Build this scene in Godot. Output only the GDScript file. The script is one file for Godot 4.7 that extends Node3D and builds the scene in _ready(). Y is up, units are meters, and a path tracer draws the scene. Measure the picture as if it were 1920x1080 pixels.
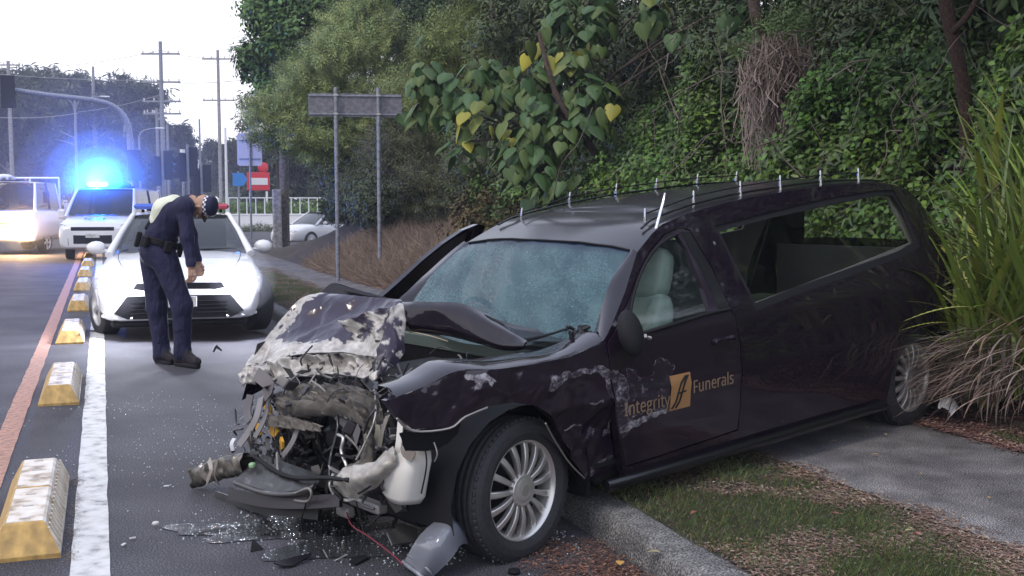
extends Node3D
# A crashed hearse lies across the kerb beside an overgrown bank; police vehicles stand behind it.
# World: -Z runs along the road away from the viewer, X across it, metres.

var rng := RandomNumberGenerator.new()
var M := {}
var T := {}
var used := {}

func _ready():
	rng.seed = 20
	var cam := Camera3D.new()
	cam.name = "camera"
	cam.position = Vector3(0, 1.5, 0)
	cam.rotation = Vector3(-0.0798, deg_to_rad(-21.0), 0)
	cam.fov = 30.21
	cam.far = 900.0
	cam.near = 0.05
	add_child(cam)
	var env := Environment.new()
	env.background_mode = Environment.BG_SKY
	var sky := Sky.new()
	var psm := ProceduralSkyMaterial.new()
	psm.sky_top_color = Color(0.80, 0.84, 0.94)
	psm.sky_horizon_color = Color(1.0, 0.985, 0.985)
	psm.sky_curve = 0.2
	psm.ground_bottom_color = Color(0.25, 0.25, 0.26)
	psm.ground_horizon_color = Color(0.6, 0.6, 0.62)
	psm.sun_angle_max = 1.0
	psm.energy_multiplier = 1.62
	sky.sky_material = psm
	env.sky = sky
	env.tonemap_mode = Environment.TONE_MAPPER_LINEAR
	env.tonemap_exposure = 1.07
	env.fog_enabled = true
	env.fog_density = 0.0011
	env.fog_light_color = Color(0.86, 0.88, 0.96)
	env.volumetric_fog_enabled = true
	env.volumetric_fog_density = 0.0
	env.sdfgi_enabled = true
	env.ssao_enabled = true
	env.ssil_enabled = true
	var we := WorldEnvironment.new()
	we.name = "world_environment"
	we.environment = env
	add_child(we)
	var sun := DirectionalLight3D.new()
	sun.name = "sun"
	sun.light_energy = 0.5
	sun.light_color = Color(1.0, 0.96, 0.92)
	sun.light_angular_distance = 14.0
	sun.shadow_enabled = true
	sun.rotation = Vector3(deg_to_rad(-52), deg_to_rad(-62), 0)
	add_child(sun)
	materials()
	# the setting
	build_ground()
	build_markings()
	build_vegetation()
	build_far_street()
	# the things
	build_separators()
	build_hearse()
	build_police_car()
	build_van()
	build_truck()
	build_other_cars()
	build_officer()
	build_signs()
	build_debris()

# ------------------------------------------------------------------ helpers
func numbered(called: String) -> String:
	var k: int = used.get(called, 0)
	used[called] = k + 1
	return called if k == 0 else "%s_%03d" % [called, k]

func thing(called: String, label: String, category: String, at := Vector3.ZERO, turn := 0.0, group := "") -> Node3D:
	var o := Node3D.new()
	o.name = numbered(called)
	o.position = at
	o.rotation.y = turn
	add_child(o)
	tag(o, label, category, group)
	return o

func tag(o: Node, label: String, category: String, group := ""):
	o.set_meta("label", label)
	o.set_meta("category", category)
	if group != "":
		o.set_meta("group", group)

func put(called: String, mb, m: Material, parent: Node = null) -> MeshInstance3D:
	var o := MeshInstance3D.new()
	o.mesh = mb.mesh() if mb is MB else mb
	o.material_override = m
	if parent == null:
		o.name = numbered(called)
		add_child(o)
	else:
		o.name = called
		parent.add_child(o, true)
	return o

func struct(called: String, mb, m: Material) -> MeshInstance3D:
	var o := put(called, mb, m)
	o.set_meta("kind", "structure")
	return o

func many(called: String, parent: Node, mesh: Mesh, m: Material, xf: Array, cols: Array) -> MultiMeshInstance3D:
	var mm := MultiMesh.new()
	mm.transform_format = MultiMesh.TRANSFORM_3D
	mm.use_colors = true
	mm.mesh = mesh
	mm.instance_count = xf.size()
	for i in xf.size():
		mm.set_instance_transform(i, xf[i])
		mm.set_instance_color(i, cols[i])
	var o := MultiMeshInstance3D.new()
	o.multimesh = mm
	o.material_override = m
	o.set_meta("kind", "stuff")
	if parent == null:
		o.name = numbered(called)
		add_child(o)
	else:
		o.name = called
		parent.add_child(o, true)
	return o

func L(r: float, g: float, b: float, a := 1.0) -> Color:
	var c := Color(r, g, b).linear_to_srgb()
	c.a = a
	return c

func R(a: float, b: float) -> float:
	return rng.randf_range(a, b)

func mat(r: float, g: float, b: float, rough := 0.6, metal := 0.0, coat := 0.0) -> StandardMaterial3D:
	var m := StandardMaterial3D.new()
	m.albedo_color = L(r, g, b)
	m.roughness = rough
	m.metallic = metal
	if coat > 0.0:
		m.clearcoat_enabled = true
		m.clearcoat = coat
		m.clearcoat_roughness = 0.06
	return m

func noise_tex(freq: float, lo: Color, hi: Color, kind := FastNoiseLite.TYPE_SIMPLEX_SMOOTH, octaves := 4, size := 512, mids := []) -> NoiseTexture2D:
	var f := FastNoiseLite.new()
	f.noise_type = kind
	f.frequency = freq
	f.fractal_octaves = octaves
	f.seed = T.size() + 11
	var t := NoiseTexture2D.new()
	t.width = size
	t.height = size
	t.seamless = true
	t.noise = f
	var g := Gradient.new()
	g.set_color(0, lo)
	g.set_color(1, hi)
	for k in mids:
		g.add_point(k[0], k[1])
	t.color_ramp = g
	T[T.size()] = t
	return t

func tri_map(m: StandardMaterial3D, tex: Texture2D, per_m: float, world := true):
	m.albedo_texture = tex
	m.uv1_triplanar = true
	m.uv1_world_triplanar = world
	m.uv1_scale = Vector3.ONE * per_m

func detail(m: StandardMaterial3D, tex: Texture2D, per_m: float, world := true):
	m.detail_enabled = true
	m.detail_albedo = tex
	m.detail_blend_mode = BaseMaterial3D.BLEND_MODE_MUL
	m.detail_uv_layer = BaseMaterial3D.DETAIL_UV_2
	m.uv2_triplanar = true
	m.uv2_world_triplanar = world
	m.uv2_scale = Vector3.ONE * per_m

func relief(m: StandardMaterial3D, tex: Texture2D, cm: float):
	m.heightmap_enabled = true
	m.heightmap_texture = tex
	m.heightmap_scale = cm

func glass(r: float, g: float, b: float, a: float, rough := 0.03) -> StandardMaterial3D:
	var m := StandardMaterial3D.new()
	m.albedo_color = L(r, g, b, a)
	m.transparency = BaseMaterial3D.TRANSPARENCY_ALPHA
	m.roughness = rough
	return m

func glow(r: float, g: float, b: float, e: float) -> StandardMaterial3D:
	var m := mat(r, g, b, 0.4)
	m.emission_enabled = true
	m.emission = L(r, g, b)
	m.emission_energy_multiplier = e
	return m

func omni(called: String, at: Vector3, col: Color, e: float, size := 0.1, parent: Node = null):
	var l := OmniLight3D.new()
	l.name = called
	l.position = at
	l.light_color = col
	l.light_energy = e
	l.light_size = size
	l.omni_range = 60.0
	l.omni_attenuation = 2.0
	l.shadow_enabled = true
	if parent: parent.add_child(l, true)
	else: add_child(l, true)

# A mesh gathered triangle by triangle; corners are given counter-clockwise seen from outside.
class MB:
	var v := PackedVector3Array()
	var n := PackedVector3Array()
	var u := PackedVector2Array()
	var k := PackedColorArray()
	var c := Color.WHITE
	var x := Transform3D()
	func t3(a: Vector3, b: Vector3, d: Vector3, na: Vector3, nb: Vector3, nd: Vector3, ua := Vector2.ZERO, ub := Vector2.ZERO, ud := Vector2.ZERO, ca := c, cb := c, cd := c):
		v.append_array([x * a, x * d, x * b])
		n.append_array([(x.basis * na).normalized(), (x.basis * nd).normalized(), (x.basis * nb).normalized()])
		u.append_array([ua, ud, ub])
		k.append_array([ca, cd, cb])
	func tri(a: Vector3, b: Vector3, d: Vector3):
		var nn := (b - a).cross(d - a).normalized()
		t3(a, b, d, nn, nn, nn)
	func quad(a: Vector3, b: Vector3, d: Vector3, e: Vector3):
		tri(a, b, d)
		tri(a, d, e)
	func quad_out(p: Array, mid: Vector3):
		var nn: Vector3 = (p[1] - p[0]).cross(p[2] - p[0])
		var cen: Vector3 = (p[0] + p[1] + p[2]) / 3.0
		if nn.dot(cen - mid) < 0: p.reverse()
		tri(p[0], p[1], p[2])
		if p.size() > 3: tri(p[0], p[2], p[3])
	func box(at: Vector3, size: Vector3, bev := 0.01, bas := Basis()):
		var h := size / 2
		bev = min(bev, 0.45 * min(size.x, min(size.y, size.z)))
		var pt := func(s: Vector3, ax: int) -> Vector3:
			var q := h - Vector3.ONE * bev
			q[ax] = h[ax]
			return at + bas * (q * s)
		for ax in 3:
			var b1 := (ax + 1) % 3
			var b2 := (ax + 2) % 3
			for sg in [-1.0, 1.0]:
				var f := []
				for w in [[-1.0, -1.0], [1.0, -1.0], [1.0, 1.0], [-1.0, 1.0]]:
					var s := Vector3.ZERO
					s[ax] = sg
					s[b1] = w[0]
					s[b2] = w[1]
					f.append(pt.call(s, ax))
				quad_out(f, at)
			if bev > 0.0:
				for s1 in [-1.0, 1.0]:
					for s2 in [-1.0, 1.0]:
						var lo := Vector3.ZERO
						lo[ax] = -1
						lo[b1] = s1
						lo[b2] = s2
						var hi := lo
						hi[ax] = 1
						quad_out([pt.call(lo, b1), pt.call(hi, b1), pt.call(hi, b2), pt.call(lo, b2)], at)
		if bev > 0.0:
			for sx in [-1.0, 1.0]:
				for sy in [-1.0, 1.0]:
					for sz in [-1.0, 1.0]:
						var s := Vector3(sx, sy, sz)
						quad_out([pt.call(s, 0), pt.call(s, 1), pt.call(s, 2)], at)
	# rows of points joined into a smooth sheet; columns wrap when closed
	func surf(rows: Array, closed := false, flip := false, cols := []):
		var nr := rows.size()
		var nc: int = rows[0].size()
		var nor := []
		for i in nr:
			var rn := PackedVector3Array()
			for j in nc:
				var j0 := (j - 1 + nc) % nc if closed else maxi(j - 1, 0)
				var j1 := (j + 1) % nc if closed else mini(j + 1, nc - 1)
				var i0 := maxi(i - 1, 0)
				var i1 := mini(i + 1, nr - 1)
				var du: Vector3 = rows[i][j1] - rows[i][j0]
				var dv: Vector3 = rows[i1][j] - rows[i0][j]
				if du.length() < 1e-5: du = rows[i1][j1] - rows[i1][j0]
				if du.length() < 1e-5: du = rows[i0][j1] - rows[i0][j0]
				if dv.length() < 1e-5: dv = rows[i1][j1] - rows[i0][j1] + rows[i1][j0] - rows[i0][j0]
				var q := du.cross(dv).normalized()
				rn.append(-q if flip else q)
			nor.append(rn)
		for i in nr - 1:
			for j in (nc if closed else nc - 1):
				var j1 := (j + 1) % nc
				var a: Vector3 = rows[i][j]
				var b: Vector3 = rows[i][j1]
				var d: Vector3 = rows[i + 1][j1]
				var e: Vector3 = rows[i + 1][j]
				var ua := Vector2(float(j) / nc, float(i) / nr)
				var ub := Vector2(float(j + 1) / nc, float(i) / nr)
				var ud := Vector2(float(j + 1) / nc, float(i + 1) / nr)
				var ue := Vector2(float(j) / nc, float(i + 1) / nr)
				var ka: Color = cols[i][j] if cols else c
				var kb: Color = cols[i][j1] if cols else c
				var kd: Color = cols[i + 1][j1] if cols else c
				var ke: Color = cols[i + 1][j] if cols else c
				if flip:
					t3(a, d, b, nor[i][j], nor[i + 1][j1], nor[i][j1], ua, ud, ub, ka, kd, kb)
					t3(a, e, d, nor[i][j], nor[i + 1][j], nor[i + 1][j1], ua, ue, ud, ka, ke, kd)
				else:
					t3(a, b, d, nor[i][j], nor[i][j1], nor[i + 1][j1], ua, ub, ud, ka, kb, kd)
					t3(a, d, e, nor[i][j], nor[i + 1][j1], nor[i + 1][j], ua, ud, ue, ka, kd, ke)
	func tube(path: Array, rad, sides := 8, caps := true):
		var rows := []
		var up := Vector3.UP
		var d0: Vector3 = (path[1] - path[0]).normalized()
		if absf(d0.dot(up)) > 0.9: up = Vector3.RIGHT
		var side := d0.cross(up).normalized()
		for i in path.size():
			var d: Vector3 = (path[mini(i + 1, path.size() - 1)] - path[maxi(i - 1, 0)]).normalized()
			side = (side - d * side.dot(d)).normalized()
			var oth := d.cross(side)
			var r: float = rad[i] if rad is Array else rad
			var row := PackedVector3Array()
			for s in sides:
				var an := TAU * s / sides
				row.append(path[i] + (side * cos(an) + oth * sin(an)) * r)
			rows.append(row)
		surf(rows, true)
		if caps:
			var m := path.size() - 1
			for s in sides:
				var s1 := (s + 1) % sides
				tri(path[0], rows[0][s1], rows[0][s])
				tri(path[m], rows[m][s], rows[m][s1])
	# (radius, height) pairs spun round Y; hard: each band keeps its own edge
	func lathe(prof: Array, segs := 24, hard := false):
		var rows := []
		for i in prof.size():
			var row := PackedVector3Array()
			for s in segs:
				var an := -TAU * s / segs
				row.append(Vector3(cos(an) * prof[i].x, prof[i].y, sin(an) * prof[i].x))
			rows.append(row)
		if hard:
			for i in rows.size() - 1: surf([rows[i], rows[i + 1]], true)
		else:
			surf(rows, true)
	func ball(at: Vector3, r: Vector3, seg := 12, bas := Basis()):
		var rows := []
		for i in seg / 2 + 1:
			var th := PI * i / (seg / 2)
			var row := PackedVector3Array()
			for s in seg:
				var an := -TAU * s / seg
				row.append(at + bas * (Vector3(sin(th) * cos(an), -cos(th), sin(th) * sin(an)) * r))
			rows.append(row)
		surf(rows, true)
	# a flat outline given thickness along its own z
	func prism(poly: PackedVector2Array, depth: float, xf := Transform3D()):
		var idx := Geometry2D.triangulate_polygon(poly)
		var hz := depth / 2
		var ccw := not Geometry2D.is_polygon_clockwise(poly)
		for i in range(0, idx.size(), 3):
			var p: Array = [poly[idx[i]], poly[idx[i + 1]], poly[idx[i + 2]]]
			if (p[1] - p[0]).cross(p[2] - p[0]) < 0: p.reverse()
			tri(xf * Vector3(p[0].x, p[0].y, hz), xf * Vector3(p[1].x, p[1].y, hz), xf * Vector3(p[2].x, p[2].y, hz))
			tri(xf * Vector3(p[0].x, p[0].y, -hz), xf * Vector3(p[2].x, p[2].y, -hz), xf * Vector3(p[1].x, p[1].y, -hz))
		for i in poly.size():
			var a := poly[i]
			var b := poly[(i + 1) % poly.size()]
			if not ccw:
				var sw := a
				a = b
				b = sw
			quad(xf * Vector3(a.x, a.y, -hz), xf * Vector3(b.x, b.y, -hz), xf * Vector3(b.x, b.y, hz), xf * Vector3(a.x, a.y, hz))
	# an outline in (along, up) laid on the side of a body whose half-width is wide.call(along, up)
	func panel(outline: PackedVector2Array, holes: Array, wide: Callable, step := 0.05, side := 1.0, thick := 0.02, uvf = null):
		var lo := outline[0]
		var hi := outline[0]
		for p in outline:
			lo = lo.min(p)
			hi = hi.max(p)
		var pos := func(p: Vector2) -> Vector3: return Vector3(side * wide.call(p.x, p.y), p.y, p.x)
		var nrm := func(p: Vector2) -> Vector3:
			var e := 0.012
			var da: float = (wide.call(p.x + e, p.y) - wide.call(p.x - e, p.y)) / (2 * e)
			var dy: float = (wide.call(p.x, p.y + e) - wide.call(p.x, p.y - e)) / (2 * e)
			return Vector3(side, -dy, -da).normalized()
		var put3 := func(q: Array):
			if (q[1] - q[0]).cross(q[2] - q[0]) * side > 0: q.reverse()
			var w := []
			for p in q: w.append(uvf.call(p) if uvf != null else p)
			t3(pos.call(q[0]), pos.call(q[1]), pos.call(q[2]), nrm.call(q[0]), nrm.call(q[1]), nrm.call(q[2]), w[0], w[1], w[2])
		var ny := int(ceil((hi.y - lo.y) / step))
		var nx := int(ceil((hi.x - lo.x) / step))
		for i in nx:
			for j in ny:
				var a := lo + Vector2(i, j) * step
				var cell := PackedVector2Array([a, a + Vector2(step, 0), a + Vector2(step, step), a + Vector2(0, step)])
				var pieces: Array = Geometry2D.intersect_polygons(cell, outline)
				for h in holes:
					var nxt := []
					for p in pieces: nxt.append_array(Geometry2D.clip_polygons(p, h))
					pieces = nxt
				for p in pieces:
					var idx := Geometry2D.triangulate_polygon(p)
					for t in range(0, idx.size(), 3): put3.call([p[idx[t]], p[idx[t + 1]], p[idx[t + 2]]])
		if thick > 0.0:
			for ring in [outline] + holes:
				for i in ring.size():
					var p: Vector3 = pos.call(ring[i])
					var q: Vector3 = pos.call(ring[(i + 1) % ring.size()])
					var off := Vector3(-side * thick, 0, 0)
					quad(p, q, q + off, p + off)
	func mesh() -> ArrayMesh:
		var a := []
		a.resize(Mesh.ARRAY_MAX)
		a[Mesh.ARRAY_VERTEX] = v
		a[Mesh.ARRAY_NORMAL] = n
		a[Mesh.ARRAY_TEX_UV] = u
		a[Mesh.ARRAY_COLOR] = k
		var m := ArrayMesh.new()
		m.add_surface_from_arrays(Mesh.PRIMITIVE_TRIANGLES, a)
		return m

func pv(l: Array) -> PackedVector2Array:
	var p := PackedVector2Array()
	for i in range(0, l.size(), 2): p.append(Vector2(l[i], l[i + 1]))
	return p

func basis_to(dir: Vector3, roll := 0.0) -> Basis:
	# local Y points along dir
	var y := dir.normalized()
	var h := Vector3.UP if absf(y.y) < 0.95 else Vector3.RIGHT
	var x := h.cross(y).normalized()
	return Basis(x, y, x.cross(y)).rotated(y, roll)

func curve(pts: Array, per := 4) -> Array:
	var out := []
	for i in pts.size() - 1:
		var p0: Vector3 = pts[maxi(i - 1, 0)]
		var p3: Vector3 = pts[mini(i + 2, pts.size() - 1)]
		for s in per:
			out.append((pts[i] as Vector3).cubic_interpolate(pts[i + 1], p0, p3, float(s) / per))
	out.append(pts[-1])
	return out

# ------------------------------------------------------------------ materials
func materials():
	var grain := noise_tex(0.10, Color(0.25, 0.25, 0.27), Color(1, 1, 1), FastNoiseLite.TYPE_SIMPLEX, 4, 1024, [[0.36, Color(0.50, 0.50, 0.52)], [0.55, Color(0.66, 0.66, 0.68)], [0.72, Color(1.0, 1.0, 1.0)]])
	var blot := noise_tex(0.012, Color(0.62, 0.62, 0.64), Color(1, 1, 1), FastNoiseLite.TYPE_SIMPLEX_SMOOTH, 6, 512)
	var rough_n := noise_tex(0.09, Color(0.2, 0.2, 0.2), Color(1, 1, 1), FastNoiseLite.TYPE_SIMPLEX, 4, 512)
	T["grain"] = grain
	T["blot"] = blot
	T["rough"] = rough_n
	var asp := mat(0.185, 0.180, 0.200, 0.8)
	tri_map(asp, grain, 0.75)
	detail(asp, blot, 0.14)
	relief(asp, grain, 0.35)
	M.asphalt = asp
	var pth := mat(0.56, 0.53, 0.50, 0.9)
	pth.vertex_color_use_as_albedo = true
	tri_map(pth, grain, 0.9)
	detail(pth, blot, 0.4)
	relief(pth, grain, 0.25)
	M.path = pth
	var far_road := mat(0.40, 0.40, 0.41, 0.85)
	tri_map(far_road, blot, 0.1)
	M.pale_road = far_road
	var con := mat(0.66, 0.645, 0.62, 0.9)
	M.path_edge = mat(0.42, 0.40, 0.385, 0.9)
	tri_map(M.path_edge, grain, 0.9)
	detail(M.path_edge, blot, 0.9)
	tri_map(con, rough_n, 1.3)
	detail(con, blot, 1.1)
	relief(con, rough_n, 0.4)
	M.concrete = con
	var soil := mat(0.19, 0.145, 0.115, 0.95)
	tri_map(soil, rough_n, 1.6)
	detail(soil, blot, 0.8)
	M.soil = soil
	var turf := mat(0.085, 0.085, 0.04, 0.95)
	tri_map(turf, rough_n, 2.2)
	detail(turf, blot, 0.5)
	M.turf = turf
	var wp := mat(0.64, 0.635, 0.63, 0.7)
	tri_map(wp, noise_tex(0.03, Color(0.55, 0.55, 0.56), Color(1, 1, 1), FastNoiseLite.TYPE_SIMPLEX, 6, 512, [[0.3, Color(0.86, 0.86, 0.85)], [0.6, Color(0.95, 0.95, 0.94)]]), 0.45)
	relief(wp, grain, 0.1)
	M.line_white = wp
	var op := mat(0.56, 0.30, 0.20, 0.75)
	tri_map(op, noise_tex(0.035, Color(0.62, 0.62, 0.64), Color(1, 1, 1), FastNoiseLite.TYPE_SIMPLEX, 5, 512), 0.8)
	M.line_tan = op
	M.leaf = leafy(0.25)
	M.leaf_gloss = leafy(0.2)
	M.leaf_gloss.roughness = 0.48
	M.leaf_gloss.metallic_specular = 0.35
	M.dry = leafy(0.15)
	M.dry.roughness = 0.85
	var bk := mat(0.17, 0.125, 0.10, 0.95)
	tri_map(bk, noise_tex(0.05, Color(0.4, 0.38, 0.36), Color(1, 1, 1), FastNoiseLite.TYPE_CELLULAR, 3, 256), 3.0)
	relief(bk, rough_n, 1.2)
	M.bark = bk
	var rb := mat(0.22, 0.115, 0.085, 0.95)
	tri_map(rb, noise_tex(0.06, Color(0.25, 0.22, 0.2), Color(1, 1, 1), FastNoiseLite.TYPE_CELLULAR, 4, 256), 2.2)
	rb.uv1_scale = Vector3(5.0, 1.6, 5.0)
	relief(rb, rough_n, 3.0)
	M.red_bark = rb
	var gal := mat(0.36, 0.38, 0.42, 0.5, 0.35)
	tri_map(gal, blot, 2.0)
	M.galv = gal
	var tim := mat(0.20, 0.18, 0.165, 0.9)
	tri_map(tim, noise_tex(0.04, Color(0.5, 0.5, 0.5), Color(1, 1, 1), FastNoiseLite.TYPE_SIMPLEX, 4, 256), 0.7)
	M.timber = tim
	M.pale_post = mat(0.45, 0.43, 0.42, 0.85)
	M.pale_post.albedo_texture = blot
	M.pale_post.uv1_triplanar = true
	# vehicles
	M.paint = mat(0.010, 0.006, 0.012, 0.3, 0.0, 0.8)
	M.paint.metallic_specular = 0.12
	M.paint.clearcoat = 1.0
	M.paint.clearcoat_roughness = 0.03
	M.paint.albedo_texture = null
	M.roof_paint = mat(0.013, 0.011, 0.015, 0.42, 0.0, 0.7)
	M.roof_paint.metallic_specular = 0.2
	M.roof_paint.clearcoat_roughness = 0.12
	M.black = mat(0.012, 0.012, 0.014, 0.62)
	M.black.metallic_specular = 0.3
	M.black_gloss = mat(0.008, 0.008, 0.010, 0.2)
	M.rubber = mat(0.036, 0.036, 0.040, 0.72)
	tri_map(M.rubber, T.blot, 5.0, false)
	M.alloy = mat(0.62, 0.60, 0.58, 0.32, 0.75)
	M.chrome = mat(0.75, 0.75, 0.77, 0.12, 1.0)
	M.steel = mat(0.40, 0.38, 0.36, 0.45, 0.7)
	M.white_car = mat(0.66, 0.66, 0.68, 0.35, 0.0, 0.8)
	M.white_plastic = mat(0.62, 0.60, 0.56, 0.5)
	M.glass_dark = glass(0.01, 0.012, 0.014, 0.06)
	M.glass_side = glass(0.02, 0.04, 0.035, 0.10)
	M.glass_car = glass(0.01, 0.014, 0.018, 0.72)
	M.interior = mat(0.10, 0.13, 0.115, 0.7)
	M.seat = mat(0.25, 0.345, 0.295, 0.6)
	M.lining = mat(0.11, 0.108, 0.105, 0.85)
	M.red_wire = mat(0.16, 0.016, 0.03, 0.6)
	M.gold = mat(0.33, 0.175, 0.07, 0.5)
	M.gold_text = mat(0.20, 0.135, 0.085, 0.55)
	M.yellow = mat(0.62, 0.33, 0.03, 0.6)
	M.navy = mat(0.010, 0.012, 0.045, 0.8)
	M.headlamp_housing = mat(0.6, 0.6, 0.62, 0.15, 0.3, 1.0)
	M.head_glow = glow(0.95, 0.96, 1.0, 9.0)
	M.warm_glow = glow(1.0, 0.82, 0.58, 22.0)
	M.beacon_glow = glow(0.25, 0.7, 1.0, 16.0)
	M.police_blue = mat(0.02, 0.05, 0.30, 0.4)
	M.blue_lens = mat(0.03, 0.10, 0.55, 0.2, 0.0, 1.0)
	M.red_bar_lens = mat(0.40, 0.012, 0.05, 0.25, 0.0, 1.0)
	M.reflector = mat(0.72, 0.73, 0.75, 0.3, 0.2)
	M.sep_white = mat(0.74, 0.71, 0.66, 0.6)
	tri_map(M.sep_white, noise_tex(0.016, Color(0.55, 0.49, 0.42), Color(1, 1, 1), FastNoiseLite.TYPE_SIMPLEX, 6, 512, [[0.3, Color(0.80, 0.75, 0.67)], [0.5, Color(0.93, 0.90, 0.86)]]), 0.7)
	M.sep_yellow = mat(0.66, 0.42, 0.13, 0.55)
	tri_map(M.sep_yellow, blot, 2.0)
	M.sign_pale = mat(0.42, 0.41, 0.44, 0.5, 0.2)
	M.sign_red = mat(0.55, 0.02, 0.03, 0.4)
	M.sign_blue = mat(0.03, 0.20, 0.55, 0.4)
	M.white_wall = mat(0.72, 0.71, 0.70, 0.8)
	M.lens_grey = mat(0.16, 0.17, 0.20, 0.18, 0.0, 0.6)
	M.chip = glass(0.7, 0.78, 0.80, 0.5, 0.05)
	M.wet = mat(0.025, 0.025, 0.028, 0.08)
	relief(M.wet, grain, 0.4)
	M.wet.uv1_triplanar = true
	M.wet.uv1_world_triplanar = true
	M.wet.uv1_scale = Vector3.ONE * 0.75
	M.paper = mat(0.78, 0.78, 0.78, 0.8)
	M.cloth = StandardMaterial3D.new()
	M.cloth.vertex_color_use_as_albedo = true
	M.cloth.roughness = 0.85
	relief(M.cloth, noise_tex(0.018, Color(0, 0, 0), Color(1, 1, 1), FastNoiseLite.TYPE_SIMPLEX_SMOOTH, 3, 256), 2.2)
	M.cloth.uv1_triplanar = true
	M.cloth.uv1_scale = Vector3(2.6, 1.3, 2.6)
	M.rail_chrome = mat(0.5, 0.5, 0.52, 0.25, 0.9)
	M.red_lens = mat(0.35, 0.01, 0.02, 0.2)
	M.amber = mat(0.6, 0.2, 0.03, 0.3)
	M.sign_back = mat(0.24, 0.235, 0.26, 0.55, 0.2)
	tri_map(M.sign_back, T.blot, 1.5)
	M.vc = StandardMaterial3D.new()
	M.vc.vertex_color_use_as_albedo = true
	M.vc.roughness = 0.7
	M.bonnet = StandardMaterial3D.new()
	M.bonnet.vertex_color_use_as_albedo = true
	M.bonnet.roughness = 0.4
	M.bonnet.metallic_specular = 0.2
	M.bonnet.clearcoat_enabled = true
	M.bonnet.clearcoat = 1.0
	M.bonnet.clearcoat_roughness = 0.10
	M.fibre = StandardMaterial3D.new()
	M.fibre.vertex_color_use_as_albedo = true
	M.fibre.roughness = 0.9
	relief(M.fibre, rough_n, 1.0)
	M.fibre.uv1_triplanar = true
	M.fibre.uv1_scale = Vector3.ONE * 7.0
	M.wreck = StandardMaterial3D.new()
	M.wreck.vertex_color_use_as_albedo = true
	M.wreck.roughness = 0.45
	M.wreck.metallic = 0.1
	M.wreck.clearcoat_enabled = true
	M.wreck.clearcoat = 0.2
	M.wreck.clearcoat_roughness = 0.2
	relief(M.wreck, rough_n, 0.15)
	M.wreck.uv1_triplanar = true
	M.wreck.uv1_scale = Vector3.ONE * 4.0

func leafy(back: float) -> StandardMaterial3D:
	var m := StandardMaterial3D.new()
	m.vertex_color_use_as_albedo = true
	m.roughness = 0.55
	m.backlight_enabled = true
	m.backlight = Color(back, back, back)
	return m

# ------------------------------------------------------------------ ground
func smooth(a: float, b: float, t: float) -> float:
	var q := clampf((t - a) / (b - a), 0, 1)
	return q * q * (3 - 2 * q)

func drift(z: float) -> float:
	return -0.65 * smooth(-8, -20, z)

func road_y(x: float) -> float:
	return -0.03 - 0.032 * maxf(0.0, x + 0.35)

var bumps := FastNoiseLite.new()
func bank_y(x: float, z: float) -> float:
	var s := x - 5.25 - drift(z) + 0.25 * bumps.get_noise_2d(z * 18.0, 5.0)
	if s <= 0: return 0.045
	var h := 0.62 * s + 0.45 * maxf(0, minf(s, 2.6) - 0.6) if z > -15 else 0.52 * s
	h = minf(h, 3.0 + 0.12 * s) + 0.10 * bumps.get_noise_2d(x * 40.0, z * 40.0) * minf(s, 1.0)
	var fade := smooth(-36, -28, z)
	return 0.045 + h * fade - 0.25 * (1.0 - fade) * smooth(0, 4, s)

func sheet(xs: Array, zs: Array, f: Callable, drifts := false) -> MB:
	var b := MB.new()
	var rows := []
	for z in zs:
		var r := PackedVector3Array()
		for x in xs:
			var px: float = x + (drift(z) if drifts else 0.0)
			r.append(Vector3(px, f.call(px, z), z))
		rows.append(r)
	b.surf(rows)
	return b

func on_road(x: float, _z: float) -> float: return road_y(x)
func on_path(_x: float, _z: float) -> float: return 0.042
func on_bank(x: float, z: float) -> float: return bank_y(x, z)
func on_verge(x: float, z: float) -> float:
	return 0.026 + 0.03 * sin(PI * clampf((x - 2.35) / 1.25, 0, 1)) + 0.012 * bumps.get_noise_2d(x * 90, z * 90)

func span(a: float, b: float, n: int) -> Array:
	var o := []
	for i in n + 1: o.append(lerpf(a, b, float(i) / n))
	return o

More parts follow.
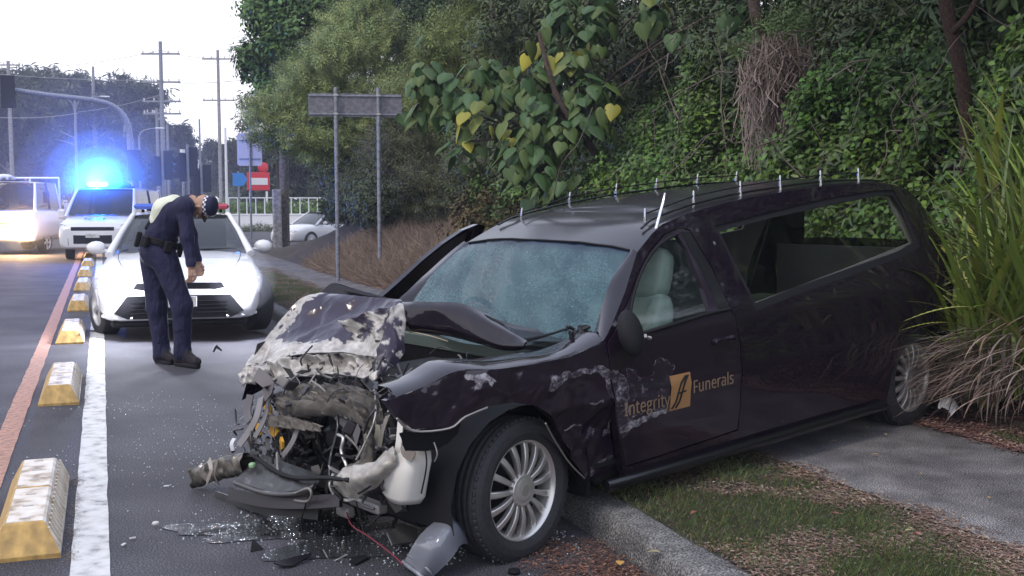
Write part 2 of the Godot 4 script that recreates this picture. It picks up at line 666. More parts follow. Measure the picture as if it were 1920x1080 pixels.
func build_ground():
	bumps.frequency = 0.02
	bumps.seed = 4
	struct("ground", sheet([-400, -60, -9.2, 2.2, 60, 400], [60, -36, -110, -500], func(_x, _z): return -0.42), M.turf)
	struct("road", sheet([-9.2, -4.0, -0.35, 0.6, 2.2], [25, 0, -10, -20, -37], on_road), M.asphalt)
	struct("cross_street", sheet([-40, -9, 2.2, 45], [-37, -48, -58], func(_x, _z): return -0.036), M.asphalt)
	struct("far_road", sheet([-9.2, 2.2], [-58, -90, -150], func(_x, _z): return -0.05), M.asphalt)
	struct("pavement", sheet([-13, -9.2], [25, -37], func(_x, _z): return 0.04), M.concrete)
	struct("verge", sheet(span(2.375, 3.62, 8), span(22, -36.9, 150), on_verge), M.soil)
	# the path's seaward edge is worn pale with dust
	var pb := MB.new()
	var pr := []
	var pc := []
	for z in span(12, -36.9, 420):
		var row := PackedVector3Array()
		var rc := []
		for x in [3.56, 3.62, 3.68, 3.74, 3.80, 3.88, 3.98, 4.15, 4.4, 4.7, 4.88, 5.05]:
			row.append(Vector3(x + drift(z), 0.042, z))
			var w := clampf(1.0 - (x - 3.6) / (0.30 + 0.16 * bumps.get_noise_2d(z * 30.0, 12)), 0, 1) + 0.30 * bumps.get_noise_2d(x * 110.0, z * 70.0)
			var g := 0.78 + 0.75 * clampf(w, 0, 1)
			rc.append(Color(g, g * 0.985, g * 0.96))
		pr.append(row)
		pc.append(rc)
	pb.surf(pr, false, false, pc)
	struct("footpath", pb, M.path)
	struct("embankment", sheet(span(4.98, 8.2, 26) + span(8.6, 30, 12), span(22, -37, 180), on_bank, true), M.soil)
	struct("car_park", sheet([2.6, 45], [-58.1, -75], func(_x, _z): return -0.2), M.pale_road)
	struct("roadside", sheet([-60, -9.2], [-58.1, -150], func(_x, _z): return 0.03), M.turf)
	# kerb, cast in lengths
	var kerb := Node3D.new()
	kerb.name = "kerb"
	kerb.set_meta("kind", "structure")
	add_child(kerb)
	var b := MB.new()
	var prof := [Vector2(2.17, -0.2), Vector2(2.185, -0.03), Vector2(2.20, 0.012), Vector2(2.235, 0.032), Vector2(2.34, 0.034), Vector2(2.372, 0.026), Vector2(2.375, -0.2)]
	var rows := []
	for z in [0.0, -0.4, -0.8, -1.2, -1.6, -1.985]:
		var r := PackedVector3Array()
		for p in prof: r.append(Vector3(p.x + 0.006 * sin(z * 5.0), p.y + 0.004 * sin(z * 7.0 + p.x * 60), z))
		rows.append(r)
	b.surf(rows)
	var km := b.mesh()
	for i in 21:
		var o := put("kerb_stone", km, M.concrete, kerb)
		o.position = Vector3(0.004 * sin(i * 2.4), 0.004 * sin(i * 1.7), 4.6 - i * 2.0)

func strip(x0: float, x1: float, zs: Array, lift: float) -> MB:
	var b := MB.new()
	var rows := []
	for z in zs:
		var w := 0.010 * bumps.get_noise_2d(z * 160.0, x0 * 50)
		rows.append(PackedVector3Array([Vector3(x0 + w, road_y(x0) + lift, z), Vector3(x1 + w * 0.7 + 0.006 * bumps.get_noise_2d(z * 300.0, 7), road_y(x1) + lift, z)]))
	b.surf(rows)
	return b

func build_markings():
	struct("road_marking_white", strip(-0.165, -0.01, span(10, -36, 260), 0.005), M.line_white)
	struct("road_marking_tan", strip(-0.68, -0.55, span(10, -36, 260), 0.005), M.line_tan)

# ------------------------------------------------------------------ vegetation
func blade(b: MB, at: Vector3, dir: Vector3, nrm: Vector3, ln: float, wd: float, droop: float, col: Color, steps := 2, fold := 0.2, shape := 0):
	# one leaf: pointed, folded along its midrib, drooping towards its tip
	var side := dir.cross(nrm).normalized()
	nrm = side.cross(dir).normalized()
	b.c = col
	var pl := at
	var pr := at
	var pm := at
	var nl := (nrm - side * 0.4).normalized()
	var nr := (nrm + side * 0.4).normalized()
	for i in range(1, steps + 1):
		var t := float(i) / steps
		var w: float
		if shape == 0: w = sin(PI * pow(t, 0.75)) if i < steps else 0.0
		else: w = (1.0 - t) * 1.2 if i < steps else 0.0
		w *= wd * 0.5
		var m := at + dir * ln * t - Vector3(0, droop * ln * t * t, 0)
		var l := m - side * w + nrm * w * fold
		var r := m + side * w + nrm * w * fold
		if i == 1:
			b.t3(pm, m, l, nrm, nrm, nl)
			b.t3(pm, r, m, nrm, nr, nrm)
		elif i == steps:
			b.t3(pl, pm, m, nl, nrm, nrm)
			b.t3(pm, pr, m, nrm, nr, nrm)
		else:
			b.t3(pl, pm, m, nl, nrm, nrm)
			b.t3(pl, m, l, nl, nrm, nl)
			b.t3(pm, pr, r, nrm, nr, nr)
			b.t3(pm, r, m, nrm, nr, nrm)
		pl = l
		pr = r
		pm = m

func sprig(kind: String) -> ArrayMesh:
	# a twig with its leaves, about a third of a metre long, growing along Y
	var b := MB.new()
	match kind:
		"vine":
			for i in 13:
				var an := TAU * (i * 0.382) + R(-0.3, 0.3)
				var d := Vector3(cos(an), R(-0.2, 0.9), sin(an)).normalized()
				var g := R(0.75, 1.25)
				blade(b, Vector3(d.x * 0.05, R(-0.08, 0.12), d.z * 0.05), d, Vector3(-d.x * 0.2, 1, -d.z * 0.2).normalized(), R(0.05, 0.085), R(0.036, 0.055), 0.35, Color(0.072 * g, 0.130 * g, 0.026 * g), 3, 0.25)
		"broad":
			for i in 9:
				var an := TAU * (i * 0.382) + R(-0.3, 0.3)
				var d := Vector3(cos(an), R(-0.3, 0.7), sin(an)).normalized()
				var g := R(0.75, 1.25)
				blade(b, Vector3(0, R(-0.15, 0.15), 0), d, Vector3(0, 1, 0), R(0.15, 0.24), R(0.05, 0.075), 0.4, Color(0.060 * g, 0.098 * g, 0.030 * g), 4, 0.3)
		"fine":
			for i in 30:
				var an := TAU * (i * 0.382)
				var h := -0.16 + 0.36 * i / 30.0
				var d := Vector3(cos(an), R(0.1, 1.1), sin(an)).normalized()
				var g := R(0.7, 1.3)
				blade(b, Vector3(d.x * 0.03, h, d.z * 0.03), d, Vector3(0, 1, 0), R(0.07, 0.12), R(0.012, 0.02), 0.2, Color(0.105 * g, 0.125 * g, 0.045 * g), 2)
		"dark":
			for i in 12:
				var an := TAU * (i * 0.382)
				var d := Vector3(cos(an), R(-0.6, 0.8), sin(an)).normalized()
				var g := R(0.7, 1.3)
				blade(b, Vector3(d.x * 0.05, R(-0.2, 0.2), d.z * 0.05), d, Vector3(R(-0.3, 0.3), 1, R(-0.3, 0.3)), R(0.07, 0.13), R(0.024, 0.042), 0.3, Color(0.054 * g, 0.080 * g, 0.026 * g), 3, 0.25)
		"gum":
			for i in 16:
				var an := TAU * (i * 0.382)
				var d := Vector3(cos(an) * 0.6, R(-1.2, 0.2), sin(an) * 0.6).normalized()
				var g := R(0.7, 1.3)
				blade(b, Vector3(d.x * 0.1, R(-0.3, 0.3), d.z * 0.1), d, Vector3(cos(an + 1.3), 0.2, sin(an + 1.3)), R(0.25, 0.4), R(0.05, 0.08), 0.1, Color(0.050 * g, 0.060 * g, 0.040 * g), 2)
		"hay":
			for i in 14:
				var an := TAU * R(0, 1)
				var d := Vector3(cos(an) * R(0.1, 0.9), 1, sin(an) * R(0.1, 0.9)).normalized()
				var g := R(0.7, 1.25)
				blade(b, Vector3(R(-0.06, 0.06), 0, R(-0.06, 0.06)), d, Vector3(-d.z, 0.3, d.x), R(0.3, 0.62), R(0.010, 0.02), R(0.1, 0.7), Color(0.36 * g, 0.27 * g, 0.205 * g), 3, 0.1, 1)
		"turf":
			for i in 9:
				var an := TAU * R(0, 1)
				var d := Vector3(cos(an) * R(0.1, 0.9), 1, sin(an) * R(0.1, 0.9)).normalized()
				var g := R(0.7, 1.3)
				var yel := R(0.0, 1.0)
				var cc := Color(0.080 * g, 0.112 * g, 0.036 * g) if yel < 0.62 else Color(0.27 * g, 0.205 * g, 0.135 * g)
				blade(b, Vector3(R(-0.03, 0.03), 0, R(-0.03, 0.03)), d, Vector3(-d.z, 0.3, d.x), R(0.022, 0.055), R(0.003, 0.0055), R(0.1, 0.7), cc, 2, 0.1, 1)
		"twigs":
			for i in 7:
				var p := Vector3(R(-0.08, 0.08), -0.3, R(-0.08, 0.08))
				var path := [p]
				for s in 4:
					p += Vector3(R(-0.09, 0.09), R(0.10, 0.2), R(-0.09, 0.09))
					path.append(p)
				var g := R(0.7, 1.3)
				b.c = Color(0.15 * g, 0.115 * g, 0.10 * g)
				b.tube(path, [0.007, 0.006, 0.005, 0.004, 0.002], 3, false)
		"litter":
			for i in 9:
				var an := TAU * R(0, 1)
				var d := Vector3(cos(an), R(0.0, 0.35), sin(an)).normalized()
				var g := R(0.6, 1.3)
				var w := R(0, 1)
				var cc := Color(0.26 * g, 0.165 * g, 0.125 * g) if w < 0.65 else Color(0.40 * g, 0.31 * g, 0.23 * g)
				blade(b, Vector3(R(-0.06, 0.06), R(0.002, 0.012), R(-0.06, 0.06)), d, Vector3(R(-0.3, 0.3), 1, R(-0.3, 0.3)), R(0.012, 0.042), R(0.004, 0.012), 0.1, cc, 2, 0.35)
	return b.mesh()

var sprigs := {}
func twig(kind: String) -> ArrayMesh:
	# a few variants of each, drawn in turn
	if not sprigs.has(kind):
		sprigs[kind] = [sprig(kind), sprig(kind), sprig(kind)]
	var l: Array = sprigs[kind]
	var m: ArrayMesh = l[0]
	l.push_back(l.pop_front())
	return m

func tint(lo := 0.75, hi := 1.25, warm := 0.12) -> Color:
	var g := R(lo, hi)
	var w := R(-warm, warm)
	return Color(g * (1 + w), g, g * (1 - w))

func crown(parent: Node, called: String, lobes: Array, kind: String, count: int, size := 1.0, warm := 0.12, m: Material = null, hue := Color.WHITE, face := Vector3.ZERO, puff := 0):
	# leaves spread through the outer part of every lobe: [centre, radii]
	if puff > 0:
		var more := []
		for l in lobes:
			more.append([l[0], l[1] * 0.8])
			for k in puff:
				var d := Vector3(rng.randfn(), rng.randfn() * 0.8 + 0.25, rng.randfn()).normalized()
				more.append([l[0] + d * l[1] * 0.8, l[1] * R(0.28, 0.45)])
		lobes = more
	var total := 0.0
	for l in lobes: total += l[1].x * l[1].y + l[1].x * l[1].z + l[1].y * l[1].z
	var clump := FastNoiseLite.new()
	clump.seed = rng.randi()
	clump.frequency = 0.9 / size
	for part in 2:
		var xf := []
		var cols := []
		for l in lobes:
			var r: Vector3 = l[1]
			var lobe_tint := R(0.8, 1.2)
			var share := int(0.5 * count * (r.x * r.y + r.x * r.z + r.y * r.z) / total)
			for i in share:
				var d := Vector3(rng.randfn(), rng.randfn(), rng.randfn()).normalized()
				if face != Vector3.ZERO and d.dot(face) < -0.25: d = -d
				var p: Vector3 = l[0] + d * r * (pow(R(0.15, 1), 0.33)) * R(0.9, 1.08)
				if clump.get_noise_3dv(p) < -0.22: continue
				var out := (d + Vector3(0, 0.55, 0) + Vector3(R(-0.5, 0.5), R(-0.5, 0.5), R(-0.5, 0.5))).normalized()
				var s := size * R(0.7, 1.35)
				xf.append(Transform3D(basis_to(out, R(0, TAU)).scaled(Vector3.ONE * s), p))
				var cc := tint(0.72 * lobe_tint, 1.28 * lobe_tint, warm)
				cols.append(Color(cc.r * hue.r, cc.g * hue.g, cc.b * hue.b))
		if xf.size(): many(called, parent, twig(kind), M.leaf if m == null else m, xf, cols)

func limb(path: Array, r0: float, r1: float, sides := 9) -> MB:
	var b := MB.new()
	var pts := curve(path, 4)
	var rad := []
	for i in pts.size(): rad.append(lerpf(r0, r1, float(i) / (pts.size() - 1)) * (1 + 0.06 * sin(i * 2.3)))
	b.tube(pts, rad, sides)
	return b

func tree(called: String, label: String, at: Vector3, height: float, lobes: Array, kind: String, count: int, r0: float, size := 1.0, hue := Color.WHITE, bark: Material = null, warm := 0.12, group := "", lean := Vector3.ZERO) -> Node3D:
	var t := thing(called, label, "tree", at, 0.0, group)
	var bm: Material = M.bark if bark == null else bark
	var top := Vector3(lean.x, height, lean.z)
	var trunk := put("trunk", limb([Vector3(0, -0.3, 0), Vector3(lean.x * 0.2 + 0.08, height * 0.35, lean.z * 0.2), Vector3(lean.x * 0.6 - 0.06, height * 0.7, lean.z * 0.6), top], r0, r0 * 0.35), bm, t)
	for l in lobes.slice(0, 7):
		var c: Vector3 = l[0]
		var h := clampf(c.y - l[1].y * 0.8, height * 0.2, height * 0.85)
		var st := Vector3(lean.x * h / height, h, lean.z * h / height)
		put("limb", limb([st, st.lerp(c, 0.5) + Vector3(R(-0.1, 0.1), R(0, 0.3), R(-0.1, 0.1)), c], r0 * 0.35, r0 * 0.08, 6), bm, trunk)
	crown(t, "crown", lobes, kind, count, size, warm, null, hue, Vector3.ZERO, 8)
	return t

func bush(called: String, label: String, at: Vector3, lobes: Array, kind: String, count: int, size := 1.0, hue := Color.WHITE, category := "shrub", group := "", m: Material = null, warm := 0.12) -> Node3D:
	var t := thing(called, label, category, at, 0.0, group)
	var k := 0
	for l in lobes.slice(0, 4):
		put("stem", limb([Vector3(R(-0.1, 0.1), -0.25, R(-0.1, 0.1)), l[0] * 0.5 + Vector3(R(-0.1, 0.1), 0, R(-0.1, 0.1)), l[0]], 0.035, 0.012, 5), M.bark, t)
		k += 1
	crown(t, "foliage", lobes, kind, count, size, warm, m, hue)
	return t

func lobes_in(n: int, box: Vector3, at: Vector3, r0: float, r1: float) -> Array:
	var o := []
	for i in n:
		var r := R(r0, r1)
		o.append([at + Vector3(R(-0.5, 0.5) * box.x, R(-0.5, 0.5) * box.y, R(-0.5, 0.5) * box.z), Vector3(r * R(0.85, 1.25), r * R(0.75, 1.0), r * R(0.85, 1.25))])
	return o

func on_bank_at(x: float, z: float) -> Vector3: return Vector3(x, bank_y(x, z), z)

func build_vegetation():
	build_verge_plants()
	build_bank_cover()
	build_bank_trees()
	build_big_leaf_tree()
	build_dead_vines()
	build_fern_clumps()

func build_verge_plants():
	rng.seed = 31
	var xf := []
	var cols := []
	var xl := []
	var cl := []
	for i in 34000:
		var z := -2.6 - 22.0 * pow(R(0, 1), 1.9)
		var x := R(2.36, 3.72)
		var edge := smooth(3.15, 3.6, x + 0.25 * bumps.get_noise_2d(z * 60, 3)) 
		var bare := smooth(-0.02, 0.3, bumps.get_noise_2d(x * 55, z * 55))
		if R(0, 1) < 0.92 * edge or R(0, 1) < 0.75 * bare:
			if R(0, 1) < 0.8 and x < 3.66 + 0.06 * bumps.get_noise_2d(z * 90, 9):
				xl.append(Transform3D(Basis(Vector3.UP, R(0, TAU)).scaled(Vector3.ONE * R(0.5, 1.1)), Vector3(x, on_verge(x, z) + 0.004, z)))
				cl.append(tint(0.6, 1.3, 0.1))
			continue
		if x > 3.6: continue
		var s := R(0.6, 1.25) * (0.75 + 0.5 * (1 - edge))
		xf.append(Transform3D(Basis(Vector3.UP, R(0, TAU)).scaled(Vector3(s, s * R(0.7, 1.1), s)), Vector3(x, on_verge(x, z) - 0.002, z)))
		cols.append(tint(0.7, 1.25, 0.18))
	for part in 2:
		var h := xf.size() / 2
		many("verge_grass", null, twig("turf"), M.leaf, xf.slice(part * h, part * h + h), cols.slice(part * h, part * h + h)).set_meta("label", "short patchy green grass on the verge between kerb and path")
	many("leaf_litter", null, twig("litter"), M.dry, xl, cl)
	# litter at the foot of the bank, and a strip of grass beside the path
	xl = []
	cl = []
	for i in 15000:
		var z := -2.4 - 18.0 * pow(R(0, 1), 1.5)
		var s := -0.28 + 2.0 * pow(R(0, 1), 1.6)
		var x := 5.25 + drift(z) + s + 0.1 * bumps.get_noise_2d(z * 70, 2)
		var sc := R(0.6, 1.5)
		xl.append(Transform3D(Basis(Vector3.UP, R(0, TAU)).scaled(Vector3.ONE * sc), on_bank_at(x, z) + Vector3(0, 0.006, 0)))
		cl.append(Color(1.05, 0.85, 0.95) * tint(0.6, 1.4, 0.12))
	for i in 7000:
		var z := -3.0 - 5.0 * R(0, 1)
		var x := 5.2 + 1.7 * R(0, 1)
		xl.append(Transform3D(Basis(Vector3.UP, R(0, TAU)).scaled(Vector3.ONE * R(0.7, 1.7)), on_bank_at(x, z) + Vector3(0, 0.008, 0)))
		cl.append(Color(1.1, 0.85, 0.95) * tint(0.6, 1.5, 0.12))
	for i in 420:
		var z := -2.6 - 9.0 * pow(R(0, 1), 1.4)
		var x := 3.65 + 1.35 * R(0, 1)
		xl.append(Transform3D(Basis(Vector3.UP, R(0, TAU)).scaled(Vector3(R(0.2, 0.8), 0.5, R(0.2, 0.8))), Vector3(x + drift(z), 0.044, z)))
		cl.append(Color(0.8, 0.7, 0.65) * tint(0.3, 1.2, 0.12))
	# leaves dropped in the gutter behind the front wheel
	for i in 330:
		var p := Vector3(2.12 - 0.42 * pow(R(0, 1), 1.5), 0, -4.05 + R(-0.5, 0.4))
		p.y = road_y(p.x) + 0.008
		xl.append(Transform3D(Basis(Vector3.UP, R(0, TAU)).scaled(Vector3.ONE * R(0.5, 1.2)), p))
		cl.append(Color(0.9, 0.62, 0.55) * tint(0.35, 1.1, 0.1))
	many("leaf_litter", null, twig("litter"), M.dry, xl, cl)
	xf = []
	cols = []
	for i in 2600:
		var z := R(-2.6, -5.1)
		var x := 5.12 + R(0, 0.5) * R(0.3, 1.0)
		if bumps.get_noise_2d(x * 60, z * 60) < -0.1: continue
		var s := R(0.8, 1.7)
		xf.append(Transform3D(Basis(Vector3.UP, R(0, TAU)).scaled(Vector3.ONE * s), on_bank_at(x, z)))
		cols.append(Color(0.75, 0.95, 0.9) * tint(0.6, 1.1, 0.1))
	many("bank_foot_grass", null, twig("turf"), M.leaf, xf, cols)

func build_bank_cover():
	rng.seed = 32
	# creepers that hide the whole slope, in low mounds
	var mound := FastNoiseLite.new()
	mound.frequency = 0.42
	mound.seed = 9
	for part in 6:
		var kind: String = ["vine", "vine", "vine", "dark", "vine", "vine"][part]
		var xf := []
		var cols := []
		for i in 8200:
			var z := 1.5 - 19.5 * R(0, 1)
			var s := 0.5 + 5.0 * pow(R(0, 1), 0.9)
			var x := 5.25 + s
			var up := maxf(0.0, mound.get_noise_2d(x * 1.3, z) + 0.35) * 1.15 * smooth(0.4, 1.4, s)
			var p := on_bank_at(x, z) + Vector3(-0.5 * up, up * 0.8 + R(-0.22, 0.12), R(-0.1, 0.1))
			if mound.get_noise_3d(p.x * 4, p.y * 4, p.z * 4) < -0.3: continue
			var d := Vector3(-0.75 + R(-0.6, 0.6), 0.75 + R(-0.4, 0.5), R(-0.7, 0.7))
			xf.append(Transform3D(basis_to(d, R(0, TAU)).scaled(Vector3.ONE * R(0.7, 1.35)), p))
			var w := mound.get_noise_2d(z * 1.5 + 40, x * 1.5)
			cols.append(Color(1.1 + 0.3 * w, 1.15, 0.95) * tint(0.65, 1.45, 0.14))
		many("creeper_cover", null, twig(kind), M.leaf_gloss if part < 2 else M.leaf, xf, cols).set_meta("label", "dense green creepers covering the bank behind the hearse")
	# dry grass on the lower slope further along
	for part in 3:
		var xf := []
		var cols := []
		for i in 2600:
			var z := -13.5 - 11.0 * R(0, 1)
			var s := -0.15 + 2.4 * R(0, 1)
			var x := 5.25 + drift(z) + s
			if R(0, 1) < smooth(1.2, 3.2, s + 1.2 * bumps.get_noise_2d(x * 30, z * 30)): continue
			var d := Vector3(-0.35 + R(-0.4, 0.4), 1, R(-0.4, 0.4))
			xf.append(Transform3D(basis_to(d, R(0, TAU)).scaled(Vector3.ONE * R(0.6, 1.25)), on_bank_at(x, z) - Vector3(0, 0.03, 0)))
			cols.append(tint(0.55, 1.25, 0.1))
		many("dry_grass", null, twig("hay"), M.dry, xf, cols)

func build_bank_trees():
	rng.seed = 33
	# the soft olive tree behind the two-post sign, overhanging the path
	tree("olive_tree", "broad soft olive-green tree behind the two-post sign", Vector3(6.7, 0.6, -28.5), 5.4,
		[[Vector3(-1.9, 2.9, 1.0), Vector3(1.35, 1.15, 1.4)], [Vector3(-1.3, 4.0, 0.6), Vector3(1.5, 1.2, 1.5)], [Vector3(0.2, 5.0, 0.2), Vector3(1.6, 1.1, 1.6)], [Vector3(0.8, 3.3, 1.6), Vector3(1.7, 1.3, 1.5)], [Vector3(-0.7, 2.2, 1.4), Vector3(1.1, 0.8, 1.1)], [Vector3(2.0, 4.4, 1.2), Vector3(1.6, 1.4, 1.5)], [Vector3(1.0, 1.9, 1.6), Vector3(1.2, 0.9, 1.2)]],
		"fine", 15000, 0.16, 1.0, Color(2.1, 2.2, 2.0))
	tree("olive_tree", "second olive-green tree, nearer, right of the two-post sign", Vector3(7.4, 1.0, -22.5), 4.6,
		[[Vector3(-0.9, 2.6, 0.3), Vector3(1.3, 1.2, 1.4)], [Vector3(0.2, 3.7, 0), Vector3(1.5, 1.2, 1.5)], [Vector3(0.4, 2.4, 1.2), Vector3(1.4, 1.1, 1.3)], [Vector3(-0.5, 1.4, 0.6), Vector3(1.2, 0.9, 1.2)], [Vector3(1.2, 4.6, 0.2), Vector3(1.4, 1.1, 1.4)]],
		"fine", 11000, 0.13, 0.95, Color(1.5, 1.6, 1.1))
	tree("bright_tree", "tall bright green tree rising above the olive tree at the street corner", Vector3(8.6, 0.3, -34.5), 8.6,
		[[Vector3(-2.3, 7.2, 0.3), Vector3(1.9, 1.7, 1.8)], [Vector3(-1.0, 8.7, 0), Vector3(2.0, 1.6, 2.0)], [Vector3(0.8, 7.4, 0.8), Vector3(2.1, 1.7, 1.9)], [Vector3(1.8, 9.0, 0), Vector3(2.2, 1.7, 2.0)], [Vector3(-2.9, 5.6, 0.5), Vector3(1.5, 1.3, 1.4)]],
		"vine", 7000, 0.22, 2.2, Color(1.05, 1.12, 0.9))
	tree("ragged_tree", "thin dark ragged tree against the sky left of the olive tree", Vector3(6.3, -0.2, -41.5), 6.6,
		[[Vector3(-0.8, 5.5, 0), Vector3(0.6, 0.6, 0.6)], [Vector3(-0.1, 6.3, 0), Vector3(0.6, 0.6, 0.6)], [Vector3(-1.2, 4.6, 0.3), Vector3(0.5, 0.4, 0.5)], [Vector3(0.9, 5.2, 0), Vector3(0.7, 0.7, 0.7)], [Vector3(0.8, 4.0, 0), Vector3(0.6, 0.5, 0.6)]],
		"gum", 300, 0.10, 0.7, Color(0.75, 0.75, 0.75))
	# the dark wood along the top of the bank
	var spots := [[9.4, -7.2, 5.2], [10.0, -4.8, 5.5], [9.6, -9.6, 5.6], [9.3, -12.6, 5.6], [9.6, -14.8, 6.2], [8.3, -17.2, 6.4], [10.4, -19.8, 7.0], [8.9, -22.8, 7.2], [10.8, -26.2, 8.2], [9.4, -30.5, 8.6], [11.5, -10.8, 6.4], [12.5, -16.5, 7.4]]
	var words := ["dark leafy tree right behind the hearse roof's rear end", "dark tree farthest right, above the strap-leaf clumps", "dark tree behind the hanging dead vines", "dark tree on the bank right of the big-leafed tree", "dark tree deep in the wood behind the big-leafed tree", "dark tree just left of the two bare trunks", "dark tree whose crown closes the gap above the bare trunks", "dark tree behind the nearer olive tree", "tall dark tree right of the bright green tree", "tall dark tree touching the bright green tree", "dark tree at the back of the wood above the dead vines", "dark tree at the back of the wood above the big-leafed tree"]
	for i in spots.size():
		var s: Array = spots[i]
		var base := on_bank_at(s[0], s[1])
		var h: float = s[2] - base.y * 0.45
		var lobes := lobes_in(6, Vector3(2.6, h * 0.75, 2.8), Vector3(0, h * 0.62, 0), 0.95, 1.45)
		tree("dark_tree", words[i], base, h, lobes, "dark" if i % 3 else "vine", 3300, 0.13, 0.95, [Color(1, 1, 1), Color(0.85, 0.95, 0.85), Color(1.1, 1.05, 0.85)][i % 3], null, 0.15, "trees along the top of the bank")
	# shrubs that fill the wood's edge under the crowns
	var sh := [[7.4, -5.6, 0.8, "broad"], [7.9, -7.3, 0.8, "broad"], [8.2, -6.9, 1.1, "dark"], [8.0, -10.8, 1.0, "dark"], [8.6, -13.6, 1.1, "dark"], [7.7, -15.4, 1.0, "dark"], [7.4, -18.6, 1.0, "dark"], [8.2, -20.4, 1.2, "dark"], [7.2, -25.0, 1.0, "fine"], [9.0, -25.5, 1.3, "dark"], [6.6, -21.0, 0.7, "fine"], [8.5, -28.5, 1.3, "dark"], [10.4, -20.6, 1.4, "dark"], [11.8, -23.6, 1.6, "dark"]]
	var sw := ["glossy long-leaved shrub above the rear of the hearse roof", "long-leaved shrub between dead vines and red trunk", "dark shrub behind the red-barked trunk", "dark shrub behind the dead vines", "dark shrub left of the dead vines", "dark shrub under the big-leafed tree", "dark shrub on the slope left of the big-leafed tree", "dark shrub below the two bare trunks", "fine-leaved shrub on the dry slope behind the right sign post", "dark shrub under the nearer olive tree", "small fine-leaved shrub above the dry grass", "dark shrub under the first olive tree", "big dark shrub deep in the wood behind the big-leafed tree's crown", "big dark shrub farthest back in the wood, right of the bare trunks"]
	for i in sh.size():
		var s: Array = sh[i]
		var r: float = s[2]
		bush("bank_shrub", sw[i], on_bank_at(s[0], s[1]), lobes_in(4, Vector3(1.5, 1.1, 1.5), Vector3(0, 1.0, 0), r * 0.8, r * 1.15), s[3], 1900, 0.72 if s[3] == "broad" else 0.85, Color(1, 1, 1) if s[3] != "fine" else Color(0.7, 0.65, 0.6), "shrub", "shrubs on the bank")
	var low := [[6.0, -22.6, 0.55], [6.3, -24.6, 0.7], [6.4, -26.4, 0.6], [6.6, -20.2, 0.6], [6.3, -22.2, 0.7], [6.9, -18.2, 0.65], [6.5, -29.4, 0.5], [7.0, -24.0, 0.9], [6.9, -27.4, 0.9]]
	var lw := ["low dark shrub at the path's edge behind the left sign post", "bushy dark shrub between the two sign posts", "low dark shrub under the olive tree's left side", "dark shrub above the dry grass, right of the right sign post", "leggy dark shrub just behind the right sign post", "dark shrub at the top of the dry grass, nearest the red-brown shrubs", "low shrub beside the parked white car", "tall dark shrub under the olive tree's middle", "tall dark shrub under the olive tree, nearer the parked car"]
	for i in low.size():
		var q: Array = low[i]
		bush("bank_shrub", lw[i], on_bank_at(q[0], q[1]), lobes_in(4, Vector3(1.0, 0.9, 1.2), Vector3(0, 0.7, 0), q[2], q[2] * 1.3), "fine" if i % 2 else "dark", 1300, 0.85, Color(0.62, 0.62, 0.60) if i % 2 else Color(0.8, 0.8, 0.9), "shrub", "shrubs on the bank")
	for s in [[5.95, -15.6, 0.45, "low red-brown shrub on the slope above the hearse windscreen"], [6.2, -16.8, 0.5, "taller red-brown shrub left of the windscreen top"]]:
		bush("red_shrub", s[3], on_bank_at(s[0], s[1]), lobes_in(4, Vector3(0.9, 0.6, 1.0), Vector3(0, 0.5, 0), s[2], s[2] * 1.3), "vine", 330, 1.0, Color(1.3, 0.52, 0.8), "shrub", "", M.dry)
	# bare trunks and the red-barked one
	var bare := [[Vector3(7.662, 5.167, -20.624), "left one of two bare pale trunks above the big-leafed tree", 0.13, Vector3(-0.25, 0, 0)], [Vector3(8.506, 5.333, -21.371), "right one of two bare pale trunks above the big-leafed tree, forked", 0.12, Vector3(0.1, 0, 0)], [Vector3(9.357, 3.917, -11.940), "short grey trunk among the leaves right of the dead vines", 0.10, Vector3(-0.15, 0, 0)]]
	for q in bare:
		var p: Vector3 = q[0]
		var gy := bank_y(p.x, p.z)
		var t := thing("bare_trunk", q[1], "tree", Vector3(p.x, gy, p.z))
		var h := p.y - gy + 4.0
		var ln: Vector3 = q[3]
		var tr := put("trunk", limb([Vector3(0.1, -0.3, 0), Vector3(0, (p.y - gy) * 0.6, 0), ln * 1.5 + Vector3(0, h * 0.75, 0), ln * 3 + Vector3(0, h, 0)], q[2], q[2] * 0.7), M.bark, t)
		put("limb", limb([Vector3(0, p.y - gy - 0.2, 0), Vector3(0.35, p.y - gy + 0.5, 0), Vector3(0.6, p.y - gy + 1.5, 0)], 0.05, 0.03, 6), M.bark, tr)
		crown(t, "crown", lobes_in(3, Vector3(2, 1, 2), ln * 3 + Vector3(0, h + 0.4, 0), 0.9, 1.2), "dark", 900, 1.1)
	var rt := thing("red_trunk_tree", "leaning tree with reddish bark above the strap-leaf clumps", "tree", Vector3(6.794, 1.857, -7.032) - Vector3(0, 0.4, 0))
	var rp: Vector3 = rt.position
	put("trunk", limb([Vector3(0.05, -0.6, 0), Vector3(6.774, 2.123, -7.040) - rp, Vector3(6.634, 2.595, -6.987) - rp, Vector3(6.444, 3.052, -6.953) - rp, Vector3(6.293, 3.619, -6.903) - rp, Vector3(6.248, 4.485, -6.921) - rp], 0.062, 0.050, 12), M.red_bark, rt)
	put("limb", limb([Vector3(6.489, 2.881, -6.935) - rp, Vector3(6.475, 3.016, -6.726) - rp, Vector3(6.506, 3.326, -6.607) - rp], 0.03, 0.02, 6), M.red_bark, rt)
	crown(rt, "crown", lobes_in(5, Vector3(2.6, 1.0, 2.6), Vector3(6.296, 4.851, -6.902) - rp, 0.8, 1.2), "dark", 1600, 1.1)
	# loose woody stems and bare creepers hanging through the leaves
	var st := MB.new()
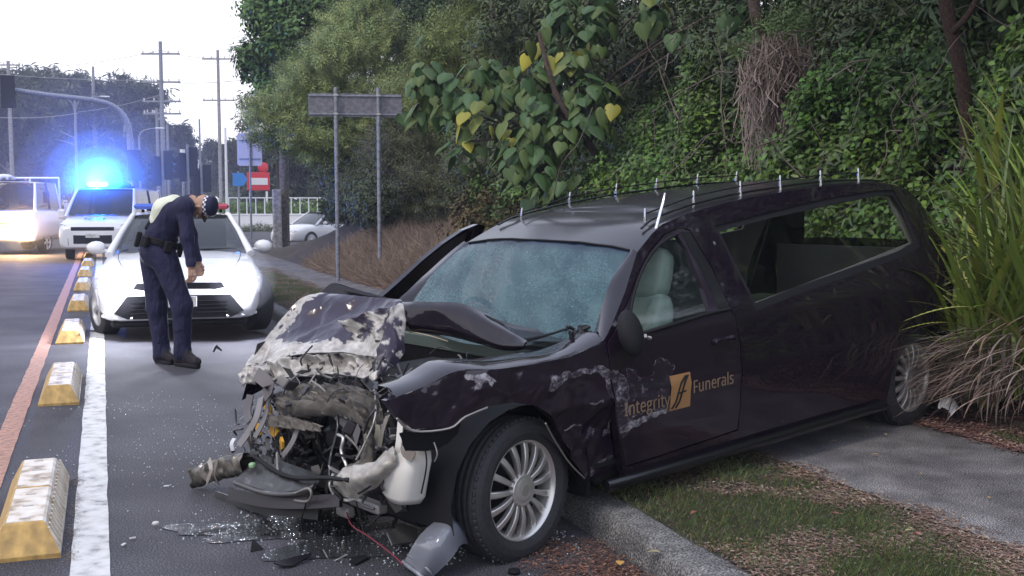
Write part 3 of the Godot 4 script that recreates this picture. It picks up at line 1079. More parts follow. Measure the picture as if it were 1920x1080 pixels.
	for i in 150:
		var z := R(-5.0, -20.0)
		var x := 5.25 + R(1.0, 3.6)
		var p := on_bank_at(x, z) + Vector3(-0.55, R(0.4, 1.6), 0)
		var d := Vector3(R(-0.2, 0.1), R(-0.6, 0.3), R(-0.45, 0.45))
		var path := [p]
		for k in 4:
			p += d * R(0.2, 0.75) + Vector3(R(-0.13, 0.13), R(-0.13, 0.13), R(-0.13, 0.13))
			path.append(p)
		var g := R(0.6, 1.3)
		st.c = Color(0.12 * g, 0.092 * g, 0.078 * g)
		st.tube(curve(path, 3), R(0.003, 0.008), 4, false)
	var so := put("hanging_stems", st, M.vc)
	so.set_meta("kind", "stuff")

func heart(yellow: float, brown: float) -> ArrayMesh:
	# a heart-shaped leaf hanging by its stalk; the tip points along -Y
	var b := MB.new()
	var rows := []
	var cols := []
	var prof := [[0.20, 0.20], [0.14, 0.33], [0.02, 0.41], [-0.14, 0.41], [-0.32, 0.34], [-0.50, 0.24], [-0.68, 0.12], [-0.86, 0.0]]
	for i in 8:
		var t := i / 7.0
		var w: float = prof[i][1]
		var row := PackedVector3Array()
		var rc := []
		for j in 7:
			var q := (j - 3) / 3.0
			var y: float = prof[i][0] - (0.16 * (1.0 - absf(q)) if i == 0 else (0.06 * (1.0 - absf(q)) if i == 1 else 0.0))
			row.append(Vector3(q * w, y, -0.22 * q * q * w - 0.26 * t * t + 0.015 * cos(q * 10.0)))
			var g := 1.0 + 0.22 * float(j == 3)
			var yy := clampf(yellow + 0.4 * yellow * (absf(q) - 0.4) + brown * smooth(0.6, 1.0, t), 0, 1)
			var base := Color(0.046, 0.088, 0.030).lerp(Color(0.33, 0.29, 0.035), yy)
			rc.append(Color(base.r * g, base.g * g, base.b * g))
		rows.append(row)
		cols.append(rc)
	b.surf(rows, false, false, cols)
	return b.mesh()

func build_big_leaf_tree():
	rng.seed = 34
	var at := on_bank_at(7.0, -14.6)
	var t := thing("big_leaf_tree", "small tree with large heart-shaped leaves, some turning yellow", "tree", at)
	var trunk := put("trunk", limb([Vector3(0, -0.3, 0), Vector3(6.664, 1.872, -13.509) - at, Vector3(6.077, 2.474, -13.306) - at, Vector3(5.771, 3.011, -13.423) - at, Vector3(5.644, 3.823, -13.686) - at], 0.075, 0.03, 8), M.bark, t)
	var heads := [[Vector3(4.412, 3.331, -14.909), 20, 0], [Vector3(4.675, 3.036, -14.487), 20, 0], [Vector3(5.129, 3.356, -14.527), 18, 0], [Vector3(5.377, 3.221, -14.217), 16, 0], [Vector3(4.821, 2.722, -14.217), 10, 1], [Vector3(4.365, 2.885, -15.034), 9, 0], [Vector3(5.577, 3.104, -13.712), 16, 0], [Vector3(5.570, 2.689, -13.501), 22, 0], [Vector3(5.364, 2.360, -13.472), 18, 0], [Vector3(5.760, 2.461, -13.213), 14, 0], [Vector3(5.261, 2.071, -13.405), 16, 1], [Vector3(5.523, 1.996, -13.197), 14, 0], [Vector3(5.997, 3.564, -13.765), 8, 2], [Vector3(6.410, 3.782, -13.607), 14, 0], [Vector3(6.344, 2.939, -13.203), 20, 0], [Vector3(6.074, 3.046, -13.307), 12, 0], [Vector3(6.054, 3.320, -13.529), 10, 1], [Vector3(5.797, 3.665, -14.056), 3, 2], [Vector3(6.092, 2.673, -13.086), 12, 0], [Vector3(7.007, 4.110, -12.949), 9, 1], [Vector3(6.155, 4.178, -14.133), 18, 0], [Vector3(6.563, 4.107, -13.762), 14, 0], [Vector3(4.819, 2.242, -14.217), 7, 1], [Vector3(5.266, 2.222, -13.617), 3, 2], [Vector3(5.617, 1.747, -13.054), 9, 0], [Vector3(7.304, 3.828, -11.335), 12, 0], [Vector3(7.217, 3.572, -11.369), 8, 0], [Vector3(7.242, 3.729, -12.430), 6, 0]]
	for q in heads:
		var c: Vector3 = q[0] - at
		put("limb", limb([trunk_near(c), trunk_near(c).lerp(c, 0.55) + Vector3(0, 0.12, 0), c + Vector3(0, 0.1, 0)], 0.022, 0.008, 5), M.bark, trunk)
	var kinds := [heart(0.0, 0.0), heart(0.08, 0.0), heart(0.22, 0.15), heart(0.6, 0.2), heart(0.95, 0.0)]
	var toward := Vector3(-0.42, 0.1, 0.9).normalized()
	for q in heads:
		var c: Vector3 = q[0] - at
		for i in int(q[1] * 0.92):
			var o := MeshInstance3D.new()
			o.name = "leaf"
			var w := R(0, 1)
			var k := (0 if w < 0.6 else 1) if q[2] == 0 else ((0 if w < 0.3 else 1 if w < 0.7 else 2 if w < 0.93 else 3) if q[2] == 1 else (3 if w < 0.55 else 4))
			if w > 0.99: k = 3
			o.mesh = kinds[k]
			o.material_override = M.leaf_gloss
			var az := R(-PI, PI)
			var out := Vector3(cos(az), 0, sin(az))
			if out.dot(toward) < -0.3: out = -out
			var lift := R(0.0, 1.0)
			var face := (out * lerpf(1.1, 0.5, lift) + Vector3.UP * lerpf(0.25, 1.0, lift) + Vector3(R(-0.25, 0.25), R(-0.2, 0.2), R(-0.25, 0.25))).normalized()
			var x := Vector3.UP.cross(face).normalized()
			var bs := Basis(x, face.cross(x), face).rotated(face, R(-0.35, 0.35))
			var sz := R(0.17, 0.31)
			o.transform = Transform3D(bs.scaled(Vector3.ONE * sz), c + out * R(0.05, 0.32) * lerpf(1.0, 0.5, lift) + Vector3(rng.randfn() * 0.08, lerpf(-0.24, 0.16, lift) + rng.randfn() * 0.06, rng.randfn() * 0.08))
			t.add_child(o, true)
	# the leaves behind those, too many to pick apart
	for k in 2:
		var xf := []
		var cols := []
		for q in heads:
			var c: Vector3 = q[0] - at
			for i in int(q[1] * 0.55):
				var az := R(-PI, PI)
				var out := Vector3(cos(az), 0, sin(az))
				var lift := R(0.0, 1.0)
				var face := (out * lerpf(1.1, 0.5, lift) + Vector3.UP * lerpf(0.25, 1.0, lift)).normalized()
				var x := Vector3.UP.cross(face).normalized()
				var bs := Basis(x, face.cross(x), face).rotated(face, R(-0.4, 0.4))
				xf.append(Transform3D(bs.scaled(Vector3.ONE * R(0.15, 0.30)), c - toward * 0.18 + out * R(0.05, 0.32) + Vector3(rng.randfn() * 0.12, rng.randfn() * 0.16, rng.randfn() * 0.12)))
				cols.append(tint(0.7, 1.2, 0.1))
		many("inner_leaves", t, kinds[k], M.leaf_gloss, xf, cols)

func trunk_near(c: Vector3) -> Vector3:
	return Vector3(-0.25, clampf(c.y - 0.5, 0.4, 3.0), 0.1) + Vector3(c.x * 0.25, 0, c.z * 0.25)

func build_dead_vines():
	rng.seed = 35
	var at := on_bank_at(7.3, -9.4)
	var t := thing("dead_vine_curtain", "tangled curtain of dead brown vines hanging over a leaning trunk", "vine", at)
	put("trunk", limb([Vector3(7.039, 1.788, -9.723) - at, Vector3(6.862, 2.295, -9.684) - at, Vector3(6.663, 2.970, -9.760) - at, Vector3(6.578, 3.545, -9.900) - at, Vector3(6.542, 4.350, -10.021) - at], 0.085, 0.055, 9), M.bark, t)
	var b := MB.new()
	for i in 420:
		var w := R(0, 1)
		var top: Vector3 = Vector3(6.467, 3.082, -9.621).lerp(Vector3(6.884, 3.027, -9.461), w) - at + Vector3(R(-0.12, 0.12), R(-0.15, 0.2), R(-0.3, 0.2))
		var bot: Vector3 = Vector3(6.272, 1.775, -9.482).lerp(Vector3(6.873, 1.833, -9.358), clampf(w + R(-0.4, 0.4), 0, 1)) - at + Vector3(R(-0.1, 0.1), R(0.0, 1.1), R(-0.2, 0.2))
		if R(0, 1) < 0.25: bot += Vector3(-0.45 * R(0.2, 1), 0.3, 0.25)
		var m1 := top.lerp(bot, 0.35) + Vector3(R(-0.1, 0.1), R(-0.04, 0.04), R(-0.1, 0.1))
		var m2 := top.lerp(bot, 0.7) + Vector3(R(-0.12, 0.12), R(-0.05, 0.05), R(-0.12, 0.12))
		var g := R(0.6, 1.35)
		b.c = Color(0.23 * g, 0.175 * g, 0.15 * g)
		b.tube(curve([top, m1, m2, bot], 3), R(0.003, 0.008), 3, false)
	var o := put("dead_strands", b, M.vc, t)
	o.set_meta("kind", "stuff")
	crown(t, "foliage", [[Vector3(6.680, 3.207, -9.647) - at, Vector3(0.32, 0.22, 0.3)], [Vector3(6.869, 3.305, -9.681) - at, Vector3(0.3, 0.22, 0.3)], [Vector3(6.499, 3.068, -9.716) - at, Vector3(0.22, 0.15, 0.22)]], "fine", 130, 0.7, 0.1, null, Color(0.75, 1.05, 0.7))

func frond(ln: float, wd: float, arch: float, col: Color, toothed: bool) -> ArrayMesh:
	# a strap leaf that rises along Y and arches over towards +Z
	var b := MB.new()
	var rows := []
	var cols := []
	var n := 54 if toothed else 9
	for i in n + 1:
		var t := float(i) / n
		var w := wd * (0.35 + 0.65 * sin(PI * clampf(t * 0.85 + 0.1, 0, 1))) * (1 - pow(t, 6))
		if toothed and i % 2: w *= 0.55
		var y := ln * (t - 0.42 * arch * t * t)
		var z := ln * arch * 0.62 * t * t
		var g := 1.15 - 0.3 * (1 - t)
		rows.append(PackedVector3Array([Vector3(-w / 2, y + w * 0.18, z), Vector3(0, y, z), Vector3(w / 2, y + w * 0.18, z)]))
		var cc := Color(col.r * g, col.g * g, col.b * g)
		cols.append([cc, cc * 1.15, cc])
	b.surf(rows, false, false, cols)
	return b.mesh()

func build_fern_clumps():
	rng.seed = 36
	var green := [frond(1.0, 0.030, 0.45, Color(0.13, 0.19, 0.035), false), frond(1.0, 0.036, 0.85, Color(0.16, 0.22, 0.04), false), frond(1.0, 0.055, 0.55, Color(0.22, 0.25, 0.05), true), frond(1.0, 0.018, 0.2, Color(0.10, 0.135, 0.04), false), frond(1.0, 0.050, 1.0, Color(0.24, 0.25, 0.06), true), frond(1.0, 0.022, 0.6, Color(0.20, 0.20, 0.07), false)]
	var dry := [frond(1.0, 0.018, 0.8, Color(0.26, 0.19, 0.155), false), frond(1.0, 0.013, 0.5, Color(0.34, 0.27, 0.225), false), frond(1.0, 0.018, 1.2, Color(0.16, 0.115, 0.10), false)]
	var clumps := [[Vector3(5.66, 0, -5.28), 1.66, 300, "tall clump of bright green strap leaves with brown skirt, at right edge", 0.34], [Vector3(5.50, 0, -5.42), 1.25, 200, "strap-leaf clump at the rear wheel of the hearse", 0.17], [Vector3(6.02, 0, -5.62), 1.35, 240, "strap-leaf clump pressed against the rear of the hearse", 0.22], [Vector3(5.95, 0, -4.92), 1.6, 240, "strap-leaf clump cut by the right edge of the picture", 0.32], [Vector3(6.42, 0, -5.95), 1.5, 240, "strap-leaf clump farther up the bank behind the tall one", 0.3]]
	for q in clumps:
		var p: Vector3 = q[0]
		p.y = bank_y(p.x, p.z)
		var t := thing("strap_leaf_clump", q[3], "plant", p, 0.0, "strap-leaf clumps at the foot of the bank")
		var hgt: float = q[1]
		var sp: float = q[4]
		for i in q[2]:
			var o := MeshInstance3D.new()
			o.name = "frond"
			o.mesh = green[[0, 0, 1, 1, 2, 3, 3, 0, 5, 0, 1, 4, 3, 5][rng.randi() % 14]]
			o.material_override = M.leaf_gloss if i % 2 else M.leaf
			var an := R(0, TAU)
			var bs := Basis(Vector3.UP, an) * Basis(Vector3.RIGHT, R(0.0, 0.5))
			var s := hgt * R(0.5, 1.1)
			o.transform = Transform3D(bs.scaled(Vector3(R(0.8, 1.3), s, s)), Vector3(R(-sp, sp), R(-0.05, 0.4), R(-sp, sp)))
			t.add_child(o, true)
		# the dead leaves hanging round its foot
		var xf := []
		var cols := []
		for i in 900:
			var an := R(0, TAU)
			var bs := Basis(Vector3.UP, an) * Basis(Vector3.RIGHT, R(0.9, 2.1))
			var s := R(0.18, 0.42)
			s *= minf(1.0, hgt / 1.6)
			xf.append(Transform3D(bs.scaled(Vector3(R(0.6, 1.2), s, s)), Vector3(R(-sp, sp) * 1.15, R(0.10, 0.46), R(-sp, sp) * 1.15)))
			cols.append(tint(0.5, 1.3, 0.1))
		for k in 3: many("dead_fronds", t, dry[k], M.dry, xf.slice(k * 300, k * 300 + 300), cols.slice(k * 300, k * 300 + 300))

# ------------------------------------------------------------------ far end of the street
func pole_of(called: String, label: String, category: String, at: Vector3, height: float, r0: float, r1: float, m: Material, group := "") -> Node3D:
	var t := thing(called, label, category, at, 0.0, group)
	var b := MB.new()
	b.tube([Vector3(0, -0.5, 0), Vector3(0, height * 0.5, 0), Vector3(0, height, 0)], [r0, (r0 + r1) / 2, r1], 10)
	put("pole", b, m, t)
	return t

func crossarm(t: Node3D, y: float, w: float, m: Material, turn := -0.37):
	var b := MB.new()
	var bas := Basis(Vector3.UP, turn)
	b.box(Vector3(0, y, 0), Vector3(w, 0.10, 0.10), 0.01, bas)
	var arm := put("crossarm", b, m, t)
	for k in [-0.46, -0.2, 0.2, 0.46]:
		b = MB.new()
		b.tube([bas * Vector3(k * w, 0, 0) + Vector3(0, y + 0.05, 0), bas * Vector3(k * w, 0, 0) + Vector3(0, y + 0.2, 0)], 0.045, 6)
		put("insulator", b, M.white_plastic, arm)

func signal_head(t: Node3D, at: Vector3, turn: float, called := "signal_head"):
	var b := MB.new()
	var bas := Basis(Vector3.UP, turn)
	b.box(at, Vector3(0.56, 1.25, 0.04), 0.02, bas)
	b.box(at + bas * Vector3(0, 0, 0.14), Vector3(0.32, 1.0, 0.24), 0.04, bas)
	for k in 3: b.tube([at + bas * Vector3(0, 0.32 - 0.32 * k, 0.24), at + bas * Vector3(0, 0.30 - 0.32 * k, 0.42)], 0.13, 10, false)
	put(called, b, M.black, t)

func on_far(px: Vector3, y: float) -> Vector3: return Vector3(px.x, y, px.z)

func build_far_street():
	rng.seed = 51
	# tall pole at the corner with a pale stub beside it
	var p := on_far(Vector3(5.598, 0.017, -35.341), -0.1)
	var t := pole_of("utility_pole", "thick dark pole rising through the olive tree's left side", "pole", p, 9.5, 0.16, 0.13, M.timber)
	crossarm(t, 9.2, 2.4, M.timber)
	p = on_far(Vector3(5.308, 0.017, -35.024), -0.1)
	t = thing("pole_stub", "short pale concrete stub standing beside the thick dark pole", "post", p)
	var b := MB.new()
	b.box(Vector3(0, 0.95, 0), Vector3(0.26, 2.15, 0.22), 0.02, Basis(Vector3(0, 0, 1), 0.01))
	put("stub", b, M.pale_post, t)
	# signal mast that reaches over the road
	p = on_far(Vector3(1.115, 0.185, -46.702), -0.05)
	t = thing("signal_mast", "curved grey traffic-signal mast arching over the road, signal at its end", "traffic light", p)
	b = MB.new()
	var pts := [Vector3(0, -0.4, 0), Vector3(1.147, 2.155, -46.690) - p, Vector3(1.178, 4.067, -46.678) - p, Vector3(1.034, 4.860, -46.626) - p, Vector3(0.639, 5.337, -46.564) - p, Vector3(-0.079, 5.578, -46.411) - p, Vector3(-1.833, 5.721, -46.120) - p, Vector3(-3.508, 5.895, -45.799) - p, Vector3(-4.596, 5.983, -45.681) - p]
	b.tube(curve(pts, 6), range(49).map(func(i): return lerpf(0.14, 0.085, i / 48.0)), 12)
	put("mast_arm", b, M.galv, t)
	signal_head(t, Vector3(-3.218, 5.743, -45.581) - p, PI - 0.35)
	signal_head(t, Vector3(1.307, 3.019, -46.414) - p, PI - 0.35)
	# signals and thin posts at the crossing
	var sig := [[Vector3(3.591, 0.564, -48.965), 4.1, "traffic signal with dark heads left of the leaning utility pole"], [Vector3(4.315, 0.525, -50.830), 3.4, "lower traffic signal just left of the leaning utility pole"], [Vector3(2.507, 0.584, -48.310), 3.9, "traffic signal straight above the police sedan's roof"]]
	for q in sig:
		p = on_far(q[0], -0.05)
		t = pole_of("traffic_signal", q[2], "traffic light", p, q[1], 0.06, 0.06, M.galv, "traffic signals at the crossing")
		signal_head(t, Vector3(0.16, q[1] - 0.75, 0), PI - 0.5)
		signal_head(t, Vector3(-0.2, q[1] - 1.0, 0), PI + 0.9)
	for q in [[Vector3(3.611, 0.505, -52.171), 3.9, "white-topped post left of the traffic signals"], [Vector3(4.361, 0.465, -54.025), 3.5, "shorter white-topped post between the traffic signals"]]:
		p = on_far(q[0], -0.05)
		t = pole_of("lamp_post", q[2], "post", p, q[1], 0.05, 0.05, M.galv)
		b = MB.new()
		b.tube([Vector3(0, q[1] - 0.3, 0), Vector3(0, q[1] + 0.12, 0)], 0.13, 10)
		put("lantern", b, M.white_car, t)
	# poles with wires
	var ups := [[Vector3(3.423, 0.883, -65.097), 11.0, [10.3, 8.7, 7.6, 6.9], 0.15, 2.2, "grey utility pole with four crossarms left of the leaning one", M.galv], [Vector3(7.739, 0.764, -76.294), 12.2, [11.6, 8.8], 0.14, 2.2, "tall slender utility pole with two crossarms against the sky", M.pale_post], [Vector3(-5.973, 0.724, -85.842), 12.0, [11.7], 0.17, 1.7, "pale utility pole at the far left behind the truck", M.pale_post], [Vector3(6.988, 0.704, -83.009), 8.0, [], 0.09, 0.0, "thin bare pole between the two utility poles", M.galv], [Vector3(3.236, 0.864, -67.311), 7.4, [7.1], 0.12, 1.2, "short utility pole just left of the four-armed one", M.galv], [Vector3(3.921, 0.844, -69.191), 6.6, [], 0.10, 0.0, "plain steel pole just right of the four-armed one", M.galv]]
	var tops := []
	for q in ups:
		p = on_far(q[0], -0.3)
		t = pole_of("utility_pole", q[5], "pole", p, q[1], q[3], q[3] * 0.7, q[6])
		for y in q[2]: crossarm(t, y, q[4], q[6])
		tops.append(p + Vector3(0, q[1] - 0.5, 0))
	var wires := [[Vector3(-10.590, 8.294, -68.334), Vector3(-5.607, 11.245, -85.702)], [Vector3(-5.607, 11.245, -85.702), tops[0]], [tops[0], tops[1]], [Vector3(-6.955, 5.385, -50.871), Vector3(-1.219, 7.304, -75.448)], [Vector3(-1.217, 7.372, -75.447), Vector3(3.590, 7.764, -65.033)], [Vector3(3.605, 8.369, -65.027), Vector3(9.495, 7.253, -44.557)], [Vector3(-6.500, 7.649, -56.052), Vector3(3.608, 8.520, -65.026)]]
	for i in wires.size():
		b = MB.new()
		var a: Vector3 = wires[i][0]
		var e: Vector3 = wires[i][1]
		var pp := []
		for k in 13:
			var q := k / 12.0
			pp.append(a.lerp(e, q) - Vector3(0, 0.8 * 4 * q * (1 - q) * a.distance_to(e) / 60.0, 0))
		b.tube(pp, 0.016, 4, false)
		var o := put("overhead_wire", b, M.steel)
		tag(o, ["overhead wire reaching the far-left utility pole from the left edge", "overhead wire from far-left pole to the four-armed pole", "overhead wire between the four-armed pole and the tall slender one", "low overhead wire from the left edge to the twin-armed street light", "wire from the twin-armed street light to the four-armed pole", "wire from the four-armed pole into the olive tree", "high overhead wire from the left edge to the four-armed pole"][i], "wire")
	# street lights
	p = on_far(Vector3(-1.416, 0.804, -75.524), -0.2)
	t = pole_of("street_light", "twin-armed street light above the police van", "street light", p, 8.3, 0.10, 0.07, M.galv)
	for sd in [-1.0, 1.0]:
		b = MB.new()
		b.tube(curve([Vector3(0, 7.4, 0), Vector3(sd * 0.15, 8.1, 0), Vector3(sd * 0.6, 8.45, 0), Vector3(sd * 1.6, 8.6, 0)], 4), 0.045, 6)
		put("arm", b, M.galv, t)
		b = MB.new()
		b.box(Vector3(sd * 1.85, 8.62, 0), Vector3(0.6, 0.1, 0.22), 0.04)
		put("lamp_head", b, M.white_car, t)
	p = on_far(Vector3(2.083, 0.903, -63.469), -0.2)
	t = pole_of("street_light", "single-armed street light right of the signal mast", "street light", p, 5.4, 0.08, 0.06, M.galv)
	b = MB.new()
	b.tube(curve([Vector3(0, 5.2, 0), Vector3(0.1, 5.6, 0), Vector3(0.5, 5.8, 0), Vector3(1.0, 5.85, 0)], 4), 0.04, 6)
	put("arm", b, M.galv, t)
	b = MB.new()
	b.box(Vector3(1.1, 5.86, 0), Vector3(0.5, 0.09, 0.2), 0.04)
	put("lamp_head", b, M.white_car, t)
	p = on_far(Vector3(6.143, 0.943, -57.626), -0.2)
	t = pole_of("flag_pole", "white slender pole right of the leaning utility pole", "pole", p, 5.6, 0.08, 0.06, M.white_car)
	# shop sign and direction sign beyond the crossing
	p = on_far(Vector3(9.073, 0.186, -67.213), -0.2)
	t = thing("shop_sign", "red-and-white roadside shop sign beyond the single-post sign", "sign", p)
	b = MB.new()
	for x in [-0.5, 0.5]: b.tube([Vector3(x, -0.2, 0), Vector3(x, 2.4, 0)], 0.07, 8)
	put("post", b, M.white_car, t)
	b = MB.new()
	b.box(Vector3(0, 3.0, 0), Vector3(1.35, 1.1, 0.2), 0.03)
	put("sign_panel", b, M.sign_red, t)
	b = MB.new()
	b.box(Vector3(0, 3.0, 0.11), Vector3(1.1, 0.42, 0.03), 0.01)
	put("white_panel", b, M.white_car, t)
	b = MB.new()
	b.ball(Vector3(0.3, 3.85, 0), Vector3(0.33, 0.33, 0.08), 14)
	put("round_panel", b, M.sign_red, t)
	p = on_far(Vector3(6.973, 0.346, -59.450), -0.2)
	t = thing("blue_sign", "small blue arrow sign on a post, left of the red-and-white sign", "sign", p)
	b = MB.new()
	b.tube([Vector3(0, -0.2, 0), Vector3(0, 3.4, 0)], 0.05, 8)
	put("post", b, M.galv, t)
	b = MB.new()
	b.prism(pv([-0.36, -0.35, 0.18, -0.35, 0.42, 0.0, 0.18, 0.35, -0.36, 0.35]), 0.06, Transform3D(Basis(), Vector3(0.05, 2.95, 0.08)))
	put("arrow_panel", b, M.sign_blue, t)
	p = on_far(Vector3(3.562, 0.405, -57.546), -0.2)
	t = thing("blue_sign", "wide blue street-name sign above the police sedan's roof", "sign", p)
	b = MB.new()
	b.tube([Vector3(0.4, -0.2, 0), Vector3(0.4, 3.9, 0)], 0.05, 8)
	put("post", b, M.galv, t)
	b = MB.new()
	b.box(Vector3(0, 3.55, 0.06), Vector3(0.8, 0.26, 0.05), 0.01)
	put("name_panel", b, M.sign_blue, t)
	# low white wall, railing and hedge across the side street
	var a := on_far(Vector3(6.676, 0.007, -61.706), -0.2)
	var e := on_far(Vector3(13.547, -0.043, -61.211), -0.2)
	t = thing("retaining_wall", "long low white wall along the far side of the side street", "wall", a)
	var d := e - a
	var bas := Basis(d.normalized(), Vector3.UP, d.normalized().cross(Vector3.UP))
	b = MB.new()
	b.box(d / 2 + Vector3(0, 0.35, 0), Vector3(d.length(), 1.3, 0.3), 0.02, bas)
	put("wall_body", b, M.white_wall, t)
	b = MB.new()
	b.box(d / 2 + Vector3(0, 1.03, 0), Vector3(d.length(), 0.08, 0.36), 0.02, bas)
	put("coping", b, M.white_wall, t)
	t = thing("railing", "white post railing on top of the low white wall", "railing", a + Vector3(0, 1.05, 0))
	for k in 15:
		b = MB.new()
		b.box(d * (k / 14.0) + Vector3(0, 0.45, 0), Vector3(0.06, 0.95, 0.06), 0.01)
		put("post", b, M.white_car, t)
	b = MB.new()
	b.box(d / 2 + Vector3(0, 0.92, 0), Vector3(d.length(), 0.06, 0.06), 0.01, bas)
	put("rail", b, M.white_car, t)
	t = thing("hedge", "clipped yellow-green hedge behind the white railing", "hedge", a + Vector3(0, 0.8, -2.0))
	var lob := []
	for k in 9: lob.append([d * (k / 8.0) + Vector3(0, 0.4, 0), Vector3(1.1, 0.65, 0.7)])
	crown(t, "foliage", lob, "vine", 2200, 1.3, 0.1, null, Color(1.5, 1.5, 0.9))
	t = thing("hedge", "low dark hedge at the kerb in front of the white wall", "hedge", a + Vector3(0, 0.0, 3.2))
	lob = []
	for k in 9: lob.append([d * (k / 8.0) * 0.9 + Vector3(0, 0.12, 0), Vector3(1.1, 0.35, 0.5)])
	crown(t, "foliage", lob, "dark", 1500, 1.0, 0.1, null, Color(1.3, 1.2, 1.1))
	# trees beyond the crossing
	var far := [[30, 112, 13.0, "large gum tree above the truck at the left edge"], [110, 118, 14.5, "tall spreading gum tree above the police van"], [185, 112, 14.0, "gum tree above the glaring blue beacon"], [250, 118, 13.2, "gum tree right of the beacon, behind the signal mast"], [292, 125, 11.5, "gum tree left of the four-armed utility pole"], [-60, 108, 15, "gum tree cut by the left edge"], [345, 135, 7.5, "low gum tree behind the traffic signals"], [395, 140, 8.2, "low gum tree behind the tall slender pole"], [445, 135, 8.0, "low gum tree above the blue arrow sign"], [500, 130, 9, "low gum tree behind the red-and-white sign"], [150, 95, 8.5, "darker lower tree directly behind the police van"], [20, 90, 9.0, "darker lower tree directly behind the truck"], [240, 100, 8.0, "darker lower tree behind the signal mast's foot"], [85, 100, 8.0, "darker lower tree in the gap between truck and van"], [300, 105, 6.5, "darker lower tree behind the police sedan's roof"], [560, 80, 7.5, "dark tree glimpsed under the olive tree"], [600, 76, 7.5, "dark tree behind the parked white car"]]
	for i in far.size():
		var q: Array = far[i]
		var u: float = (q[0] - 960.0) / 2000.0
		var yaw := deg_to_rad(21.0)
		var base := Vector3(cos(yaw) * u * q[1] + sin(yaw) * q[1], -0.4, sin(yaw) * u * q[1] - cos(yaw) * q[1])
		var h: float = q[2] * 1.14
		var lobes := lobes_in(9, Vector3(h * 0.62, h * 0.62, h * 0.5), Vector3(0, h * 0.62, 0), h * 0.11, h * 0.19)
		tree("gum_tree", q[3], base, h, lobes, "gum", 1900 if q[1] > 104 else 1300, h * 0.022, 2.2 if q[1] > 104 else 1.9, Color(1.15, 1.25, 1.0) if i < 10 else Color(0.85, 0.98, 0.75), M.pale_post, 0.12, "trees beyond the crossing")
	var xf := []
	var cols := []
	for i in 9000:
		var q := Vector3(R(-75, 15), 0, R(-92, -125))
		q.y = -0.4 + R(0, 1) * R(0, 1) * 4.0
		xf.append(Transform3D(basis_to(Vector3(R(-1, 1), 1, R(-0.3, 1)), R(0, TAU)).scaled(Vector3.ONE * R(2.0, 4.0)), q))
		cols.append(tint(0.45, 1.0, 0.12))
	many("far_undergrowth", null, twig("dark"), M.leaf, xf, cols)

# ------------------------------------------------------------------ the crashed hearse
# its own axes: X to the car's left, Y up, Z forward from the front axle
var dents := FastNoiseLite.new()

func half_width(a: float, y: float) -> float:
	var tab := [Vector2(0.1, 0.86), Vector2(0.28, 0.895), Vector2(0.45, 0.92), Vector2(0.62, 0.932), Vector2(0.78, 0.925), Vector2(0.93, 0.905), Vector2(1.0, 0.875), Vector2(1.31, 0.70), Vector2(1.5, 0.60), Vector2(1.75, 0.46)]
	var w := 0.9
	for i in tab.size() - 1:
		if y >= tab[i].x and y <= tab[i + 1].x:
			w = lerpf(tab[i].y, tab[i + 1].y, (y - tab[i].x) / (tab[i + 1].x - tab[i].x))
	if a > 0.0: w -= 0.07 * a * a
	if a < -3.5: w -= 0.13 * pow((-3.5 - a) / 0.85, 2.0)
	w += 0.008 * exp(-pow((y - 0.66) / 0.025, 2.0))
	return w

func wing_width(a: float, y: float) -> float:
	var w := half_width(a, y)
	var hit := smooth(0.72, 0.5, y) * smooth(0.02, -0.2, a)
	w -= 0.055 * hit + hit * 0.05 * absf(dents.get_noise_2d(a * 1.2, y * 1.2))
	w += 0.030 * dents.get_noise_2d(a * 0.8 + 9.0, y * 1.1) * smooth(-0.5, -0.2, a)
	w += 0.03 * exp(-pow((a - 0.3) / 0.3, 2.0)) * smooth(0.7, 0.85, y)
	return w

func door_width(a: float, y: float) -> float:
	return half_width(a, y) - 0.022 * smooth(-0.85, -0.5, a) * smooth(0.88, 0.7, y) * (0.4 + absf(dents.get_noise_2d(a * 1.4, y * 1.4)))

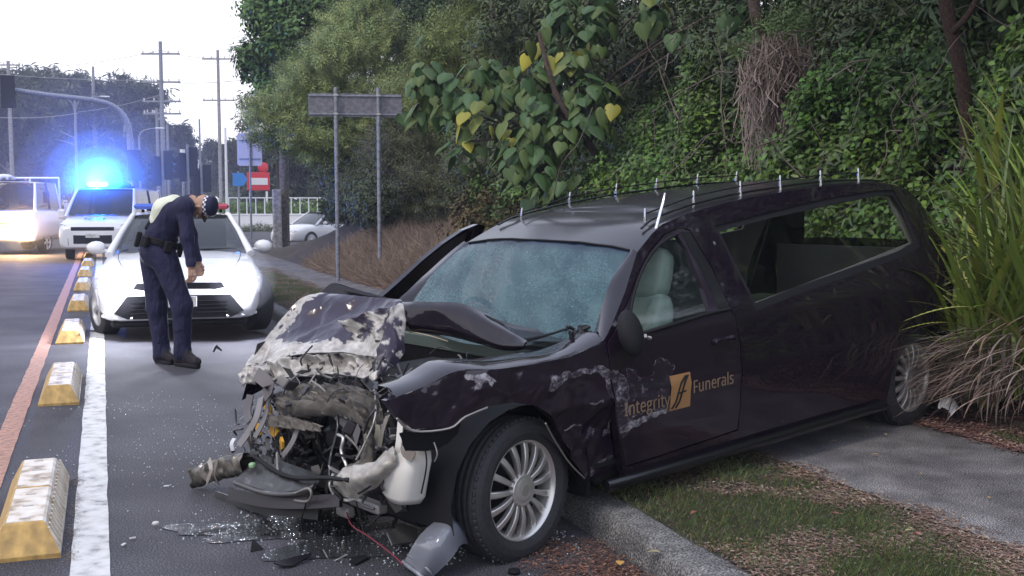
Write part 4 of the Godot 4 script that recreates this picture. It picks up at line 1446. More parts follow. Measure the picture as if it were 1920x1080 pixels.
func scraped_paint() -> StandardMaterial3D:
	# the flank's paint from z -1.7 to 0.9 and y 0.2 to 1.0, with the scrapes that bared its primer
	var w := 1024
	var h := 384
	var im := Image.create(w, h, false, Image.FORMAT_RGB8)
	var paint := L(0.0145, 0.0085, 0.017)
	im.fill(paint)
	var n1 := FastNoiseLite.new()
	n1.frequency = 0.035
	n1.seed = 5
	var n2 := FastNoiseLite.new()
	n2.frequency = 0.12
	n2.seed = 6
	# [outline in (z, y), how much is bared, slant of the streaks]
	var marks := [
		[pv([-0.50, 0.80, -0.56, 0.79, -0.66, 0.70, -0.66, 0.50, -0.60, 0.46, -0.54, 0.50, -0.53, 0.62]), 0.62, 0.0],
		[pv([-0.62, 0.80, -0.68, 0.77, -0.72, 0.73, -0.80, 0.74, -0.82, 0.81, -0.86, 0.82, -0.96, 0.755, -0.93, 0.70, -0.92, 0.55, -0.80, 0.56, -0.62, 0.55]), 0.34, 0.0],
		[pv([-0.52, 0.475, -0.66, 0.49, -0.80, 0.525, -0.96, 0.545, -1.04, 0.555, -1.03, 0.565, -0.80, 0.55, -0.60, 0.52, -0.52, 0.505]), 0.75, 0.0],
		[pv([-0.10, 0.82, -0.2, 0.835, -0.34, 0.83, -0.46, 0.83, -0.50, 0.80, -0.47, 0.77, -0.40, 0.81, -0.28, 0.805, -0.19, 0.80, -0.12, 0.765, -0.08, 0.77]), 0.7, 0.0],
		[pv([-0.44, 0.83, -0.5, 0.81, -0.52, 0.66, -0.48, 0.70]), 0.55, 0.0],
		[pv([0.37, 0.905, 0.27, 0.90, 0.22, 0.855, 0.25, 0.85, 0.28, 0.88, 0.31, 0.835, 0.33, 0.835, 0.325, 0.875, 0.36, 0.88]), 0.95, 0.0],
		[pv([-0.38, 0.49, -0.42, 0.53, -0.46, 0.52, -0.42, 0.47]), 0.5, 0.0],
		[pv([-0.38, 0.30, -0.50, 0.35, -0.58, 0.36, -0.61, 0.32, -0.5, 0.31, -0.40, 0.275]), 0.6, 0.0],
		[pv([-0.36, 0.66, -0.45, 0.665, -0.45, 0.657, -0.36, 0.652]), 0.9, 0.0],
		[pv([-0.24, 0.56, -0.34, 0.57, -0.34, 0.56, -0.24, 0.552]), 0.9, 0.0]]
	for mk in marks:
		var poly: PackedVector2Array = mk[0]
		var lo := poly[0]
		var hi := poly[0]
		for p in poly:
			lo = lo.min(p)
			hi = hi.max(p)
		for i in range(maxi(0, int((lo.x + 1.7) / 2.6 * w) - 6), mini(w, int((hi.x + 1.7) / 2.6 * w) + 6)):
			for j in range(maxi(0, int((1.0 - hi.y) / 0.8 * h) - 6), mini(h, int((1.0 - lo.y) / 0.8 * h) + 6)):
				var q := Vector2(-1.7 + 2.6 * i / w, 1.0 - 0.8 * j / h) + Vector2(n1.get_noise_2d(i, j), n1.get_noise_2d(i + 300, j)) * 0.014
				if not Geometry2D.is_point_in_polygon(q, poly): continue
				var v := 0.5 + 0.5 * n2.get_noise_2d(i * 0.6, j * 0.8) + 0.5 * n1.get_noise_2d(i * 0.9, j * 0.6 + 70) + 0.3 * n2.get_noise_2d(i * 2.6, j * 2.2)
				var t: float = clampf((v - (1.0 - mk[1])) * 1.8, 0, 1) * 0.75 + 0.16 * mk[1]
				var rim := 1.0
				for e in poly.size():
					rim = minf(rim, q.distance_to(Geometry2D.get_closest_point_to_segment(q, poly[e], poly[(e + 1) % poly.size()])))
				t = maxf(t, (1.0 - smooth(0.002, 0.007, rim)) * clampf(0.35 + 1.1 * n1.get_noise_2d(i * 1.5 + 90, j * 1.5), 0, 1))
				im.set_pixel(i, j, paint.lerp(L(0.42, 0.42, 0.43), t * 0.92))
	var m := mat(1, 1, 1, 0.32, 0.0, 0.9)
	m.metallic_specular = 0.28
	m.albedo_color = Color.WHITE
	m.albedo_texture = ImageTexture.create_from_image(im)
	m.texture_repeat = false
	return m

func crack_glass() -> StandardMaterial3D:
	# laminated screen crazed all over: milky teal with a finer web of pale cracks, a darker band along its top
	var w := 768
	var h := 384
	var im := Image.create(w, h, false, Image.FORMAT_RGBA8)
	var n := FastNoiseLite.new()
	n.noise_type = FastNoiseLite.TYPE_CELLULAR
	n.cellular_return_type = FastNoiseLite.RETURN_DISTANCE2_SUB
	n.frequency = 0.24
	n.fractal_type = FastNoiseLite.FRACTAL_NONE
	var c := FastNoiseLite.new()
	c.frequency = 0.022
	c.fractal_octaves = 4
	for j in h:
		for i in w:
			var e := n.get_noise_2d(i, j) + 1.0
			var cl := 0.55 * c.get_noise_2d(i * 0.45 + j * 0.3, j * 0.4) + 0.5 * c.get_noise_2d(i * 4.0, j * 4.0)
			var band := smooth(0.80, 0.93, 1.0 - float(j) / h)
			var crk := (1.0 - smooth(0.02, 0.22, e)) * (0.35 + 0.65 * smooth(-0.25, 0.3, cl + 0.25 * float(j) / h))
			var base := Color(0.040, 0.084, 0.108).lerp(Color(0.062, 0.128, 0.148), smooth(-0.4, 0.4, cl))
			base = base.lerp(Color(0.012, 0.018, 0.045), band * 0.9)
			base = base.lerp(Color(0.30, 0.42, 0.43), crk * (0.25 + 0.45 * smooth(0.45, 0.95, float(j) / h) * smooth(0.35, 0.9, float(i) / w)) * (1.0 - band))
			var q := base.linear_to_srgb()
			q.a = 0.66 + 0.2 * crk + 0.1 * band
			im.set_pixel(i, j, q)
	var m := StandardMaterial3D.new()
	m.albedo_texture = ImageTexture.create_from_image(im)
	m.texture_repeat = false
	m.transparency = BaseMaterial3D.TRANSPARENCY_ALPHA
	m.roughness = 0.3
	m.metallic_specular = 0.1
	m.clearcoat_enabled = true
	m.clearcoat = 0.7
	m.clearcoat_roughness = 0.04
	return m

func patch(ctrl: Array, nu: int, nv: int) -> Array:
	# a smooth grid through rows of control points
	var rows := []
	for i in nv + 1:
		var fi := float(i) / nv * (ctrl.size() - 1)
		var i0 := mini(int(fi), ctrl.size() - 2)
		var ti := fi - i0
		var row := PackedVector3Array()
		for j in nu + 1:
			var n: int = ctrl[0].size()
			var fj := float(j) / nu * (n - 1)
			var j0 := mini(int(fj), n - 2)
			var tj := fj - j0
			var q := []
			for r in [maxi(i0 - 1, 0), i0, i0 + 1, mini(i0 + 2, ctrl.size() - 1)]:
				q.append((ctrl[r][j0] as Vector3).cubic_interpolate(ctrl[r][j0 + 1], ctrl[r][maxi(j0 - 1, 0)], ctrl[r][mini(j0 + 2, n - 1)], tj))
			row.append((q[1] as Vector3).cubic_interpolate(q[2], q[0], q[3], ti))
		rows.append(row)
	return rows

func crumple(rows: Array, amp: float, freq: float, sharp: float, seed_: int, facet := 0.0) -> Array:
	var cn := FastNoiseLite.new()
	cn.noise_type = FastNoiseLite.TYPE_CELLULAR
	cn.cellular_return_type = FastNoiseLite.RETURN_DISTANCE2_SUB
	cn.fractal_type = FastNoiseLite.FRACTAL_NONE
	cn.seed = seed_
	cn.frequency = freq * 1.15
	var n := FastNoiseLite.new()
	n.seed = seed_
	n.frequency = freq
	n.fractal_type = FastNoiseLite.FRACTAL_RIDGED
	n.fractal_octaves = 2
	var n2 := FastNoiseLite.new()
	n2.seed = seed_ + 1
	n2.frequency = freq * 0.6
	for i in rows.size():
		for j in rows[i].size():
			var p: Vector3 = rows[i][j]
			var d := Vector3(0.1, 0.5, 0.85).normalized()
			rows[i][j] = p + d * amp * (n.get_noise_3dv(p) * sharp + n2.get_noise_3dv(p) * (1.0 - sharp)) + d * facet * (cn.get_noise_3dv(Vector3(p.x, p.y * 0.6, p.z * 0.6)) + 0.6)
	return rows

func wheel(parent: Node3D, called: String, at: Vector3, steer: float, outer: float, dirty := false):
	var w := Node3D.new()
	w.name = called
	w.position = at
	w.rotation.y = steer + (0.0 if outer > 0 else PI)
	parent.add_child(w, true)
	var flip := Transform3D(Basis(Vector3(0, 0, 1), -PI / 2), Vector3.ZERO)
	var b := MB.new()
	b.x = flip
	b.lathe([Vector2(0.215, -0.09), Vector2(0.235, -0.105), Vector2(0.262, -0.117), Vector2(0.295, -0.112), Vector2(0.318, -0.098), Vector2(0.326, -0.080)], 56)
	b.lathe([Vector2(0.326, 0.080), Vector2(0.319, 0.098), Vector2(0.312, 0.104), Vector2(0.296, 0.112), Vector2(0.294, 0.114), Vector2(0.265, 0.118), Vector2(0.262, 0.116), Vector2(0.240, 0.110), Vector2(0.226, 0.098), Vector2(0.218, 0.09)], 56)
	var prev := -0.080
	for g in [-0.052, -0.018, 0.018, 0.052, 0.080]:
		var end: float = g - 0.005 if g < 0.079 else g
		b.lathe([Vector2(0.326, prev), Vector2(0.3295, prev + 0.004), Vector2(0.330, (prev + end) / 2), Vector2(0.3295, end - 0.004), Vector2(0.326, end)], 56)
		if g < 0.079: b.lathe([Vector2(0.326, end), Vector2(0.320, end + 0.001), Vector2(0.320, end + 0.009), Vector2(0.326, end + 0.010)], 56, true)
		prev = g + 0.005
	put("tyre", b, M.rubber, w)
	# shoulder blocks of the tread
	b = MB.new()
	b.x = flip
	for i in 64:
		var an := TAU * i / 64.0
		var bs := Basis(Vector3.UP, an)
		for sg in [-1.0, 1.0]:
			b.box(bs * Vector3(0.3215, sg * 0.088, 0.0), Vector3(0.014, 0.022, 0.021), 0.003, bs * Basis(Vector3(0, 0, 1), -sg * 0.55))
	var tb := put("tread_blocks", b, M.rubber, w)
	tb.set_meta("kind", "stuff")
	b = MB.new()
	b.x = flip
	b.lathe([Vector2(0.19, -0.08), Vector2(0.195, 0.03), Vector2(0.207, 0.062), Vector2(0.209, 0.072), Vector2(0.214, 0.088), Vector2(0.224, 0.100), Vector2(0.229, 0.098), Vector2(0.229, 0.090)], 48)
	put("rim", b, M.alloy, w)
	b = MB.new()
	b.x = flip
	b.lathe([Vector2(0.001, 0.018), Vector2(0.205, 0.018)], 40)
	b.lathe([Vector2(0.12, 0.030), Vector2(0.06, 0.030)], 40, true)
	put("brake_disc", b, M.black, w)
	b = MB.new()
	b.x = flip
	var rows := []
	for i in 6:
		var t := i / 5.0
		var r := lerpf(0.062, 0.212, t)
		var hw := lerpf(0.0105, 0.0165, t)
		var y := 0.088 + 0.014 * sin(PI * t * 0.9) - 0.012 * t * t
		rows.append(PackedVector3Array([Vector3(r, y - 0.026, hw * 0.8), Vector3(r, y - 0.004, hw), Vector3(r, y, hw * 0.62), Vector3(r, y, -hw * 0.62), Vector3(r, y - 0.004, -hw), Vector3(r, y - 0.026, -hw * 0.8)]))
	b.surf(rows)
	var sm := b.mesh()
	for i in 15:
		var s := put("spoke", sm, M.alloy, w)
		s.rotation.x = TAU * i / 15.0
	b = MB.new()
	b.x = flip
	b.lathe([Vector2(0.074, 0.070), Vector2(0.074, 0.096), Vector2(0.071, 0.101), Vector2(0.058, 0.1015), Vector2(0.055, 0.099), Vector2(0.052, 0.104), Vector2(0.030, 0.107), Vector2(0.0, 0.107)], 36)
	put("hub_cap", b, M.alloy, w)
	b = MB.new()
	b.x = flip
	b.x = flip * Transform3D(Basis(), Vector3(0, 0.1075, 0))
	b.lathe([Vector2(0.026, -0.001), Vector2(0.025, 0.001), Vector2(0.0, 0.001)], 24)
	put("centre_badge", b, M.steel, w)

func side_strip(pts: Array, wide: Callable, r: float, side := 1.0, lift := 0.004) -> MB:
	var path := []
	for p in pts: path.append(Vector3(side * (wide.call(p.x, p.y) + lift), p.y, p.x))
	var b := MB.new()
	b.tube(curve(path, 4), r, 6)
	return b

func letters(text: String, size: float, m: Material, parent: Node, at: Transform3D, called := "lettering", depth := 0.002, font := "Droid Sans"):
	var t := TextMesh.new()
	var f := SystemFont.new()
	f.font_names = PackedStringArray([font])
	t.font = f
	t.text = text
	t.font_size = 64
	t.pixel_size = size / 64.0
	t.depth = depth
	t.curve_step = 2.0
	var o := put(called, t, m, parent)
	o.transform = at
	return o

func build_hearse():
	rng.seed = 61
	dents.frequency = 3.0
	dents.seed = 12
	var h := thing("hearse", "wrecked black hearse with crushed front, lying across kerb and footpath", "hearse", Vector3(1.442, -0.100, -5.157))
	h.rotation = Vector3(0.0384, -1.2152, 0)
	var scraped := scraped_paint()
	var uvf := func(p: Vector2) -> Vector2: return Vector2((p.x + 1.7) / 2.6, (1.0 - p.y) / 0.8)
	var door := pv([-0.50, 0.93, -0.56, 0.965, -0.75, 1.10, -0.90, 1.22, -1.04, 1.31, -1.2, 1.385, -1.34, 1.415, -1.42, 1.40, -1.47, 1.2, -1.475, 0.97, -1.50, 0.8, -1.495, 0.6, -1.50, 0.33, -0.63, 0.305, -0.55, 0.52, -0.505, 0.78])
	var dwin := pv([-0.66, 0.935, -0.70, 1.01, -0.78, 1.10, -0.94, 1.23, -1.10, 1.32, -1.22, 1.362, -1.305, 1.38, -1.335, 1.3, -1.325, 1.1, -1.30, 0.985])
	var rwin := pv([-1.64, 1.41, -2.2, 1.462, -2.8, 1.515, -3.46, 1.55, -3.70, 1.545, -3.735, 1.40, -3.69, 1.17, -3.4, 1.12, -2.7, 1.055, -2.1, 1.0, -1.68, 0.95])
	var shell := pv([-0.64, 0.215, -2.98, 0.205, -3.06, 0.24, -3.075, 0.40, -3.14, 0.55, -3.28, 0.655, -3.45, 0.695, -3.62, 0.655, -3.76, 0.55, -3.83, 0.40, -3.86, 0.26, -4.25, 0.29, -4.34, 0.45, -4.33, 0.75, -4.27, 0.98, -4.20, 1.15, -4.10, 1.38, -4.02, 1.49, -3.9, 1.55, -3.7, 1.585, -3.3, 1.60, -2.85, 1.595, -1.97, 1.545, -1.6, 1.505, -1.4, 1.475, -1.22, 1.44, -1.12, 1.40, -0.95, 1.315, -0.75, 1.14, -0.52, 0.965, -0.48, 0.94, -0.49, 0.78, -0.535, 0.52, -0.60, 0.30])
	var grow := func(p: PackedVector2Array, d: float) -> PackedVector2Array: return Geometry2D.offset_polygon(p, d)[0]
	for sd in [1.0, -1.0]:
		var b := MB.new()
		b.panel(shell, [grow.call(door, 0.004), rwin], half_width, 0.05, sd, 0.035)
		put("body_side", b, M.paint, h)
		# the rear window with its rubber and trim
		b = MB.new()
		var inset := func(a: float, y: float) -> float: return half_width(a, y) - 0.016
		b.panel(rwin, [], inset, 0.12, sd, 0.0)
		var rw := put("rear_side_window", b, M.glass_dark, h)
		b = MB.new()
		b.panel(grow.call(rwin, 0.004), [grow.call(rwin, -0.035)], func(a: float, y: float) -> float: return half_width(a, y) - 0.011, 0.08, sd, 0.006)
		put("window_trim", b, M.black, rw)
		# doors
		if sd > 0:
			var d := MB.new()
			d.panel(grow.call(door, -0.004), [dwin], door_width, 0.025, sd, 0.03, uvf)
			var dn := put("front_door", d, scraped, h)
			d = MB.new()
			d.panel(dwin, [], func(a: float, y: float) -> float: return half_width(a, y) - 0.014, 0.1, sd, 0.0)
			put("window", d, M.glass_side, dn)
			d = MB.new()
			d.panel(pv([-1.345, 1.395, -1.41, 1.39, -1.46, 1.2, -1.463, 0.99, -1.375, 0.985, -1.37, 1.2]), [], func(a: float, y: float) -> float: return half_width(a, y) + 0.003, 0.1, sd, 0.006)
			put("pillar_cover", d, M.black_gloss, dn)
			put("window_seal", side_strip([Vector2(-0.64, 0.932), Vector2(-0.95, 0.955), Vector2(-1.25, 0.978), Vector2(-1.46, 0.985)], half_width, 0.010), M.black, dn)
			put("window_seal", side_strip([Vector2(-0.68, 0.99), Vector2(-0.78, 1.106), Vector2(-0.94, 1.236), Vector2(-1.10, 1.326), Vector2(-1.24, 1.37), Vector2(-1.31, 1.386)], half_width, 0.008), M.black, dn)
			d = MB.new()
			d.box(Vector3(0.925, 0.835, -1.355), Vector3(0.03, 0.036, 0.19), 0.012)
			d.box(Vector3(0.928, 0.835, -1.275), Vector3(0.045, 0.030, 0.03), 0.01)
			put("door_handle", d, M.paint, dn)
			# what is printed on the door
			var face := Basis(Vector3(0, 0, -1), Vector3(0, 1, 0), Vector3(1, 0, 0))
			d = MB.new()
			d.panel(pv([-0.915, 0.535, -1.07, 0.535, -1.07, 0.71, -0.915, 0.71]), [], func(a: float, y: float) -> float: return half_width(a, y) + 0.004, 0.04, sd, 0.004)
			put("gold_emblem", d, M.gold, dn)
			for k in 2:
				var o := 0.028 * k
				put("emblem_stroke", side_strip([Vector2(-0.925 - o, 0.545), Vector2(-0.955 - o, 0.575), Vector2(-0.972 - o, 0.62), Vector2(-0.988 - o, 0.665), Vector2(-1.035 - o * 0.6, 0.698)], half_width, 0.0055, 1.0, 0.005), M.black, dn)
			put("emblem_stroke", side_strip([Vector2(-0.965, 0.615), Vector2(-1.03, 0.622)], half_width, 0.004, 1.0, 0.006), M.black, dn)
			letters("Funerals", 0.088, M.gold_text, dn, Transform3D(face.rotated(Vector3(1, 0, 0), 0.0), Vector3(0.944, 0.632, -1.245)))
			letters("Integrity", 0.088, M.gold_text, dn, Transform3D(face, Vector3(0.934, 0.597, -0.745)))
			var mb := MB.new()
			mb.panel(grow.call(pv([-0.60, 0.93, -0.66, 0.92, -0.72, 1.03, -0.70, 1.055, -0.62, 0.99]), 0.0), [], func(a: float, y: float) -> float: return half_width(a, y) + 0.006, 0.08, sd, 0.02)
			put("mirror_plate", mb, M.black, dn)
			mb = MB.new()
			mb.ball(Vector3(0.965, 0.965, -0.60), Vector3(0.050, 0.115, 0.070), 18, Basis(Vector3(0, 0, 1), 0.28))
			mb.box(Vector3(0.935, 0.93, -0.62), Vector3(0.08, 0.04, 0.05), 0.01)
			put("wing_mirror", mb, M.black, dn)
			mb = MB.new()
			for k in 6: mb.box(Vector3(0.93 + R(-0.01, 0.02), 0.925 + R(-0.015, 0.01), -0.66 - k * 0.018), Vector3(0.02, 0.012, 0.02), 0.003, Basis(Vector3(R(-1, 1), 1, R(-1, 1)).normalized(), R(0, 2)))
			put("broken_mirror_mount", mb, M.steel, dn)
		else:
			# the driver's door has sprung open on the far side
			var d := MB.new()
			d.x = Transform3D(Basis(Vector3.UP, 0.26), Vector3(-0.02, 0, -0.13))
			d.panel(door, [dwin], half_width, 0.06, sd, 0.04)
			var fd := put("front_door", d, M.paint, h)
			fd.set_meta("label", "far front door sprung open, its window frame above the screen")
			var fx := d.x
			d = MB.new()
			d.x = fx
			d.panel(dwin, [], func(a: float, y: float) -> float: return half_width(a, y) - 0.014, 0.1, sd, 0.0)
			put("window", d, M.black_gloss, fd)
	# roof and rear end
	var st := [[-0.95, 1.315, 1.357], [-1.12, 1.40, 1.422], [-1.22, 1.44, 1.455], [-1.4, 1.475, 1.487], [-1.47, 1.485, 1.497], [-1.49, 1.488, 1.513], [-1.6, 1.505, 1.535], [-1.97, 1.545, 1.575], [-2.4, 1.572, 1.604], [-2.85, 1.595, 1.628], [-3.3, 1.60, 1.638], [-3.7, 1.585, 1.63], [-3.9, 1.55, 1.595], [-4.02, 1.49, 1.53], [-4.10, 1.38, 1.41], [-4.2, 1.15, 1.17], [-4.27, 0.98, 0.98], [-4.33, 0.75, 0.75], [-4.34, 0.45, 0.45], [-4.25, 0.29, 0.29]]
	var rows := []
	for s in st:
		var r := PackedVector3Array()
		var xe: float = half_width(s[0], s[1])
		for j in 21:
			var q := (j - 10) / 10.0
			var bow := 0.07 * (1 - q * q) if s[0] < -3.9 else (0.03 * (1 - q * q) if s[0] > -1.0 else 0.0)
			var sq := 1.0 - pow(absf(q), 2.6)
			r.append(Vector3(-q * xe, s[1] + (s[2] - s[1]) * sq, s[0] + (-bow if s[0] < -3.9 else bow)))
		rows.append(r)
	var b := MB.new()
	b.surf(rows.slice(0, 12))
	put("roof", b, M.roof_paint, h)
	b = MB.new()
	b.surf(rows.slice(11, 14))
	b.surf(rows.slice(15))
	for cut in [[0, 3], [17, 21]]:
		b.surf(rows.slice(13, 16).map(func(r): return r.slice(cut[0], cut[1] + (0 if cut[1] == 21 else 1))))
	var tg := put("tailgate", b, M.paint, h)
	b = MB.new()
	b.surf(rows.slice(13, 16).map(func(r): return r.slice(3, 18)))
	put("rear_window", b, M.glass_dark, tg)
	for sd in [1.0, -1.0]:
		b = MB.new()
		b.box(Vector3(sd * 0.66, 0.80, -4.345), Vector3(0.2, 0.2, 0.05), 0.02)
		put("tail_light", b, M.red_lens, h)
		# drip rail, flower-rail posts and rod
		var gut := []
		for s in st.slice(1, 12): gut.append(Vector3(sd * (half_width(s[0], s[1]) - 0.075), s[1] + 0.024, s[0]))
		b = MB.new()
		b.tube(curve(gut, 2), 0.007, 6)
		put("drip_rail", b, M.black_gloss, h)
		var tops := []
		for a in [-1.24, -1.65, -2.08, -2.48, -2.92, -3.37]:
			var y := 0.0
			for i in st.size() - 1:
				if a <= st[i][0] and a >= st[i + 1][0]: y = lerpf(st[i][2], st[i + 1][2], (a - st[i][0]) / (st[i + 1][0] - st[i][0]))
			b = MB.new()
			b.tube([Vector3(sd * 0.5, y - 0.03, a), Vector3(sd * 0.497, y + 0.018, a)], 0.009, 8)
			b.tube([Vector3(sd * 0.497, y + 0.018, a), Vector3(sd * 0.494, y + 0.058, a - 0.005), Vector3(sd * 0.493, y + 0.064, a - 0.005)], [0.0062, 0.0062, 0.004], 8)
			put("rail_post", b, M.rail_chrome, h)
			tops.append(Vector3(sd * 0.495, y + 0.035, a))
		b = MB.new()
		b.tube(tops, 0.0045, 6)
		put("flower_rail", b, M.black, h)
	b = MB.new()
	b.tube([Vector3(0.630, 1.398, -1.166), Vector3(0.600, 1.558, -1.272), Vector3(0.600, 1.603, -1.286)], [0.010, 0.008, 0.005], 8)
	put("chrome_mast", b, M.chrome, h)
	# windscreen between its pillars
	rows = []
	for i in 13:
		var t := i / 12.0
		var r := PackedVector3Array()
		for j in 25:
			var q := (j - 12) / 12.0
			var bot := Vector3(-q * 0.765, 0.845 + 0.11 * q * q, -0.41 - 0.14 * q * q)
			var xe: float = half_width(-0.95, 1.315)
			var top := Vector3(-q * xe * 0.93, 1.315 + 0.042 * (1 - pow(absf(q * 0.93), 2.6)), -0.92 - 0.03 * q * q * 0.9)
			r.append(bot.lerp(top, t) + Vector3(0, 0.3, 0.36).normalized() * 0.035 * sin(PI * t) + Vector3(0, 0.008, 0.008) * (dents.get_noise_2d(q * 0.9, t * 0.7) - 0.5 * smooth(0.7, 0.2, t)))
		rows.append(r)
	b = MB.new()
	b.surf(rows, false, false)
	for i in b.u.size(): b.u[i] = Vector2(b.u[i].x, 1.0 - b.u[i].y)
	var ws := put("windscreen", b, crack_glass(), h)
	b = MB.new()
	var hd := []
	for j in range(0, 25, 2): hd.append(rows[12][j] + Vector3(0, 0.004, 0.004))
	b.tube(hd, 0.006, 5)
	put("screen_seal", b, M.black, ws)
	b = MB.new()
	b.box(Vector3(0, 1.27, -0.94), Vector3(0.2, 0.06, 0.03), 0.02)
	b.tube([Vector3(0, 1.33, -0.97), Vector3(0, 1.28, -0.94)], 0.008)
	put("inside_mirror", b, M.black, h)
	for sd in [1.0, -1.0]:
		var e := []
		var f := []
		for i in 13:
			var t := i / 12.0
			e.append(rows[i][0 if sd > 0 else 24])
			var pa := Vector2(-0.48, 0.94).lerp(Vector2(-0.52, 0.965), minf(t * 6, 1)) if t < 0.166 else Vector2(-0.52, 0.965).lerp(Vector2(-0.75, 1.14), (t - 0.166) / 0.334) if t < 0.5 else Vector2(-0.75, 1.14).lerp(Vector2(-0.95, 1.315), (t - 0.5) / 0.5)
			f.append(Vector3(sd * half_width(pa.x, pa.y), pa.y, pa.x))
		b = MB.new()
		var mid := []
		for i in 13: mid.append((e[i] + f[i]) / 2 + Vector3(sd * 0.012, 0.016, 0.012))
		b.surf([PackedVector3Array(e), PackedVector3Array(mid), PackedVector3Array(f)], false, sd < 0)
		put("windscreen_pillar", b, M.paint, h)
	# left front wing, dented, with the scrapes on it
	var wing := pv([-0.495, 0.935, -0.26, 0.895, 0.0, 0.895, 0.2, 0.905, 0.40, 0.925, 0.56, 0.885, 0.74, 0.85, 0.70, 0.78, 0.62, 0.715, 0.46, 0.70, 0.38, 0.735, 0.25, 0.755, 0.12, 0.75, -0.02, 0.71, -0.15, 0.62, -0.24, 0.50, -0.31, 0.40, -0.42, 0.275, -0.62, 0.275, -0.545, 0.52, -0.50, 0.78])
	b = MB.new()
	b.panel(wing, [], wing_width, 0.022, 1.0, 0.03, uvf)
	var wn := put("left_wing", b, scraped, h)
	b = MB.new()
	var outer := []
	var inner := []
	for p in [Vector2(-0.48, 0.94), Vector2(-0.26, 0.895), Vector2(0.0, 0.895), Vector2(0.2, 0.905), Vector2(0.40, 0.925), Vector2(0.56, 0.885), Vector2(0.70, 0.86)]:
		outer.append(Vector3(wing_width(p.x, p.y), p.y, p.x))
		inner.append(Vector3(0.73, p.y + 0.022 + 0.02 * dents.get_noise_1d(p.x * 2.0), p.x - 0.02))
	outer = curve(outer, 4)
	inner = curve(inner, 4)
	var crest := []
	for i in outer.size(): crest.append(outer[i].lerp(inner[i], 0.3) + Vector3(0, 0.022, 0))
	b.surf([PackedVector3Array(inner), PackedVector3Array(crest), PackedVector3Array(outer)], false, true)
	put("wing_top", b, M.paint, wn)
	put("bare_edge", side_strip([Vector2(0.70, 0.775), Vector2(0.62, 0.708), Vector2(0.46, 0.695), Vector2(0.38, 0.73), Vector2(0.26, 0.75)], wing_width, 0.005, 1.0, 0.001), M.steel, wn)
	put("bare_edge", side_strip([Vector2(-0.08, 0.62), Vector2(-0.2, 0.50), Vector2(-0.29, 0.38), Vector2(-0.40, 0.285)], wing_width, 0.004, 1.0, 0.001), M.steel, wn)
	b = MB.new()
	rows = patch([[Vector3(0.86, 0.70, 0.66), Vector3(0.89, 0.695, 0.5), Vector3(0.885, 0.69, 0.36)], [Vector3(0.84, 0.615, 0.62), Vector3(0.86, 0.60, 0.46), Vector3(0.86, 0.64, 0.36)]], 12, 6)
	b.surf(crumple(rows, 0.03, 6.0, 0.5, 3), false, false)
	put("arch_liner", b, M.black, wn)
	b = MB.new()
	rows = []
	for i in 12:
		var an := lerpf(-0.25, PI + 0.3, i / 11.0)
		rows.append(PackedVector3Array([Vector3(0.86, 0.31 + sin(an) * 0.40, cos(an) * 0.42), Vector3(0.45, 0.31 + sin(an) * 0.40, cos(an) * 0.42)]))
	b.surf(rows)
	put("wheel_well", b, M.black, h)
	b = MB.new()
	rows = []
	for i in 12:
		var an := lerpf(-0.25, PI + 0.3, i / 11.0)
		rows.append(PackedVector3Array([Vector3(0.88, 0.31 + sin(an) * 0.39, -3.45 + cos(an) * 0.39), Vector3(0.45, 0.31 + sin(an) * 0.39, -3.45 + cos(an) * 0.39)]))
	b.surf(rows)
	put("wheel_well", b, M.black, h)
	# dark torn liner behind the front wheel
	b = MB.new()
	rows = patch([[Vector3(0.84, 0.62, -0.05), Vector3(0.86, 0.46, -0.22), Vector3(0.86, 0.30, -0.34), Vector3(0.84, 0.20, -0.40)], [Vector3(0.74, 0.62, -0.10), Vector3(0.76, 0.44, -0.28), Vector3(0.76, 0.30, -0.40), Vector3(0.78, 0.18, -0.5)], [Vector3(0.6, 0.55, -0.2), Vector3(0.62, 0.42, -0.34), Vector3(0.66, 0.3, -0.44), Vector3(0.7, 0.15, -0.6)]], 16, 12)
	b.surf(crumple(rows, 0.06, 5.0, 0.6, 8))
	put("torn_liner", b, M.black, h)
	# sills and underside
	for sd in [1.0, -1.0]:
		b = MB.new()
		b.tube(curve([Vector3(sd * 0.88, 0.235, -0.5), Vector3(sd * 0.905, 0.235, -0.8), Vector3(sd * 0.905, 0.225, -2.0), Vector3(sd * 0.90, 0.215, -3.0)], 4), 0.032, 8)
		put("sill", b, M.black_gloss, h)
	b = MB.new()
	b.box(Vector3(0, 0.27, -2.05), Vector3(1.62, 0.12, 3.1), 0.03)
	b.box(Vector3(0, 0.34, -3.95), Vector3(1.5, 0.16, 0.6), 0.03)
	b.box(Vector3(0, 0.36, -3.4), Vector3(1.1, 0.2, 0.7), 0.03)
	b.box(Vector3(0, 0.58, -0.52), Vector3(1.6, 0.56, 0.06), 0.02)
	put("underbody", b, M.black, h)
	# wheels
	wheel(h, "wheel", Vector3(0.742, 0.312, 0.0), 0.13, 1.0)
	wheel(h, "wheel", Vector3(-0.742, 0.312, 0.0), 0.13, -1.0)
	wheel(h, "wheel", Vector3(0.752, 0.318, -3.45), 0.0, 1.0)
	wheel(h, "wheel", Vector3(-0.752, 0.318, -3.45), 0.0, -1.0)
	hearse_cabin(h)
	hearse_front(h)

func cushion(at: Vector3, size: Vector3, bas := Basis(), e := 0.55) -> MB:
	var b := MB.new()
	var pw := func(v: float) -> float: return signf(v) * pow(absf(v), e)
	var rows := []
	for i in 13:
		var th := PI * i / 12 - PI / 2
		var r := PackedVector3Array()
		for j in 24:
			var an := -TAU * j / 24
			r.append(at + bas * (Vector3(pw.call(cos(th)) * pw.call(cos(an)), pw.call(sin(th)), pw.call(cos(th)) * pw.call(sin(an))) * size / 2))
		rows.append(r)
	b.surf(rows, true)
	return b

